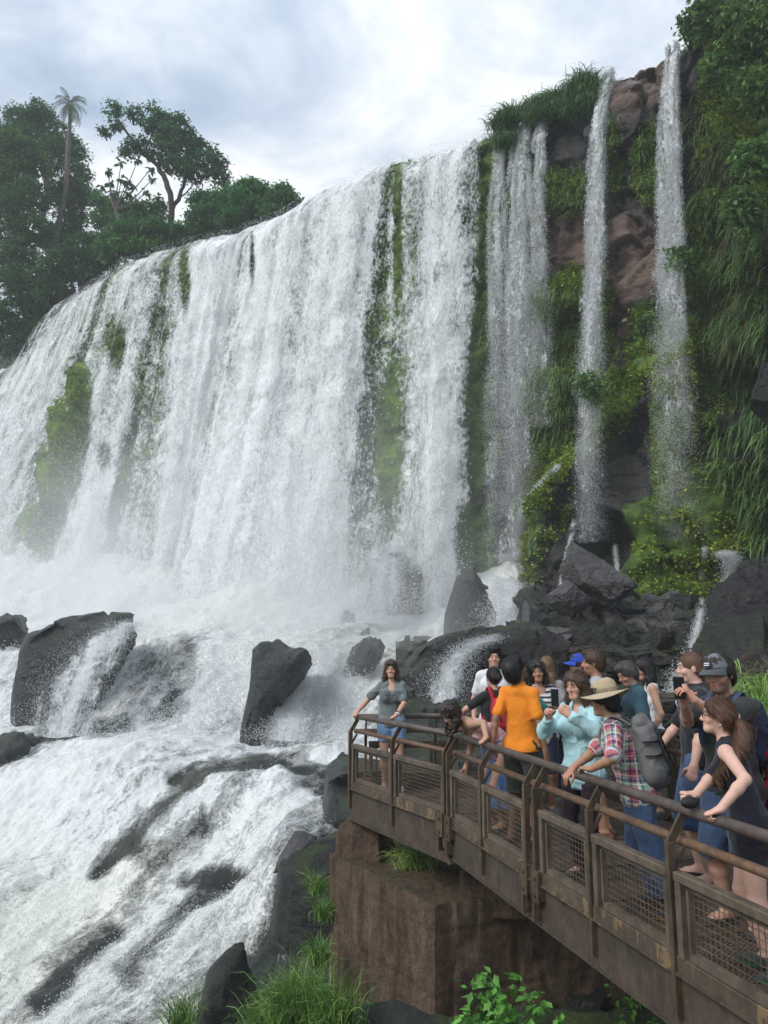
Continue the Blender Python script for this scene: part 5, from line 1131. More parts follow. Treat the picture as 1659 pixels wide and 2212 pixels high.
def _plaid(t, p):
    z = t.attr('pv'); u = t.attr('pu')
    def band(v, per, ph, w): return t.math('LESS_THAN', t.math('FRACT', t.math('ADD', t.math('DIVIDE', v, per), ph)), w)
    c = (.42, .50, .52, 1); red = (.50, .035, .07, 1); grn = (.16, .32, .16, 1); nav = (.03, .04, .12, 1); wht = (.7, .68, .62, 1)
    k = t.mix(t.math('MULTIPLY', band(u, .15, .0, .42), .75), c, red); k = t.mix(t.math('MULTIPLY', band(z, .15, .1, .42), .7), k, red); k = t.mix(t.math('MULTIPLY', band(u, .15, .5, .3), .5), k, grn); k = t.mix(t.math('MULTIPLY', band(z, .15, .6, .28), .5), k, grn)
    for ph in (.22, .74): k = t.mix(t.math('MULTIPLY', band(u, .15, ph, .09), .8), k, nav); k = t.mix(t.math('MULTIPLY', band(z, .15, ph + .1, .09), .8), k, nav)
    for ph in (.05, .45): k = t.mix(t.math('MULTIPLY', band(u, .15, ph, .05), .7), k, wht); k = t.mix(t.math('MULTIPLY', band(z, .15, ph, .05), .7), k, wht)
    return k
M_PLAID = mat_cloth('plaid_cloth', .85, 60, _plaid)
def _stripe(t, p):
    z = t.math('ADD', t.attr('pv'), t.math('MULTIPLY', t.noise(p, 3, 2, .5), .05)); f = t.math('FRACT', t.math('DIVIDE', z, .055)); k = t.math('MULTIPLY', t.math('LESS_THAN', f, .45), t.math('GREATER_THAN', z, 1.20))
    return t.mix(k, (.62, .60, .57, 1), (.03, .028, .03, 1))
M_STRIPE = mat_cloth('striped_cloth', .85, 60, _stripe)
def _crochet(t, p):
    v = t.voro(t.mapping(p, (1, 1, .8)), 95, 'F1'); return t.mix(t.ramp(v, [(.25, 1.), (.5, 0.)]), (.004, .004, .012, 1), (.012, .012, .034, 1))
M_CROCHET = mat_cloth('crochet_cloth', .95, 50, _crochet)
M_SKIN, t = newmat('skin'); p = t.obj(); n = t.noise(p, 30, 4, .6); c = t.attr('col', 0); s_ = t.node('ShaderNodeVectorMath', {'operation': 'SCALE'}, Vector=c); t.l.new(t.math('ADD', .86, t.math('MULTIPLY', n, .28)), s_.inputs['Scale'])
t.out(t.bsdf(Base__Color=s_.outputs[0], Roughness=.56, Subsurface__Weight=.12, Subsurface__Scale=.02, Normal=t.bump(t.noise(p, 120, 3, .6), .15, .003)))
M_HAIR, t = newmat('hair'); p = t.obj(); n = t.noise(t.mapping(p, (110, 110, 9)), 1, 5, .7); c = t.attr('col', 0); s_ = t.node('ShaderNodeVectorMath', {'operation': 'SCALE'}, Vector=c); t.l.new(t.math('ADD', .45, t.math('MULTIPLY', n, 1.1)), s_.inputs['Scale'])
t.out(t.bsdf(Base__Color=s_.outputs[0], Roughness=.42, Normal=t.bump(n, .8, .006)))
M_PLASTIC, t = newmat('dark_gloss'); t.out(t.bsdf(Base__Color=t.attr('col', 0), Roughness=.18))

SK = dict(fair=(.60, .345, .25), light=(.57, .325, .235), tan=(.42, .225, .14), olive=(.48, .275, .18), brown=(.24, .12, .07), pale=(.66, .41, .32))
HAIRC = dict(black=(.010, .008, .008), dark=(.022, .014, .010), brown=(.055, .028, .015), chestnut=(.085, .040, .020), ginger=(.12, .06, .035), grey=(.07, .065, .06), blond=(.17, .11, .055))
def lerp(a, b, t): return np.asarray(a) * (1 - t) + np.asarray(b) * t

def person(label, loc, rz, H=1.72, sex='m', skin='light', build=1.0, lean=0., side=0., twist=0., head=(0, 0, 0), handL=None, handR=None, poleL=(-.4, -.6, -.6), poleR=(.4, -.6, -.6),
           hposeL='relax', hposeR='relax', hdirL=None, hdirR=None, palmL=None, palmR=None, feet=((-.10, .0), (.10, .0)), hipshift=(0, 0), hair='short', hairc='dark', top=None, bottom=None, shoes=None, h=.007, beard=None, smile=False, extras=None, eyes=True, hs=1.0, group='visitors on the walkway'):
    """top = dict(col, mat, sleeve 0..2 (0 none, .6 short, 2 long), hem, neck, loose) ; bottom = dict(kind short/trousers/skirt, col, mat, len)"""
    S = H / 1.75; root = empty('person', loc, rz); tag(root, label, 'person', group)
    RW = rotz(-rz)
    def L(v): return RW @ (np.asarray(v, float) - np.asarray(loc, float)) if v is not None else None
    def Ld(v): return RW @ np.asarray(v, float)
    f = sex == 'f'
    hip = np.array([hipshift[0], hipshift[1], .93 * S - .02 * abs(lean)]); RL = rotz(twist * .4) @ roty(side * .5) @ rotx(-lean * .55); RT = rotz(twist) @ roty(side) @ rotx(-lean)
    waist = hip + RL @ np.array([0, .005, .17]) * S; chest = waist + RT @ np.array([0, .0, .20]) * S; neck = chest + RT @ np.array([0, -.015, .185]) * S
    shw = (.142 if f else .160) * S * (1 + (build - 1) * .5)
    sh = [chest + RT @ np.array([q * shw, -.012 * S, .13 * S]) for q in (-1, 1)]
    RH = rotz(twist) @ rotz(head[0]) @ rotx(-head[1]) @ roty(head[2]) if True else None
    RH = rotz(twist * 1.0 + head[0]) @ rotx(-head[1]) @ roty(head[2])
    nb = unit(RT @ np.array([0, .1, 1.0]) * .6 + RH @ np.array([0, .05, 1.]) * .4); hc = neck + nb * .088 * S + RH @ np.array([0, .022, .085]) * S
    HS = S * (.97 if f else 1.0) * hs
    Hp = lambda x, y, z: hc + RH @ (np.array([x, y, z]) * HS)
    # legs
    hj = [hip + RL @ np.array([q * .088 * S, 0, -.02 * S]) for q in (-1, 1)]; leg = []
    for q in (0, 1):
        an = np.array([feet[q][0], feet[q][1] - .03 * S, .075 * S]); kn, an = ik(hj[q], an, .435 * S, .425 * S, (0.12 * (1 if q else -1), 1, .1)); leg.append((hj[q], kn, an))
    # arms
    arm = []
    for q, (tgt, pole) in enumerate(((handL, poleL), (handR, poleR))):
        sg = -1 if q == 0 else 1
        w = L(tgt) if tgt is not None else sh[q] + RT @ np.array([sg * .10, .06, -.50]) * S
        el, w = ik(sh[q], w, .295 * S, .255 * S, pole); arm.append((sh[q], el, w))
    allp = np.array([hip, waist, chest, neck, hc, *[p for l in leg for p in l], *[p for a in arm for p in a]])
    lo = allp.min(0) - .26; hi = allp.max(0) + .26; lo[2] = min(lo[2], -.02); lo[2] = -.02
    B_ = build
    def torso(D, o=0., hipw=1.0, upper=True, k=.05):
        fw = RT @ np.array([0, 1., 0]); fl_ = RL @ np.array([0, 1., 0])
        w_ = np.array([.145, .118, .150]) if f else np.array([.148, .142, .168]); w_ = w_ * S * B_
        D.cone(hip + RL @ np.array([0, -.01, -.02]) * S, waist, w_[0] * 1.10 * hipw + o, w_[1] + o, k, fl_, .70)
        if upper:
            D.cone(waist, chest, w_[1] + o, w_[2] * .94 + o, k, fw, .66); D.cone(chest, chest + RT @ np.array([0, -.01, .09]) * S, w_[2] * .94 + o, w_[2] * .74 + o, k, fw, .60)
            for q in (0, 1): D.cone(neck + RT @ np.array([0, -.01, -.035]) * S, sh[q] + RT @ np.array([0, 0, -.006]) * S, .050 * S + o, .052 * S * (1 if not f else .86) + o, .03)
            if f:
                for q in (-1, 1): D.ell(chest + RT @ np.array([q * .072, .092, -.015]) * S * (B_ ** .5), np.array([.064, .058, .064]) * S * B_ + o, RT, .035)
            else:
                for q in (-1, 1): D.ell(chest + RT @ np.array([q * .075, .062, .02]) * S, np.array([.08, .045, .07]) * S * B_ + o, RT, .05)
        for q in (-1, 1): D.ell(hip + RL @ np.array([q * .065, -.062, -.065]) * S, np.array([.088, .085, .095]) * S * B_ * (1.06 if f else .96) + o, RL, .05)
    def legs(D, o=0., zc=None, wide=1.0, k=.03):
        for (a, b, c) in leg:
            D.cone(a, b, (.092 if f else .088) * S * B_ + o, .056 * S * B_ ** .5 + o * wide, k); m = b * .68 + c * .32 + np.array([0, -.012, 0]); D.cone(b, m, .052 * S * B_ ** .5 + o * wide, .056 * S * B_ ** .5 + o * wide, k); D.cone(m, c, .055 * S * B_ ** .5 + o * wide, .036 * S + o * wide, k)
    def foot(D, o=0.):
        for q, (a, b, c) in enumerate(leg):
            fd = unit([(c - b)[0] * 0 + (.22 if q else -.22), 1, 0]); fd = unit(fd + 0)
            hl = np.array([c[0], c[1], .034 * S]) - fd * .035 * S; toe = np.array([c[0], c[1], .026 * S]) + fd * .165 * S; ball = np.array([c[0], c[1], .036 * S]) + fd * .10 * S
            D.cone(c, hl, .034 * S + o, .034 * S + o, .02); D.cone(c, ball, .034 * S + o, .036 * S + o, .03); D.cone(hl, ball, .033 * S + o, .040 * S + o, .02, UP, .75); D.cone(ball, toe, .042 * S + o, .030 * S + o, .02, UP, .65)
    def sleeves(D, o, to, k=.03, loose=.0):
        for q, (a, b, c) in enumerate(arm):
            r0 = (.046 if not f else .040) * S * B_; e = a + (b - a) * min(to, 1); D.cone(a, e, r0 + o, r0 * (1 - .22 * min(to, 1)) + o + loose, k)
            if to > 1: D.cone(b, b + (c - b) * (to - 1), r0 * .78 + o + loose, r0 * .55 + o + loose * .6, k)
    # ---- skin
    D = SDF(lo, hi, h); torso(D, -.004); legs(D); foot(D)
    D.cone(neck + RT @ np.array([0, -.005, -.05]) * S, Hp(0, -.012, -.06), (.056 if not f else .048) * S, (.053 if not f else .045) * S, .03)
    for q, (a, b, c) in enumerate(arm):
        r0 = (.050 if not f else .044) * S * B_; m = b * .7 + c * .3; D.cone(a, b, r0, r0 * .76, .03); D.cone(b, m, r0 * .74, r0 * .76, .02); D.cone(m, c, r0 * .76, .026 * S * B_ ** .5, .02)
    # head
    D.ell(Hp(0, -.012, .022), np.array([.074, .095, .096]) * HS, RH, .02); D.ell(Hp(0, .022, -.045), np.array([.060 if not f else .056, .070, .076]) * HS, RH, .03); D.cone(Hp(-.018, .070, -.098), Hp(.018, .070, -.098), .024 * HS, .024 * HS, .03)
    D.cone(Hp(-.03, .076, .022), Hp(.03, .076, .022), .016 * HS, .016 * HS, .02)
    for q in (-1, 1):
        D.ell(Hp(q * .033, .098, .001), np.array([.021, .016, .012]) * HS, RH, .012, 'sub'); D.ell(Hp(q * .042, .062, -.032), np.array([.024, .024, .024]) * HS, RH, .02)
        D.ell(Hp(q * .077, -.012, -.012), np.array([.009, .021, .031]) * HS, RH @ rotz(q * -.25), .008); D.ell(Hp(q * .0315, .076, .001), np.array([.0155, .0135, .0125]) * HS, RH, .004)
    D.cone(Hp(0, .088, .010), Hp(0, .108, -.030), .008 * HS, .0125 * HS, .012); D.cone(Hp(-.013, .096, -.035), Hp(.013, .096, -.035), .009 * HS, .009 * HS, .008)
    D.ell(Hp(0, .086, -.063), np.array([.023 + .006 * smile, .013, .0075]) * HS, RH, .006); D.ell(Hp(0, .084, -.074), np.array([.019 + .006 * smile, .012, .0075]) * HS, RH, .006)
    # hands
    HAND = []
    for q, (a, b, c) in enumerate(arm):
        sg = -1 if q == 0 else 1; pose = (hposeL, hposeR)[q]; dd = (hdirL, hdirR)[q]; pn = (palmL, palmR)[q]
        d = unit(Ld(dd)) if dd is not None else unit(c - b); n = unit(Ld(pn)) if pn is not None else RT @ np.array([-sg, .15, 0]); n = unit(n - d * (n @ d)); s_ = np.cross(d, n) * (1 if q else -1)      # s_ points to the thumb side
        HAND.append((c, d, n, s_)); k = S * (.90 if f else 1.0); pl = .088 * k; kc = c + d * pl
        D.cone(c, c + d * .03 * k, .026 * k, .030 * k, .015, n, .75); D.cone(c + d * .02 * k, kc - d * .008, .036 * k, .043 * k, .012, n, .40)
        cu = dict(relax=(.35, .45, .35), grip=(1.05, 1.15, .7), hold=(.75, .95, .6), pinch=(.9, .8, .4), flat=(.1, .1, .1), fist=(1.4, 1.5, .9))[pose]
        for i, (of, ln, rr_) in enumerate(((.030, .078, .0090), (.010, .086, .0092), (-.010, .080, .0088), (-.029, .063, .0078))):
            p0 = kc + s_ * of * k - d * (.004 + .006 * abs(i - 1)) * k; ang = 0; fd = unit(d + s_ * of * .8); kk = (1 + .12 * (i - 1.5) * .4); cc = cu
            if pose == 'pinch' and i == 0: cc = (.25, .35, .2)
            for j, fr in enumerate((.45, .32, .23)):
                ang += cc[j] * kk; p1 = p0 + (fd * math.cos(ang) + n * math.sin(ang)) * ln * fr * k; D.cone(p0, p1, rr_ * k * (1 - .08 * j), rr_ * k * (1 - .08 * (j + 1)), .004); p0 = p1
        t0 = c + d * .022 * k + s_ * .024 * k + n * .008; opp = dict(relax=.35, grip=.9, hold=.8, pinch=.7, flat=.1, fist=.9)[pose]
        t1 = t0 + unit(d * .55 + s_ * .65 + n * opp * .5) * .042 * k; t2 = t1 + unit(d * .85 + s_ * (.35 - .4 * opp) + n * opp * .8) * .034 * k; t3 = t2 + unit(d * .9 - s_ * .3 * opp + n * opp * .9) * .028 * k
        D.chain([t0, t1, t2, t3], [.0145 * k, .0118 * k, .0105 * k, .0088 * k], .006)
    V, F = D.mesh(); base = np.array(SK[skin]); C = np.tile(base, (len(V), 1)); q = (V - hc) @ RH / HS; hd = np.linalg.norm((V - hc), axis=1) < .17 * S
    def paint(m, col): C[:] = np.where(m[:, None], C * (1 - m[:, None]) + np.asarray(col) * m[:, None], C)
    fy = q[:, 1] > .045
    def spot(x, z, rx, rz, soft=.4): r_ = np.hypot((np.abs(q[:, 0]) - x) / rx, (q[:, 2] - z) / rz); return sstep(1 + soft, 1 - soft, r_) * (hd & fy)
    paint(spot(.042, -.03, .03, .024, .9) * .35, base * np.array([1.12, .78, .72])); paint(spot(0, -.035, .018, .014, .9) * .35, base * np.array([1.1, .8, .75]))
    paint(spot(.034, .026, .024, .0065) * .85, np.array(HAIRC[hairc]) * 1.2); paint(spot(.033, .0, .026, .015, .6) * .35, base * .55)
    if beard:
        bz = (q[:, 2] < -.048 + .55 * np.clip(.06 - q[:, 1], -.1, .05)) & (q[:, 2] > -.16) & (q[:, 1] > .0) & hd; m = bz * (beard if not isinstance(beard, bool) else .8) * (1 - spot(0, -.068, .026, .012)) * (1 - spot(.05, -.03, .028, .02))
        paint(m, np.array(HAIRC[hairc]) * 1.6)
    paint(spot(0, -.068, .025 + .005 * smile, .0115) * .75, base * np.array([.95, .5, .48])); 
    if smile: paint(spot(0, -.067, .021, .0055), (.75, .72, .68))
    else: paint(spot(0, -.0685, .022, .002) * .7, base * .35)
    paint((np.linalg.norm(V - HAND[0][0] - HAND[0][1] * .12, axis=1) < .1) * .25 + 0., base * np.array([1.1, .82, .76])); paint((np.linalg.norm(V - HAND[1][0] - HAND[1][1] * .12, axis=1) < .1) * .25, base * np.array([1.1, .82, .76]))
    mobj('body', V, F, M_SKIN, root, cols=C)
    if eyes:
        for s_ in (-1, 1):
            E = SDF(Hp(s_ * .0315, .079, .001) - .03, Hp(s_ * .0315, .079, .001) + .03, .003); ec = Hp(s_ * .0315, .0785, .001); E.ell(ec, np.array([.0122, .0122, .0078]) * HS, RH, 0); V, F = E.mesh()
            qq = (V - ec) @ RH; ir = np.hypot(qq[:, 0], qq[:, 2]) < .0062 * HS; mobj('eye', V, F, M_PLASTIC, root, cols=np.where(ir[:, None], (.02, .013, .01), (.62, .60, .57)))
    # ---- clothes
    def cloth(name, D, col, mat=M_CLOTH, amp=.006, sc=(9, 9, 5), seed=None):
        D.noise(amp, sc, int(abs(loc[0] * 1000)) + len(name) if seed is None else seed); D.folds(amp * .8, (8, 8, 5) if name == 'shirt' else (8, 8, 6), int(abs(loc[1] * 1000)) + len(name)); V, F = D.mesh()
        pu = np.arctan2((V - waist)[:, 0], (V - waist)[:, 1] * 1.3) * .15; pv = V[:, 2] / S
        if name == 'shirt' and top.get('sleeve', .6) > 0:
            dt = np.abs((V - chest) @ (RT @ np.array([1., 0, 0]))) 
            for q_, (a, b, c) in enumerate(arm):
                for (p0, p1, s0) in ((a, b, 0.), (b, c, np.linalg.norm(b - a))):
                    ab = p1 - p0; l_ = np.linalg.norm(ab); tq_ = np.clip((V - p0) @ ab / l_ ** 2, 0, 1); rv = V - p0 - tq_[:, None] * ab; dd_ = np.linalg.norm(rv, axis=1)
                    e1 = unit(np.cross(ab, (0.3, 0.2, 1.))); e2 = np.cross(unit(ab), e1); m_ = (dd_ < .085 * S * B_) & ((dt > shw * .82) | (s0 > 0)) & ((tq_ > .06) | (s0 > 0))
                    pu = np.where(m_, np.arctan2(rv @ e1, rv @ e2) * .06 + .3, pu); pv = np.where(m_, s0 + tq_ * l_, pv)
        return mobj(name, V, F, mat, root, attrs={'pu': pu, 'pv': pv}, cols=np.tile(np.asarray(col if col is not None else (1, 1, 1), float), (len(V), 1)))
    if bottom:
        kd = bottom['kind']; D = SDF(lo, hi, h); o = bottom.get('loose', .014)
        if kd == 'skirt':
            torso(D, .012, 1.03, False); zl_ = bottom['len'] * S; ctr = (leg[0][2] + leg[1][2]) / 2; e = lerp(hip, ctr, (hip[2] - zl_) / (hip[2] - ctr[2]))
            D.cone(hip + np.array([0, -.02, -.05]) * S, e, .165 * S * B_, .25 * S, .04, np.array([0, 1., 0]), .8)
            i = np.argwhere(np.abs(D.F) < .04); P = D.lo + i * D.h; an = np.arctan2(P[:, 1] - e[1], P[:, 0] - e[0]); D.F[i[:, 0], i[:, 1], i[:, 2]] += (.012 * np.sin(an * 11 + 2 * vnoise(P * 4, 3)) * sstep(hip[2], zl_, P[:, 2])).astype(np.float32); D.cut([0, 0, zl_], (0, 0, -1))
        else:
            torso(D, .004, 1.0, False); legs(D, o, wide=bottom.get('wide', 1.0))
            if kd == 'shorts':
                zc = bottom['len'] * S; D.cut([0, 0, zc], (0, 0, -1))
            else: D.cut([0, 0, .07 * S], (0, 0, -1))
        tp = waist + RL @ np.array([0, 0, -.03]) * S; D.cut(tp, RL @ UP)
        cloth({'skirt': 'skirt', 'shorts': 'shorts', 'trousers': 'trousers'}[kd], D, bottom['col'], bottom.get('mat', M_CLOTH), .008, (10, 10, 6))
    if top:
        D = SDF(lo, hi, h); o = top.get('o', .012) * .55 + .004; torso(D, o, 1.06 + top.get('flare', 0), k=.03); lz = top.get('loose', .012) * .55
        for q in (0, 1): D.ell(hj[q] + RL @ np.array([0, -.005, -.01]) * S, np.full(3, (.092 if f else .090) * S * B_ + min(.030, bottom.get('loose', .014) if bottom else 0) + .006), None, .03)
        if top.get('boxy'): D.cone(chest, hip + RL @ np.array([0, 0, -.04]) * S, (.148 if not f else .135) * S * B_, (.158 if not f else .160) * S * B_, .03, RL @ np.array([0, 1., 0]), .72)
        if top.get('sleeve', .6) > 0:
            sl = top['sleeve'] if 'sleeve' in top else .6; sleeves(D, o, sl, .025, lz)
            for q, (a, b, c) in enumerate(arm):
                pass
        hem = hip + RL @ np.array([0, 0, top.get('hem', -.06)]) * S; D.cut(hem, RL @ np.array([0, 0, -1.]))
        nk = top.get('neck', 'crew')
        if nk == 'collar': D.cone(neck + RT @ np.array([0, -.012, -.035]) * S, neck + nb * .035 * S, .072 * S, .066 * S, .015); D.cut(neck + nb * .045 * S, nb)
        else:
            D.cone(neck + RT @ np.array([0, .012, -.005]) * S, neck + nb * .2 * S, .058 * S, .085 * S, .006, mode='sub'); D.cut(neck + nb * .05 * S, nb)
            if nk in ('scoop', 'v', 'tank'): D.ell(neck + RT @ np.array([0, .085, -.02 if nk != 'v' else -.04]) * S, np.array([.072 if nk != 'v' else .05, .07, .085 if nk != 'v' else .12]) * S, RT, .01, 'sub')
        if top.get('sleeve', .6) == 0:
            for q in (0, 1): D.ell(sh[q] + RT @ np.array([(1 if q else -1) * .055, 0, -.0]) * S, np.array([.075, .12, .12]) * S, RT, .01, 'sub')
            if nk == 'strap': D.cut(chest + RT @ np.array([0, 0, .075]) * S, RT @ np.array([0, .25, 1.]))
        cloth('shirt', D, top.get('col'), top.get('mat', M_CLOTH), top.get('amp', .008), top.get('sc', (9, 9, 6)))
    if shoes is not None:
        D = SDF([lo[0], lo[1], -.02], [hi[0], hi[1], .2], min(h, .006)); foot(D, .007)
        D.cut([0, 0, .002], (0, 0, -1)); D.cut([0, 0, shoes.get('z', .085) * S], UP); V, F = D.mesh(); sole = V[:, 2] < .022
        mobj('shoes', V, F, M_CLOTH, root, cols=np.where(sole[:, None], shoes.get('sole', (.3, .3, .3)), shoes['col']))
    # ---- hair
    if hair:
        D = SDF(hc - .42 * S, hc + .32 * S, min(h, .006)); hk = HAIRC[hairc]; HC = lambda x, y, z: Hp(x, y, z)
        th = dict(buzz=.004, short=.014, curlytop=.02, bun=.010, long=.016, wavy=.018, pony=.010, curly=.03)[hair]
        D.ell(Hp(0, -.014, .026), np.array([.076, .098, .100]) * HS + th, RH, 0)
        if hair in ('short', 'curlytop', 'buzz'): D.ell(Hp(0, -.05, -.03), np.array([.066, .06, .06]) * HS + th * .6, RH, .03)
        # face opening
        D.ell(Hp(0, .125, -.045), np.array([.078, .085, .118]) * HS, RH, .012, 'sub')
        if hair in ('short', 'curlytop', 'buzz'):
            D.ell(Hp(0, .05, -.075), np.array([.15, .085, .075]) * HS, RH, .02, 'sub')
            if hair == 'curlytop': D.ell(Hp(0, .05, .105), np.array([.07, .06, .035]) * HS, RH, .03)
            if hair == 'short': D.ell(Hp(.01, .045, .098), np.array([.065, .055, .022]) * HS, RH, .03)
            D.cut(Hp(0, 0, -.085), RH @ np.array([0, .2, -1.]))
        elif hair in ('bun', 'pony'):
            D.ell(Hp(0, .06, -.085), np.array([.15, .10, .085]) * HS, RH, .02, 'sub'); D.cut(Hp(0, 0, -.07), RH @ np.array([0, .1, -1.]))
            if hair == 'bun': D.ell(Hp(0, -.125, .02), np.array([.045, .04, .045]) * HS, RH, .01)
            else:
                g = extras['pony'] if extras and 'pony' in extras else [(0, -.115, -.02), (0, -.16, -.09), (0, -.15, -.22), (0, -.12, -.33)]
                pts = [Hp(*a) if len(a) == 3 else L(a[1]) for a in g]; D.chain(pts, [.024, .040, .044, .038, .018][:len(pts)], .012)
        else:
            ln = dict(long=-.24, wavy=-.22, curly=-.16)[hair] if not (extras and 'hairlen' in extras) else extras['hairlen']
            dn = unit(RT @ np.array([0, -.05, -1.])) if abs(lean) < .6 else np.array([0, .05, -1.])
            for q in (-1, 1):
                for (x, y) in ((.075, .0), (.065, -.05)): a = Hp(q * x, y, -.02); D.chain([a, a + dn * .09 * S + RT @ np.array([q * .012, 0, 0]), a + dn * (-ln) * S * (.9 if y > -.02 else 1.0) + RT @ np.array([q * .02, -.01 if y < -.02 else .015, 0])], [.028, .030, .018], .02)
            a = Hp(0, -.075, -.02); D.chain([a, a + dn * .1 * S, a + dn * (-ln) * 1.05 * S], [.06, .065, .04], .02, RH @ np.array([0, 1., 0]), .6)
            if hair == 'curly':
                r_ = np.random.default_rng(4)
                for _ in range(90):
                    v = unit(r_.normal(0, 1, 3)); v[1] = -abs(v[1]) * .9 + .35 * r_.uniform(0, 1); D.ell(Hp(*(np.array([0, -.014, .02]) + v * np.array([.095, .108, .105]))), np.full(3, r_.uniform(.018, .03)), None, .006)
                for _ in range(70): p = Hp(r_.uniform(-.09, .09), r_.uniform(-.10, .06), -.02) + dn * r_.uniform(0, .20); D.ell(p, np.full(3, r_.uniform(.014, .026)), None, .006)
                D.ell(Hp(0, .135, -.05), np.array([.070, .085, .085]) * HS, RH, .008, 'sub')
        amp = dict(buzz=.001, short=.006, curlytop=.016, bun=.004, long=.007, wavy=.014, pony=.004, curly=.014)[hair]; sc = (38, 38, 38) if hair in ('curly', 'curlytop') else (26, 26, 7) if hair == 'wavy' else (45, 45, 6)
        D.noise(amp, sc, 5 + len(label)); V, F = D.mesh(); VC = np.tile(hk, (len(V), 1)); r_ = np.random.default_rng(11)
        if hair != 'curly':      # loose strands lying on the hair
            fn = np.cross(V[F[:, 2]] - V[F[:, 0]], V[F[:, 3]] - V[F[:, 1]]); fn /= np.linalg.norm(fn, axis=1)[:, None] + 1e-12; nS = 2600 if h < .008 else 1200; k = r_.integers(0, len(F), nS); c_ = V[F[k]].mean(1); n_ = fn[k]
            qh = (c_ - hc) @ RH; dv = np.stack([qh[:, 0] * 2.0, -.08 - np.abs(qh[:, 1]) * .3 + 0 * qh[:, 0], -.09 - .9 * np.clip(.06 - qh[:, 2], 0, .2)], -1) @ RH.T; dv = dv + r_.normal(0, .03 if hair != 'curlytop' else .12, dv.shape); dv -= n_ * (dv * n_).sum(1)[:, None]; dv /= np.linalg.norm(dv, axis=1)[:, None] + 1e-9
            ln_ = r_.uniform(.5, 1.2, nS) * dict(buzz=.010, short=.035, curlytop=.03, bun=.05).get(hair, .085); w_ = np.cross(dv, n_) * .0016
            p0 = c_ - n_ * .002; p1 = c_ + dv * ln_[:, None] * .5 + n_ * .005; p2 = c_ + dv * ln_[:, None] + n_ * r_.uniform(-.004, .009, (nS, 1)) - (RT @ UP) * (ln_ * .12)[:, None]
            SV = np.stack([p0 - w_, p0 + w_, p1 - w_, p1 + w_, p2], 1).reshape(-1, 3); b_ = np.arange(nS)[:, None] * 5 + len(V); SF = [tuple(x) for x in np.concatenate([b_ + [[0, 1, 3]], b_ + [[0, 3, 2]], b_ + [[2, 3, 4]]])]
            VC = np.concatenate([VC, np.repeat(np.array(hk) * r_.uniform(.7, 2.0, (nS, 1)), 5, 0)]); V = np.concatenate([V, SV]); F = [tuple(x) for x in F] + SF
        mobj('hair', V, F, M_HAIR, root, cols=VC)
    info = dict(root=root, hc=hc, RH=RH, HS=HS, RT=RT, RL=RL, S=S, neck=neck, chest=chest, hip=hip, waist=waist, sh=sh, arm=arm, hand=HAND, leg=leg, loc=np.asarray(loc, float), rz=rz, lo=lo, hi=hi, B=B_, Hp=Hp)
    info['world'] = lambda v: rotz(rz) @ np.asarray(v) + np.asarray(loc, float)
    return info

def lens_pair(I, up=True):
    """sunglasses (pushed up on the hair when up) or glasses, as a child"""
    mb = MB(); H_ = I['Hp']; z = .085 if up else .002; y = .085 if up else .100
    for q in (-1, 1):
        c = H_(q * .034, y, z); a = np.linspace(0, 2 * math.pi, 15)[:-1]; n = I['RH'] @ unit(np.array([0, 1, .75 if up else .05])); u = I['RH'] @ np.array([1., 0, 0]); v = np.cross(n, u)
        ring = [c + (u * math.cos(t) * .029 + v * math.sin(t) * .022) * I['HS'] for t in a]
        if up: mb.add([*(np.array(ring) + n * .006), *(np.array(ring) - n * .003)], [tuple(range(14)), tuple(range(27, 13, -1))] + [(i, i + 14, (i + 1) % 14 + 14, (i + 1) % 14) for i in range(14)], (.012, .010, .010))
        else: mb.tube(np.array(ring + ring[:1]), .0022, 6, (.02, .012, .01))
        mb.tube([c + u * q * .028, H_(q * .083, .02, z - .01 if not up else z - .03), H_(q * .082, -.03, z - .02)], .0028, 5, (.02, .012, .01))
    mb.tube([H_(-.008, y + .006, z), H_(.008, y + .006, z)], .003, 5, (.02, .012, .01))
    return mb.build('sunglasses' if up else 'glasses', M_PLASTIC, I['root'], True, True)
def phone(label, c, u, v, col=(.015, .015, .017), sz=(.074, .15, .009)):
    """phone with its long axis v and short axis u (world), a thing of its own"""
    root = empty('phone', c); tag(root, label, 'phone'); u = unit(u); v = unit(np.asarray(v) - u * np.dot(u, v)); w_ = np.cross(u, v); mb = MB(); mb.box((0, 0, 0), sz, np.stack([u, v, w_]), bev=.004); mb.build('case', newcol('phone_case', col, .3), root)
    mb = MB(); mb.box(w_ * .0055, (sz[0] * .9, sz[1] * .92, .001), np.stack([u, v, w_])); mb.build('screen', newcol('phone_screen', (.01, .012, .014), .1), root)
    mb = MB()
    for k in (0, 1): mb.tube([-w_ * .0045 - u * sz[0] * .28 + v * (sz[1] * .40 - k * .018), -w_ * .0075 - u * sz[0] * .28 + v * (sz[1] * .40 - k * .018)], .006, 10)
    mb.build('camera_lens', newcol('phone_lens', (.02, .02, .025), .1), root); return root
_cc = {}
def newcol(name, col, rough=.5):
    k = (name, tuple(col))
    if k not in _cc:
        m, t = newmat(name); n = t.noise(t.obj(), 25, 4, .6); s_ = t.mix(n, tuple(c * .7 for c in col), tuple(min(1, c * 1.25) for c in col)); t.out(t.bsdf(Base__Color=s_, Roughness=rough)); _cc[k] = m
    return _cc[k]
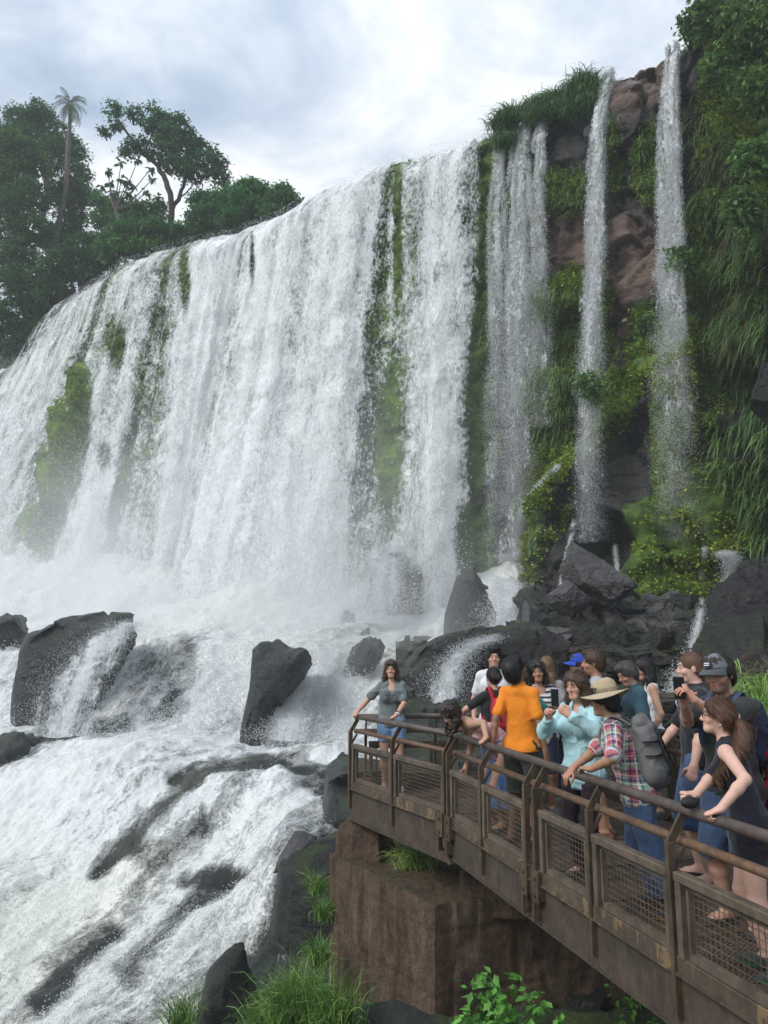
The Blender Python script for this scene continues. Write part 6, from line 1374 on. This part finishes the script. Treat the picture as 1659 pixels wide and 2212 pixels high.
def backpack(label, I, col, col2, size=(.15, .10, .24), dz=0., strapcol=None, h=.008, mat=None, sag=.0):
    """backpack worn by a person (a thing of its own): bag, pockets and two shoulder straps"""
    root = empty('backpack', I['loc'], I['rz']); tag(root, label, 'backpack'); RT, S, ch = I['RT'], I['S'], I['chest']; c = ch + RT @ np.array([0, -.105 - size[1], dz - .06]) * S
    RT = rotx(.5 * math.asin(np.clip(-(RT @ UP)[1], -1, 1)) * -1) @ RT if sag else RT
    lo, hi = c - .5, c + .5; D = SDF(lo, hi, h)
    T = lambda x, y, z: c + RT @ np.array([x * size[0], y * size[1], z * size[2]])
    D.cone(T(-.55, .0, -.62), T(-.45, .0, .55), size[1] * 1.05, size[1] * .85, .06, RT @ np.array([0, 1., 0]), .95); D.cone(T(.55, .0, -.62), T(.45, .0, .55), size[1] * 1.05, size[1] * .85, .06, RT @ np.array([0, 1., 0]), .95); D.cone(T(0, -.1, -.7), T(0, .1, .6), size[1] * 1.1, size[1] * .9, .08)
    D.noise(.006, (9, 9, 6), 3); D.folds(.014, (7, 7, 5), 8); V, F = D.mesh(); mt = mat or newcol('pack_cloth', col, .8); m_ = mobj('bag', V, F, mt, root)
    D = SDF(lo, hi, h); D.cone(T(-.45, -.95, -.55), T(.45, -.95, -.55), size[1] * .55, size[1] * .55, .03, RT @ UP, 1.6); D.noise(.012, (10, 10, 8), 4); V, F = D.mesh(); mobj('pocket', V, F, newcol('pack_pocket', col2, .85), root)
    D = SDF(lo, hi, h); D.cone(T(-.5, .1, .82), T(.5, .1, .82), size[1] * .62, size[1] * .62, .03); D.cone(T(-.45, -.75, .62), T(.45, -.75, .62), size[1] * .34, size[1] * .34, .06); D.folds(.008, (9, 9, 6), 5); V, F = D.mesh(); mobj('lid', V, F, mt, root)
    mb = MB()
    for q in (-1, 1):
        mb.tube(spline([T(q * .55, -1.02, .45), T(q * .58, -1.28, .0), T(q * .55, -1.35, -.5)], 8), .009, 6)
        for zz in (-.15, .25): mb.tube(spline([T(q * .5, -1.2, zz), T(q * 1.05, -.7, zz + .02), T(q * 1.18, .1, zz + .05)], 7), .007, 6)
    mb.build('webbing', newcol('pack_webbing', (.012, .012, .014), .8), root, True)
    for q in (0, 1):
        sg = 1 if q else -1; a = T(sg * .5, .8, .8); D = SDF(I['lo'] - .1, I['hi'] + .1, h)
        ns = I['neck'] * .42 + I['sh'][q] * .58; up_ = RT @ UP; fw = RT @ np.array([0, 1., 0]); off = .066 * S * (1 if I['B'] < 1.05 else 1.06)
        pts = [a, ns + up_ * off * .98 - fw * .045, ns + up_ * off * 1.02 + fw * .01, ns + fw * (.085 * S + .02) - up_ * .02, ch + RT @ np.array([sg * .10, .118 * I['B'], .03]) * S + fw * .012, ch + RT @ np.array([sg * .135, .09, -.12]) * S, ch + RT @ np.array([sg * .155, -.03, -.22]) * S, T(sg * .6, .8, -.7)]
        pts = spline(pts, 22); r_ = RT @ np.array([1., 0, 0])
        V = np.concatenate([np.stack([p - r_ * .026 + 0, p + r_ * .026]) for p in pts]); nn = np.gradient(pts, axis=0); nm = np.cross(nn, r_); nm /= np.linalg.norm(nm, axis=1)[:, None]; nm = np.repeat(nm, 2, 0); V2 = V + nm * .010; V1 = V - nm * .004; n_ = len(V)
        Fq = [(2 * i, 2 * i + 1, 2 * i + 3, 2 * i + 2) for i in range(21)]; Fa = [tuple(x + n_ for x in f_[::-1]) for f_ in Fq]; Fs = [(2 * i, 2 * i + 2, 2 * i + 2 + n_, 2 * i + n_) for i in range(21)] + [(2 * i + 1, 2 * i + 1 + n_, 2 * i + 3 + n_, 2 * i + 3) for i in range(21)]
        mobj('strap', np.concatenate([V1, V2]), Fq + Fa + Fs, newcol('pack_strap', strapcol or col, .8), root)
    return root
# ------------------------------------------------------------------ the visitors
A_ = lambda x, y, t: (x, y, 0.0)
def rp(Y, up=.04): p = rl(Y); return np.array([p[0], Y, RZ + up])
SG = (.10, .10, .10)
# 1 woman at the far end of the platform
hl = CN + UP * (RZ + .05); 
I = person('smiling woman in a grey-green T-shirt and denim shorts alone at the far platform end', (.10, 10.42, 0), R(176), 1.63, 'f', 'light', 1.02, head=(R(-2), R(2), R(3)), handR=(-.36, 10.40, .985), handL=(.16, 10.13 - .05, .985), poleR=(.5, -.5, -.5), poleL=(-.7, -.3, -.4), hposeR='grip', hposeL='grip', hdirR=(-.25, -.7, -.35), palmR=(0, 0, -1), hdirL=(-.75, -.4, -.4), palmL=(0, 0, -1), feet=((-.10, .05), (.09, .0)),
           hair='long', hairc='brown', extras={'hairlen': -.15}, top=dict(col=(.15, .18, .18), sleeve=.72, hem=-.06, neck='v', o=.016, loose=.02, amp=.012, flare=.05), bottom=dict(kind='shorts', col=(.16, .28, .48), mat=M_DENIM, len=.68, loose=.022), shoes=dict(col=(.35, .35, .37), sole=(.55, .5, .55), z=.07), smile=True, h=.008)
lens_pair(I)
mb = MB(); w_ = I['arm'][0][2]; e_ = I['arm'][0][1]; d_ = unit(w_ - e_); mb.tube([w_ - d_ * .03, w_ - d_ * .005], .034, 12, (.75, .74, .72)); mb.box(w_ - d_ * .018 + UP * .034, (.04, .035, .012), np.eye(3), (.01, .01, .01)); mb.build('wristwatch', M_PLASTIC, I['root'], False, True)
# lettering on the T-shirt: two rows of dark glyphs lying on the chest
def text_on(I, txt, size, off, mat, name='lettering', ext=.002):
    cu = bpy.data.curves.new(name, 'FONT'); cu.body = txt; cu.size = size; cu.align_x = 'CENTER'; cu.extrude = ext; o = bpy.data.objects.new(name, cu); COL.objects.link(o); dg = bpy.context.evaluated_depsgraph_get(); me = bpy.data.meshes.new_from_object(o.evaluated_get(dg)); bpy.data.objects.remove(o)
    V = np.zeros(len(me.vertices) * 3); me.vertices.foreach_get('co', V); V = V.reshape(-1, 3); RT = I['RT']
    x = V[:, 0]; z = V[:, 1] + off[2]; y = off[1] - .9 * x * x + V[:, 2] + .0; W = I['chest'] + np.stack([-x, y, z], -1) @ RT.T; me.vertices.foreach_set('co', W.astype(np.float32).ravel()); me.materials.clear(); me.materials.append(mat); ob = bpy.data.objects.new(name, me); COL.objects.link(ob); ob.parent = I['root']; return ob
ink = newcol('shirt_print', (.035, .035, .10), .8)
text_on(I, "MOUNT ST. MARY'S", .040, (0, .158, .035), ink); text_on(I, "UNIVERSITY", .030, (0, .165, .0), ink)
# 2 curly-haired girl bending over the railing
I = person('curly-haired young woman in a pink top and long denim skirt bending over the railing', (1.15, 8.36, 0), R(104), 1.62, 'f', 'olive', 1.0, lean=R(70), head=(R(4), R(40), 0), handL=(.99, 7.70, 1.0), poleL=(-.4, -.6, 1.2), hposeL='grip', hdirL=(-.6, -.3, -.45), palmL=(0, 0, -1), handR=(.86, 8.42, .60), poleR=(.3, -.6, .2), hipshift=(0, -.10), feet=((-.09, -.02), (.09, .03)),
           hair='curly', hairc='dark', top=dict(col=(.62, .36, .36), sleeve=0, neck='strap', hem=.02, o=.010), bottom=dict(kind='skirt', col=(.075, .16, .34), mat=M_DENIM, len=.26), shoes=dict(col=(.08, .06, .05), z=.05), h=.0075)
# 3 woman in black with a red strap
I = person('woman in a black T-shirt with a red backpack strap, dark hair pinned up, back turned', (1.30, 9.15, 0), R(18), 1.58, 'f', 'light', 1.05, lean=R(6), head=(R(10), R(-2), 0), handL=(.86, 9.35, 1.0), poleL=(-.9, -.3, -.2), handR=(1.45, 9.5, 1.0), hair='bun', hairc='black', top=dict(col=(.010, .010, .012), sleeve=.7, hem=-.08, o=.014, loose=.015), bottom=dict(kind='trousers', col=(.03, .05, .11), mat=M_DENIM), shoes=dict(col=SG), h=.009, eyes=False)
backpack('red backpack worn by the woman in black, mostly hidden behind the orange shirt', I, (.42, .015, .03), (.35, .012, .025), (.11, .07, .17), -.05)
# 4 young man looking back
I = person('young man with thick dark wavy hair and a white shirt frowning towards the viewer', (1.40, 10.0, 0), R(172), 1.80, 'm', 'light', .95, head=(R(6), R(-2), 0), hair='curlytop', hairc='black', beard=.25, top=dict(col=(.72, .73, .76), sleeve=.7, hem=-.08, o=.014), bottom=dict(kind='trousers', col=(.04, .05, .08), mat=M_DENIM), shoes=dict(col=SG), h=.008)
# 5 orange polo
I = person('man in a bright orange polo shirt and dark green shorts, seen from behind, looking up', (1.36, 7.86, 0), R(-38), 1.73, 'm', 'brown', .90, lean=R(-3), hs=1.10, head=(R(-20), R(-32), 0), handR=(1.56, 7.62, .80), poleR=(.5, -.8, -.1), handL=(1.06, 7.78, .92), poleL=(-.5, -.8, -.1), hposeL='relax', hposeR='relax', feet=((-.12, .0), (.12, .03)), hair='short', hairc='black', beard=.35,
           top=dict(col=(.80, .245, .008), sleeve=.72, hem=-.05, neck='collar', o=.012, loose=.020, boxy=True, amp=.007), bottom=dict(kind='shorts', col=(.035, .045, .032), len=.46, loose=.035, wide=1.4), shoes=dict(col=(.12, .07, .05), sole=(.2, .12, .08), z=.05), h=.007, eyes=False)
# 6 long dark hair, green shirt
I = person('woman with long dark hair in a teal-green T-shirt, half hidden behind the orange shirt', (1.46, 8.30, 0), R(-50), 1.64, 'f', 'tan', 1.0, head=(R(-10), 0, 0), handR=(1.86, 8.05, 1.12), poleR=(.6, -.7, -.3), hposeR='hold', handL=(1.75, 8.6, 1.1), hair='long', hairc='black', extras={'hairlen': -.34}, top=dict(col=(.012, .19, .15), sleeve=.75, hem=-.08, o=.014, loose=.02), bottom=dict(kind='shorts', col=(.02, .03, .07), mat=M_DENIM, len=.55), shoes=dict(col=SG), h=.009, eyes=False)
# 7 striped top
I = person('frowning woman in a white top with black stripes, sunglasses pushed up on her head', (1.77, 9.0, 0), R(186), 1.66, 'f', 'tan', 1.12, head=(R(-14), R(2), R(6)), handL=(1.97, 8.75, 1.02), hair='long', hairc='dark', extras={'hairlen': -.10}, top=dict(col=None, mat=M_STRIPE, sleeve=.5, hem=-.10, neck='scoop', o=.018, loose=.02, boxy=True), bottom=dict(kind='shorts', col=(.02, .03, .07), mat=M_DENIM, len=.5), shoes=dict(col=SG), h=.0075)
lens_pair(I)
# 8 wavy light hair
I = person('woman with half-up wavy light brown hair turned towards the falls behind the striped top', (2.02, 9.7, 0), R(-20), 1.69, 'f', 'fair', 1.0, head=(R(-18), 0, 0), hair='wavy', hairc='blond', extras={'hairlen': -.26}, top=dict(col=(.30, .30, .31), sleeve=.6, hem=-.08), bottom=dict(kind='trousers', col=(.03, .04, .07), mat=M_DENIM), shoes=dict(col=SG), h=.009, eyes=False)
# 9 light blue shirt
ph9 = at(1199, 1507, 6.42)
I = person('woman in a pale aqua button-up shirt and dark plum leggings photographing with her phone', (1.65, 6.66, 0), R(133), 1.65, 'f', 'fair', 1.0, head=(R(-2), R(8), R(2)), handR=tuple(at(1186, 1552, 6.50)), handL=tuple(at(1230, 1545, 6.34)), poleR=(.8, -.2, -.8), poleL=(-.8, .0, -.8), hposeR='hold', hposeL='hold', hdirR=(-.25, -.45, .75), palmR=(.35, -1, .1), hdirL=(-.75, .25, .6), palmL=(-.2, 1, .2), feet=((-.09, .0), (.10, -.03)),
           hair='wavy', hairc='brown', extras={'hairlen': -.20}, top=dict(col=(.42, .66, .70), sleeve=1.86, hem=-.16, neck='v', o=.020, loose=.018, boxy=True, flare=.10, amp=.016, sc=(8, 8, 5)), bottom=dict(kind='trousers', col=(.028, .012, .024), loose=.006), shoes=dict(col=(.04, .05, .05), sole=(.5, .52, .5), z=.07), h=.006)
phone('phone in a pale patterned case held up by the woman in the aqua shirt', ph9, (.75, -.62, 0), (.08, -.1, 1), (.42, .36, .50))
# 10 man with close-cropped hair, 11 blue cap
I = person('tanned man with close-cropped brown hair in profile just behind the wide-brimmed hat', (2.16, 8.0, 0), R(68), 1.80, 'm', 'tan', 1.05, head=(R(8), R(2), 0), hair='short', hairc='brown', beard=.25, top=dict(col=(.36, .40, .45), sleeve=.6, hem=-.08), bottom=dict(kind='shorts', col=(.02, .09, .075), len=.5, loose=.03), shoes=dict(col=(.2, .08, .05)), h=.008, eyes=False)
def cap_hat(I, cols, visor=True, logo=None, rough=.8):
    D = SDF(I['hc'] - .28, I['hc'] + .28, .006); H_ = I['Hp']; HS = I['HS']; RH = I['RH']; D.ell(H_(0, -.012, .030), np.array([.086, .108, .104]) * HS + .006, RH, 0); D.ell(H_(0, .03, .06), np.array([.07, .07, .075]) * HS, RH, .03); D.cut(H_(0, 0, .038), RH @ np.array([0, .10, -1.]))
    V, F = D.mesh(); q = (V - I['hc']) @ RH / HS; fr = q[:, 1] > .02; mobj('cap', V, F, M_CLOTH, I['root'], cols=np.where(fr[:, None], cols[0], cols[1]))
    n, m = 9, 21; a = np.linspace(-1.25, 1.25, m); r_ = np.linspace(0, 1, n); P = []
    for rr_ in r_:
        for t in a: P.append(H_(math.sin(t) * (.088 + .012 * rr_) , .012 + math.cos(t) * (.098 + .085 * rr_ * max(0, math.cos(t * .9)) ** .6), .046 - .022 * rr_ * rr_ * 1 - .030 * (t / 1.25) ** 2 * rr_))
    P = np.array(P); up = RH @ UP; F1 = [tuple(f_) for f_ in grid_faces(n, m)]; N_ = n * m; F2 = [tuple(x + N_ for x in f_[::-1]) for f_ in F1]; rim = [(i, i + 1) for i in range((n - 1) * m, n * m - 1)]; Fs = [(a_, b_, b_ + N_, a_ + N_) for a_, b_ in rim]
    mobj('visor', np.concatenate([P, P - up * .006]), F1 + F2 + Fs, M_CLOTH, I['root'], cols=np.concatenate([np.tile(cols[2], (N_, 1)), np.tile(np.array(cols[2]) * .2, (N_, 1))]))
    if logo:
        mb = MB(); c = H_(0.0, .121, .082); u = RH @ np.array([1., 0, 0]); v = RH @ unit(np.array([0, -.42, 1.])); w_ = np.cross(u, v); mb.box(c, (.06, .036, .008), np.stack([u, v, w_]), (.01, .01, .012)); s_ = 1 if np.dot(w_, RH @ np.array([0, 1., 0])) > 0 else -1
        for k in (-1, 1): mb.box(c + v * k * .007 + w_ * s_ * .005, (.042, .008, .003), np.stack([u, v, w_]), (.65, .65, .66))
        mb.build('badge', M_PLASTIC, I['root'], False, True)
I = person('person in a bright blue cap hidden behind the close-cropped man, only the cap showing', (2.34, 9.3, 0), R(80), 1.72, 'm', 'light', 1.0, head=(0, 0, 0), hair='short', hairc='dark', top=dict(col=(.25, .27, .3), sleeve=.6), bottom=dict(kind='trousers', col=(.03, .04, .07)), shoes=dict(col=SG), h=.010, eyes=False)
cap_hat(I, ((.015, .06, .45), (.015, .06, .45), (.015, .06, .42)))
# 12 hat man
I = person('man in a red plaid shirt, jeans and a wide-brimmed khaki hat leaning on the railing', (1.98, 5.96, 0), R(66), 1.60, 'm', 'tan', 1.06, lean=R(22), head=(R(0), R(6), R(-4)), handL=(1.52, 5.88, 1.0), handR=(1.44, 6.10, .97), poleL=(-1, -.3, -.7), poleR=(.8, -.2, -.7), hposeL='relax', hposeR='relax', hdirL=(-.45, .9, -.05), palmL=(0, 0, -1), hdirR=(-.7, -.1, -.7), palmR=(-.5, 0, -1), feet=((-.16, -.14), (.12, .02)), hipshift=(0, .10),
           hair='short', hairc='black', top=dict(col=None, mat=M_PLAID, sleeve=.92, hem=-.10, neck='collar', o=.018, loose=.020, boxy=True, amp=.012), bottom=dict(kind='trousers', col=(.045, .085, .17), mat=M_DENIM, loose=.022, wide=1.3), shoes=dict(col=(.02, .022, .03), sole=(.42, .27, .03), z=.09), h=.006, eyes=False)
def wide_hat(I):
    H_ = I['Hp']; RH = I['RH']; HS = I['HS']; c0 = H_(0, -.018, .062); tl = RH @ rotx(R(-6)) @ roty(R(10)); m = 48; th = np.arange(m) * 2 * math.pi / m; ax, ay = .088, .108
    def ring(r, z, fx=1.0): return np.stack([np.cos(th) * (ax + r) * fx, np.sin(th) * (ay + r), np.broadcast_to(z, th.shape)], -1)
    sag = .026 * np.cos(2 * th) ; brim = [ring(.098 * u, -.012 * u * u * 1.0 + sag * u * u * -1 - .012 * u) for u in np.linspace(1, 0, 9)]
    cr = [(0, .0, 1), (.001, .012, 1), (.002, .03, 1), (-.002, .06, .98), (-.008, .085, .95), (-.020, .105, .9), (-.040, .116, .8), (-.062, .116, .7), (-.08, .108, .5)]
    R_ = brim + [np.stack([ring(r, z, fx)[:, 0], ring(r, z)[:, 1] * 1.0, ring(r, z)[:, 2] - .030 * sstep(.6, 1.0, z / .116) * np.exp(-(np.cos(th) / .45) ** 2) * (np.sin(th) > -2) + .012 * np.exp(-((np.sin(th) + 1) / .5) ** 2) * (z > .06)], -1) for r, z, fx in cr]
    V = np.concatenate(R_) * HS; V = c0 + V @ tl.T; nr_ = len(R_); F = [tuple(f_) for f_ in grid_faces(nr_, m, True)]; F.append(tuple(range((nr_ - 1) * m, nr_ * m)))
    Vb = V[:9 * m] - tl @ np.array([0, 0, .006]); n0 = len(V); F += [tuple(x + n0 for x in f_[::-1]) for f_ in grid_faces(9, m, True)] + [(i, i + n0, (i + 1) % m + n0, (i + 1) % m) for i in range(m)]
    o = mobj('hat', np.concatenate([V, Vb]), F, newcol('khaki_cloth', (.46, .37, .245), .9), I['root'])
    band = np.concatenate([ring(.004, .004), ring(.005, .030)]) * HS; band = c0 + band @ tl.T; b = mobj('hat_band', band, grid_faces(2, m, True), newcol('hat_band_cloth', (.30, .24, .15), .9), I['root'])
wide_hat(I)
backpack('large grey hiking backpack on the man in the plaid shirt', I, (.15, .15, .15), (.06, .062, .066), (.15, .085, .25), -.06, h=.008, sag=1)
# 13 teal polo man, 14 woman beside him
I = person('man with short greying hair in a dark teal polo shirt looking down at his hands', (2.69, 8.3, 0), R(88), 1.69, 'm', 'light', 1.05, lean=R(7), head=(R(14), R(24), 0), handL=(2.50, 8.25, 1.06), handR=(2.44, 8.42, 1.38), poleL=(-1, -.5, -.6), poleR=(.6, -.3, -.9), hposeL='hold', hposeR='pinch', hair='short', hairc='grey', beard=.2, top=dict(col=(.022, .075, .105), sleeve=.75, hem=-.10, neck='collar', o=.016, loose=.018), bottom=dict(kind='shorts', col=(.22, .20, .18), len=.5), shoes=dict(col=SG), h=.0075)
I = person('woman with long black hair, sunglasses and a white tank top beside the teal polo shirt', (3.02, 8.95, 0), R(82), 1.70, 'f', 'olive', 1.0, head=(R(2), R(12), 0), hair='long', hairc='black', extras={'hairlen': -.28}, top=dict(col=(.75, .74, .74), sleeve=0, neck='tank', hem=-.06), bottom=dict(kind='shorts', col=(.10, .11, .13), len=.55), shoes=dict(col=SG), h=.008, eyes=False)
lens_pair(I, False)
# 15 black polo man
I = person('heavy-set man with cropped reddish hair, black shirt and long denim shorts, side on', (2.62, 6.62, 0), R(76), 1.80, 'm', 'pale', 1.10, head=(R(-2), R(3), 0), handL=(2.40, 6.24, .86), poleL=(-.6, -.6, -.4), hposeL='fist', handR=(2.3, 6.9, .9), feet=((-.12, .02), (.12, .06)), hair='buzz', hairc='ginger', top=dict(col=(.010, .012, .018), sleeve=.85, hem=-.10, neck='collar', o=.020, loose=.02, boxy=True), bottom=dict(kind='shorts', col=(.06, .11, .22), mat=M_DENIM, len=.42, loose=.035, wide=1.4), shoes=dict(col=(.015, .014, .014), z=.045), h=.0065, eyes=False)
mb = MB(); cpt = I['chest'] + I['RT'] @ np.array([-.085, .155, .05]); mb.tube(spline([cpt, cpt + I['RT'] @ np.array([.0, .012, .03]), cpt + I['RT'] @ np.array([.02, .008, .045])], 6), .005, 6); mb.build('chest_logo', newcol('logo_thread', (.5, .55, .8), .6), I['root'])
# 16 man with cap
ph = at(1467, 1486, 5.28)
I = person('bearded man in a grey and black baseball cap lifting a dark phone in both hands', (2.44, 5.62, 0), R(122), 1.80, 'm', 'fair', 1.04, lean=R(2), head=(R(2), R(8), R(3)), handR=tuple(at(1478, 1522, 5.36)), handL=tuple(at(1500, 1512, 5.25)), poleR=(.35, .3, -1), poleL=(-.35, -.1, -1), hposeR='hold', hposeL='pinch', hdirR=(-.15, -.35, .8), palmR=(.2, -1, .25), hdirL=(-.55, .05, .8), palmL=(-.6, .3, -.3), feet=((-.12, 0), (.12, .02)),
           hair='short', hairc='dark', beard=.62, top=dict(col=(.012, .014, .015), sleeve=.8, hem=-.12, o=.016, loose=.024, amp=.011), bottom=dict(kind='shorts', col=(.03, .06, .12), mat=M_DENIM, len=.45, loose=.03, wide=1.3), shoes=dict(col=(.05, .035, .03), z=.05), h=.006)
cap_hat(I, ((.16, .17, .19), (.012, .012, .014), (.07, .075, .085)), logo=True)
backpack('dark blue backpack on the man in the baseball cap', I, (.022, .035, .07), (.012, .014, .02), (.15, .10, .22), 0, (.05, .075, .14))
phone('dark phone held upright by the bearded man in the cap', ph, (.80, -.58, .0), (.04, -.1, 1), (.04, .036, .03))
# 17 woman with the ponytail
I = person('nearest woman with a long brown ponytail, navy crochet top and black shorts, leaning forward', (2.28, 4.86, 0), R(62), 1.57, 'f', 'pale', 1.08, lean=R(15), head=(R(10), R(-2), R(4)), handL=(1.90, 4.56, .995), poleL=(-.6, -1.2, .15), hposeL='grip', hdirL=(-.8, .25, -.35), palmL=(0, 0, -1), handR=(1.84, 4.78, 1.02), poleR=(.8, -.4, -.4), hposeR='hold', hdirR=(-.75, -.1, .1), palmR=(0, 0, -1), feet=((-.10, -.05), (.10, .06)), hipshift=(0, .08),
           hair='pony', hairc='chestnut', extras={'pony': [(0, -.112, -.005), (-.03, -.150, -.07), (-.085, -.13, -.17), (-.13, -.06, -.28), (-.145, .04, -.41)]}, top=dict(col=None, mat=M_CROCHET, sleeve=0, neck='scoop', hem=-.08, o=.012), bottom=dict(kind='shorts', col=(.010, .011, .016), len=.70, loose=.012), shoes=dict(col=(.03, .05, .045), sole=(.05, .30, .12), z=.085), h=.0055)
lens_pair(I, False)
mb = MB(); b = I['Hp'](0, -.128, -.008); RH = I['RH']
for q in (-1, 1):
    a = np.linspace(0, 2 * math.pi, 13); mb.tube(np.array([b + RH @ np.array([q * (.022 - .022 * math.cos(t)) * .8, -.012, .014 * math.sin(t) + .006]) for t in a]), .0055, 6); mb.tube(spline([b, b + RH @ np.array([q * .012, -.02, -.03]), b + RH @ np.array([q * .022, -.018, -.055])], 6), .006, 6)
mb.build('hair_ribbon', newcol('pink_ribbon', (.75, .38, .42), .6), I['root'], True)
mb = MB(); e_ = I['Hp'](-.082, -.010, -.062); mb.tube([e_ + np.array([0, 0, .006]), e_ - np.array([0, 0, .006])], .006, 10); mb.build('earring', newcol('pearl', (.8, .78, .72), .2), I['root'], True)
o = mobj('camera_pouch', *(lambda D: (D.ell((0, 0, 0), (.06, .04, .035), rotz(.4), 0), D.mesh())[1])(SDF((-.1, -.1, -.1), (.1, .1, .1), .006)), newcol('black_cloth', (.01, .01, .01), .7), loc=(1.79, 4.72, 1.0)); tag(o, 'small black pouch in the right hand of the nearest woman at the rail', 'pouch')
# 18 carrier of the red pack at the right edge
I = person('person at the right edge of the picture, only a red backpack in view', (2.99, 5.55, 0), R(-80), 1.60, 'm', 'light', 1.0, hair='short', hairc='dark', top=dict(col=(.2, .2, .22), sleeve=.6), bottom=dict(kind='trousers', col=(.03, .04, .06)), shoes=dict(col=SG), h=.010, eyes=False)
backpack('bright red backpack cut off by the right edge of the picture', I, (.52, .012, .03), (.50, .012, .03), (.15, .12, .22), -.14)
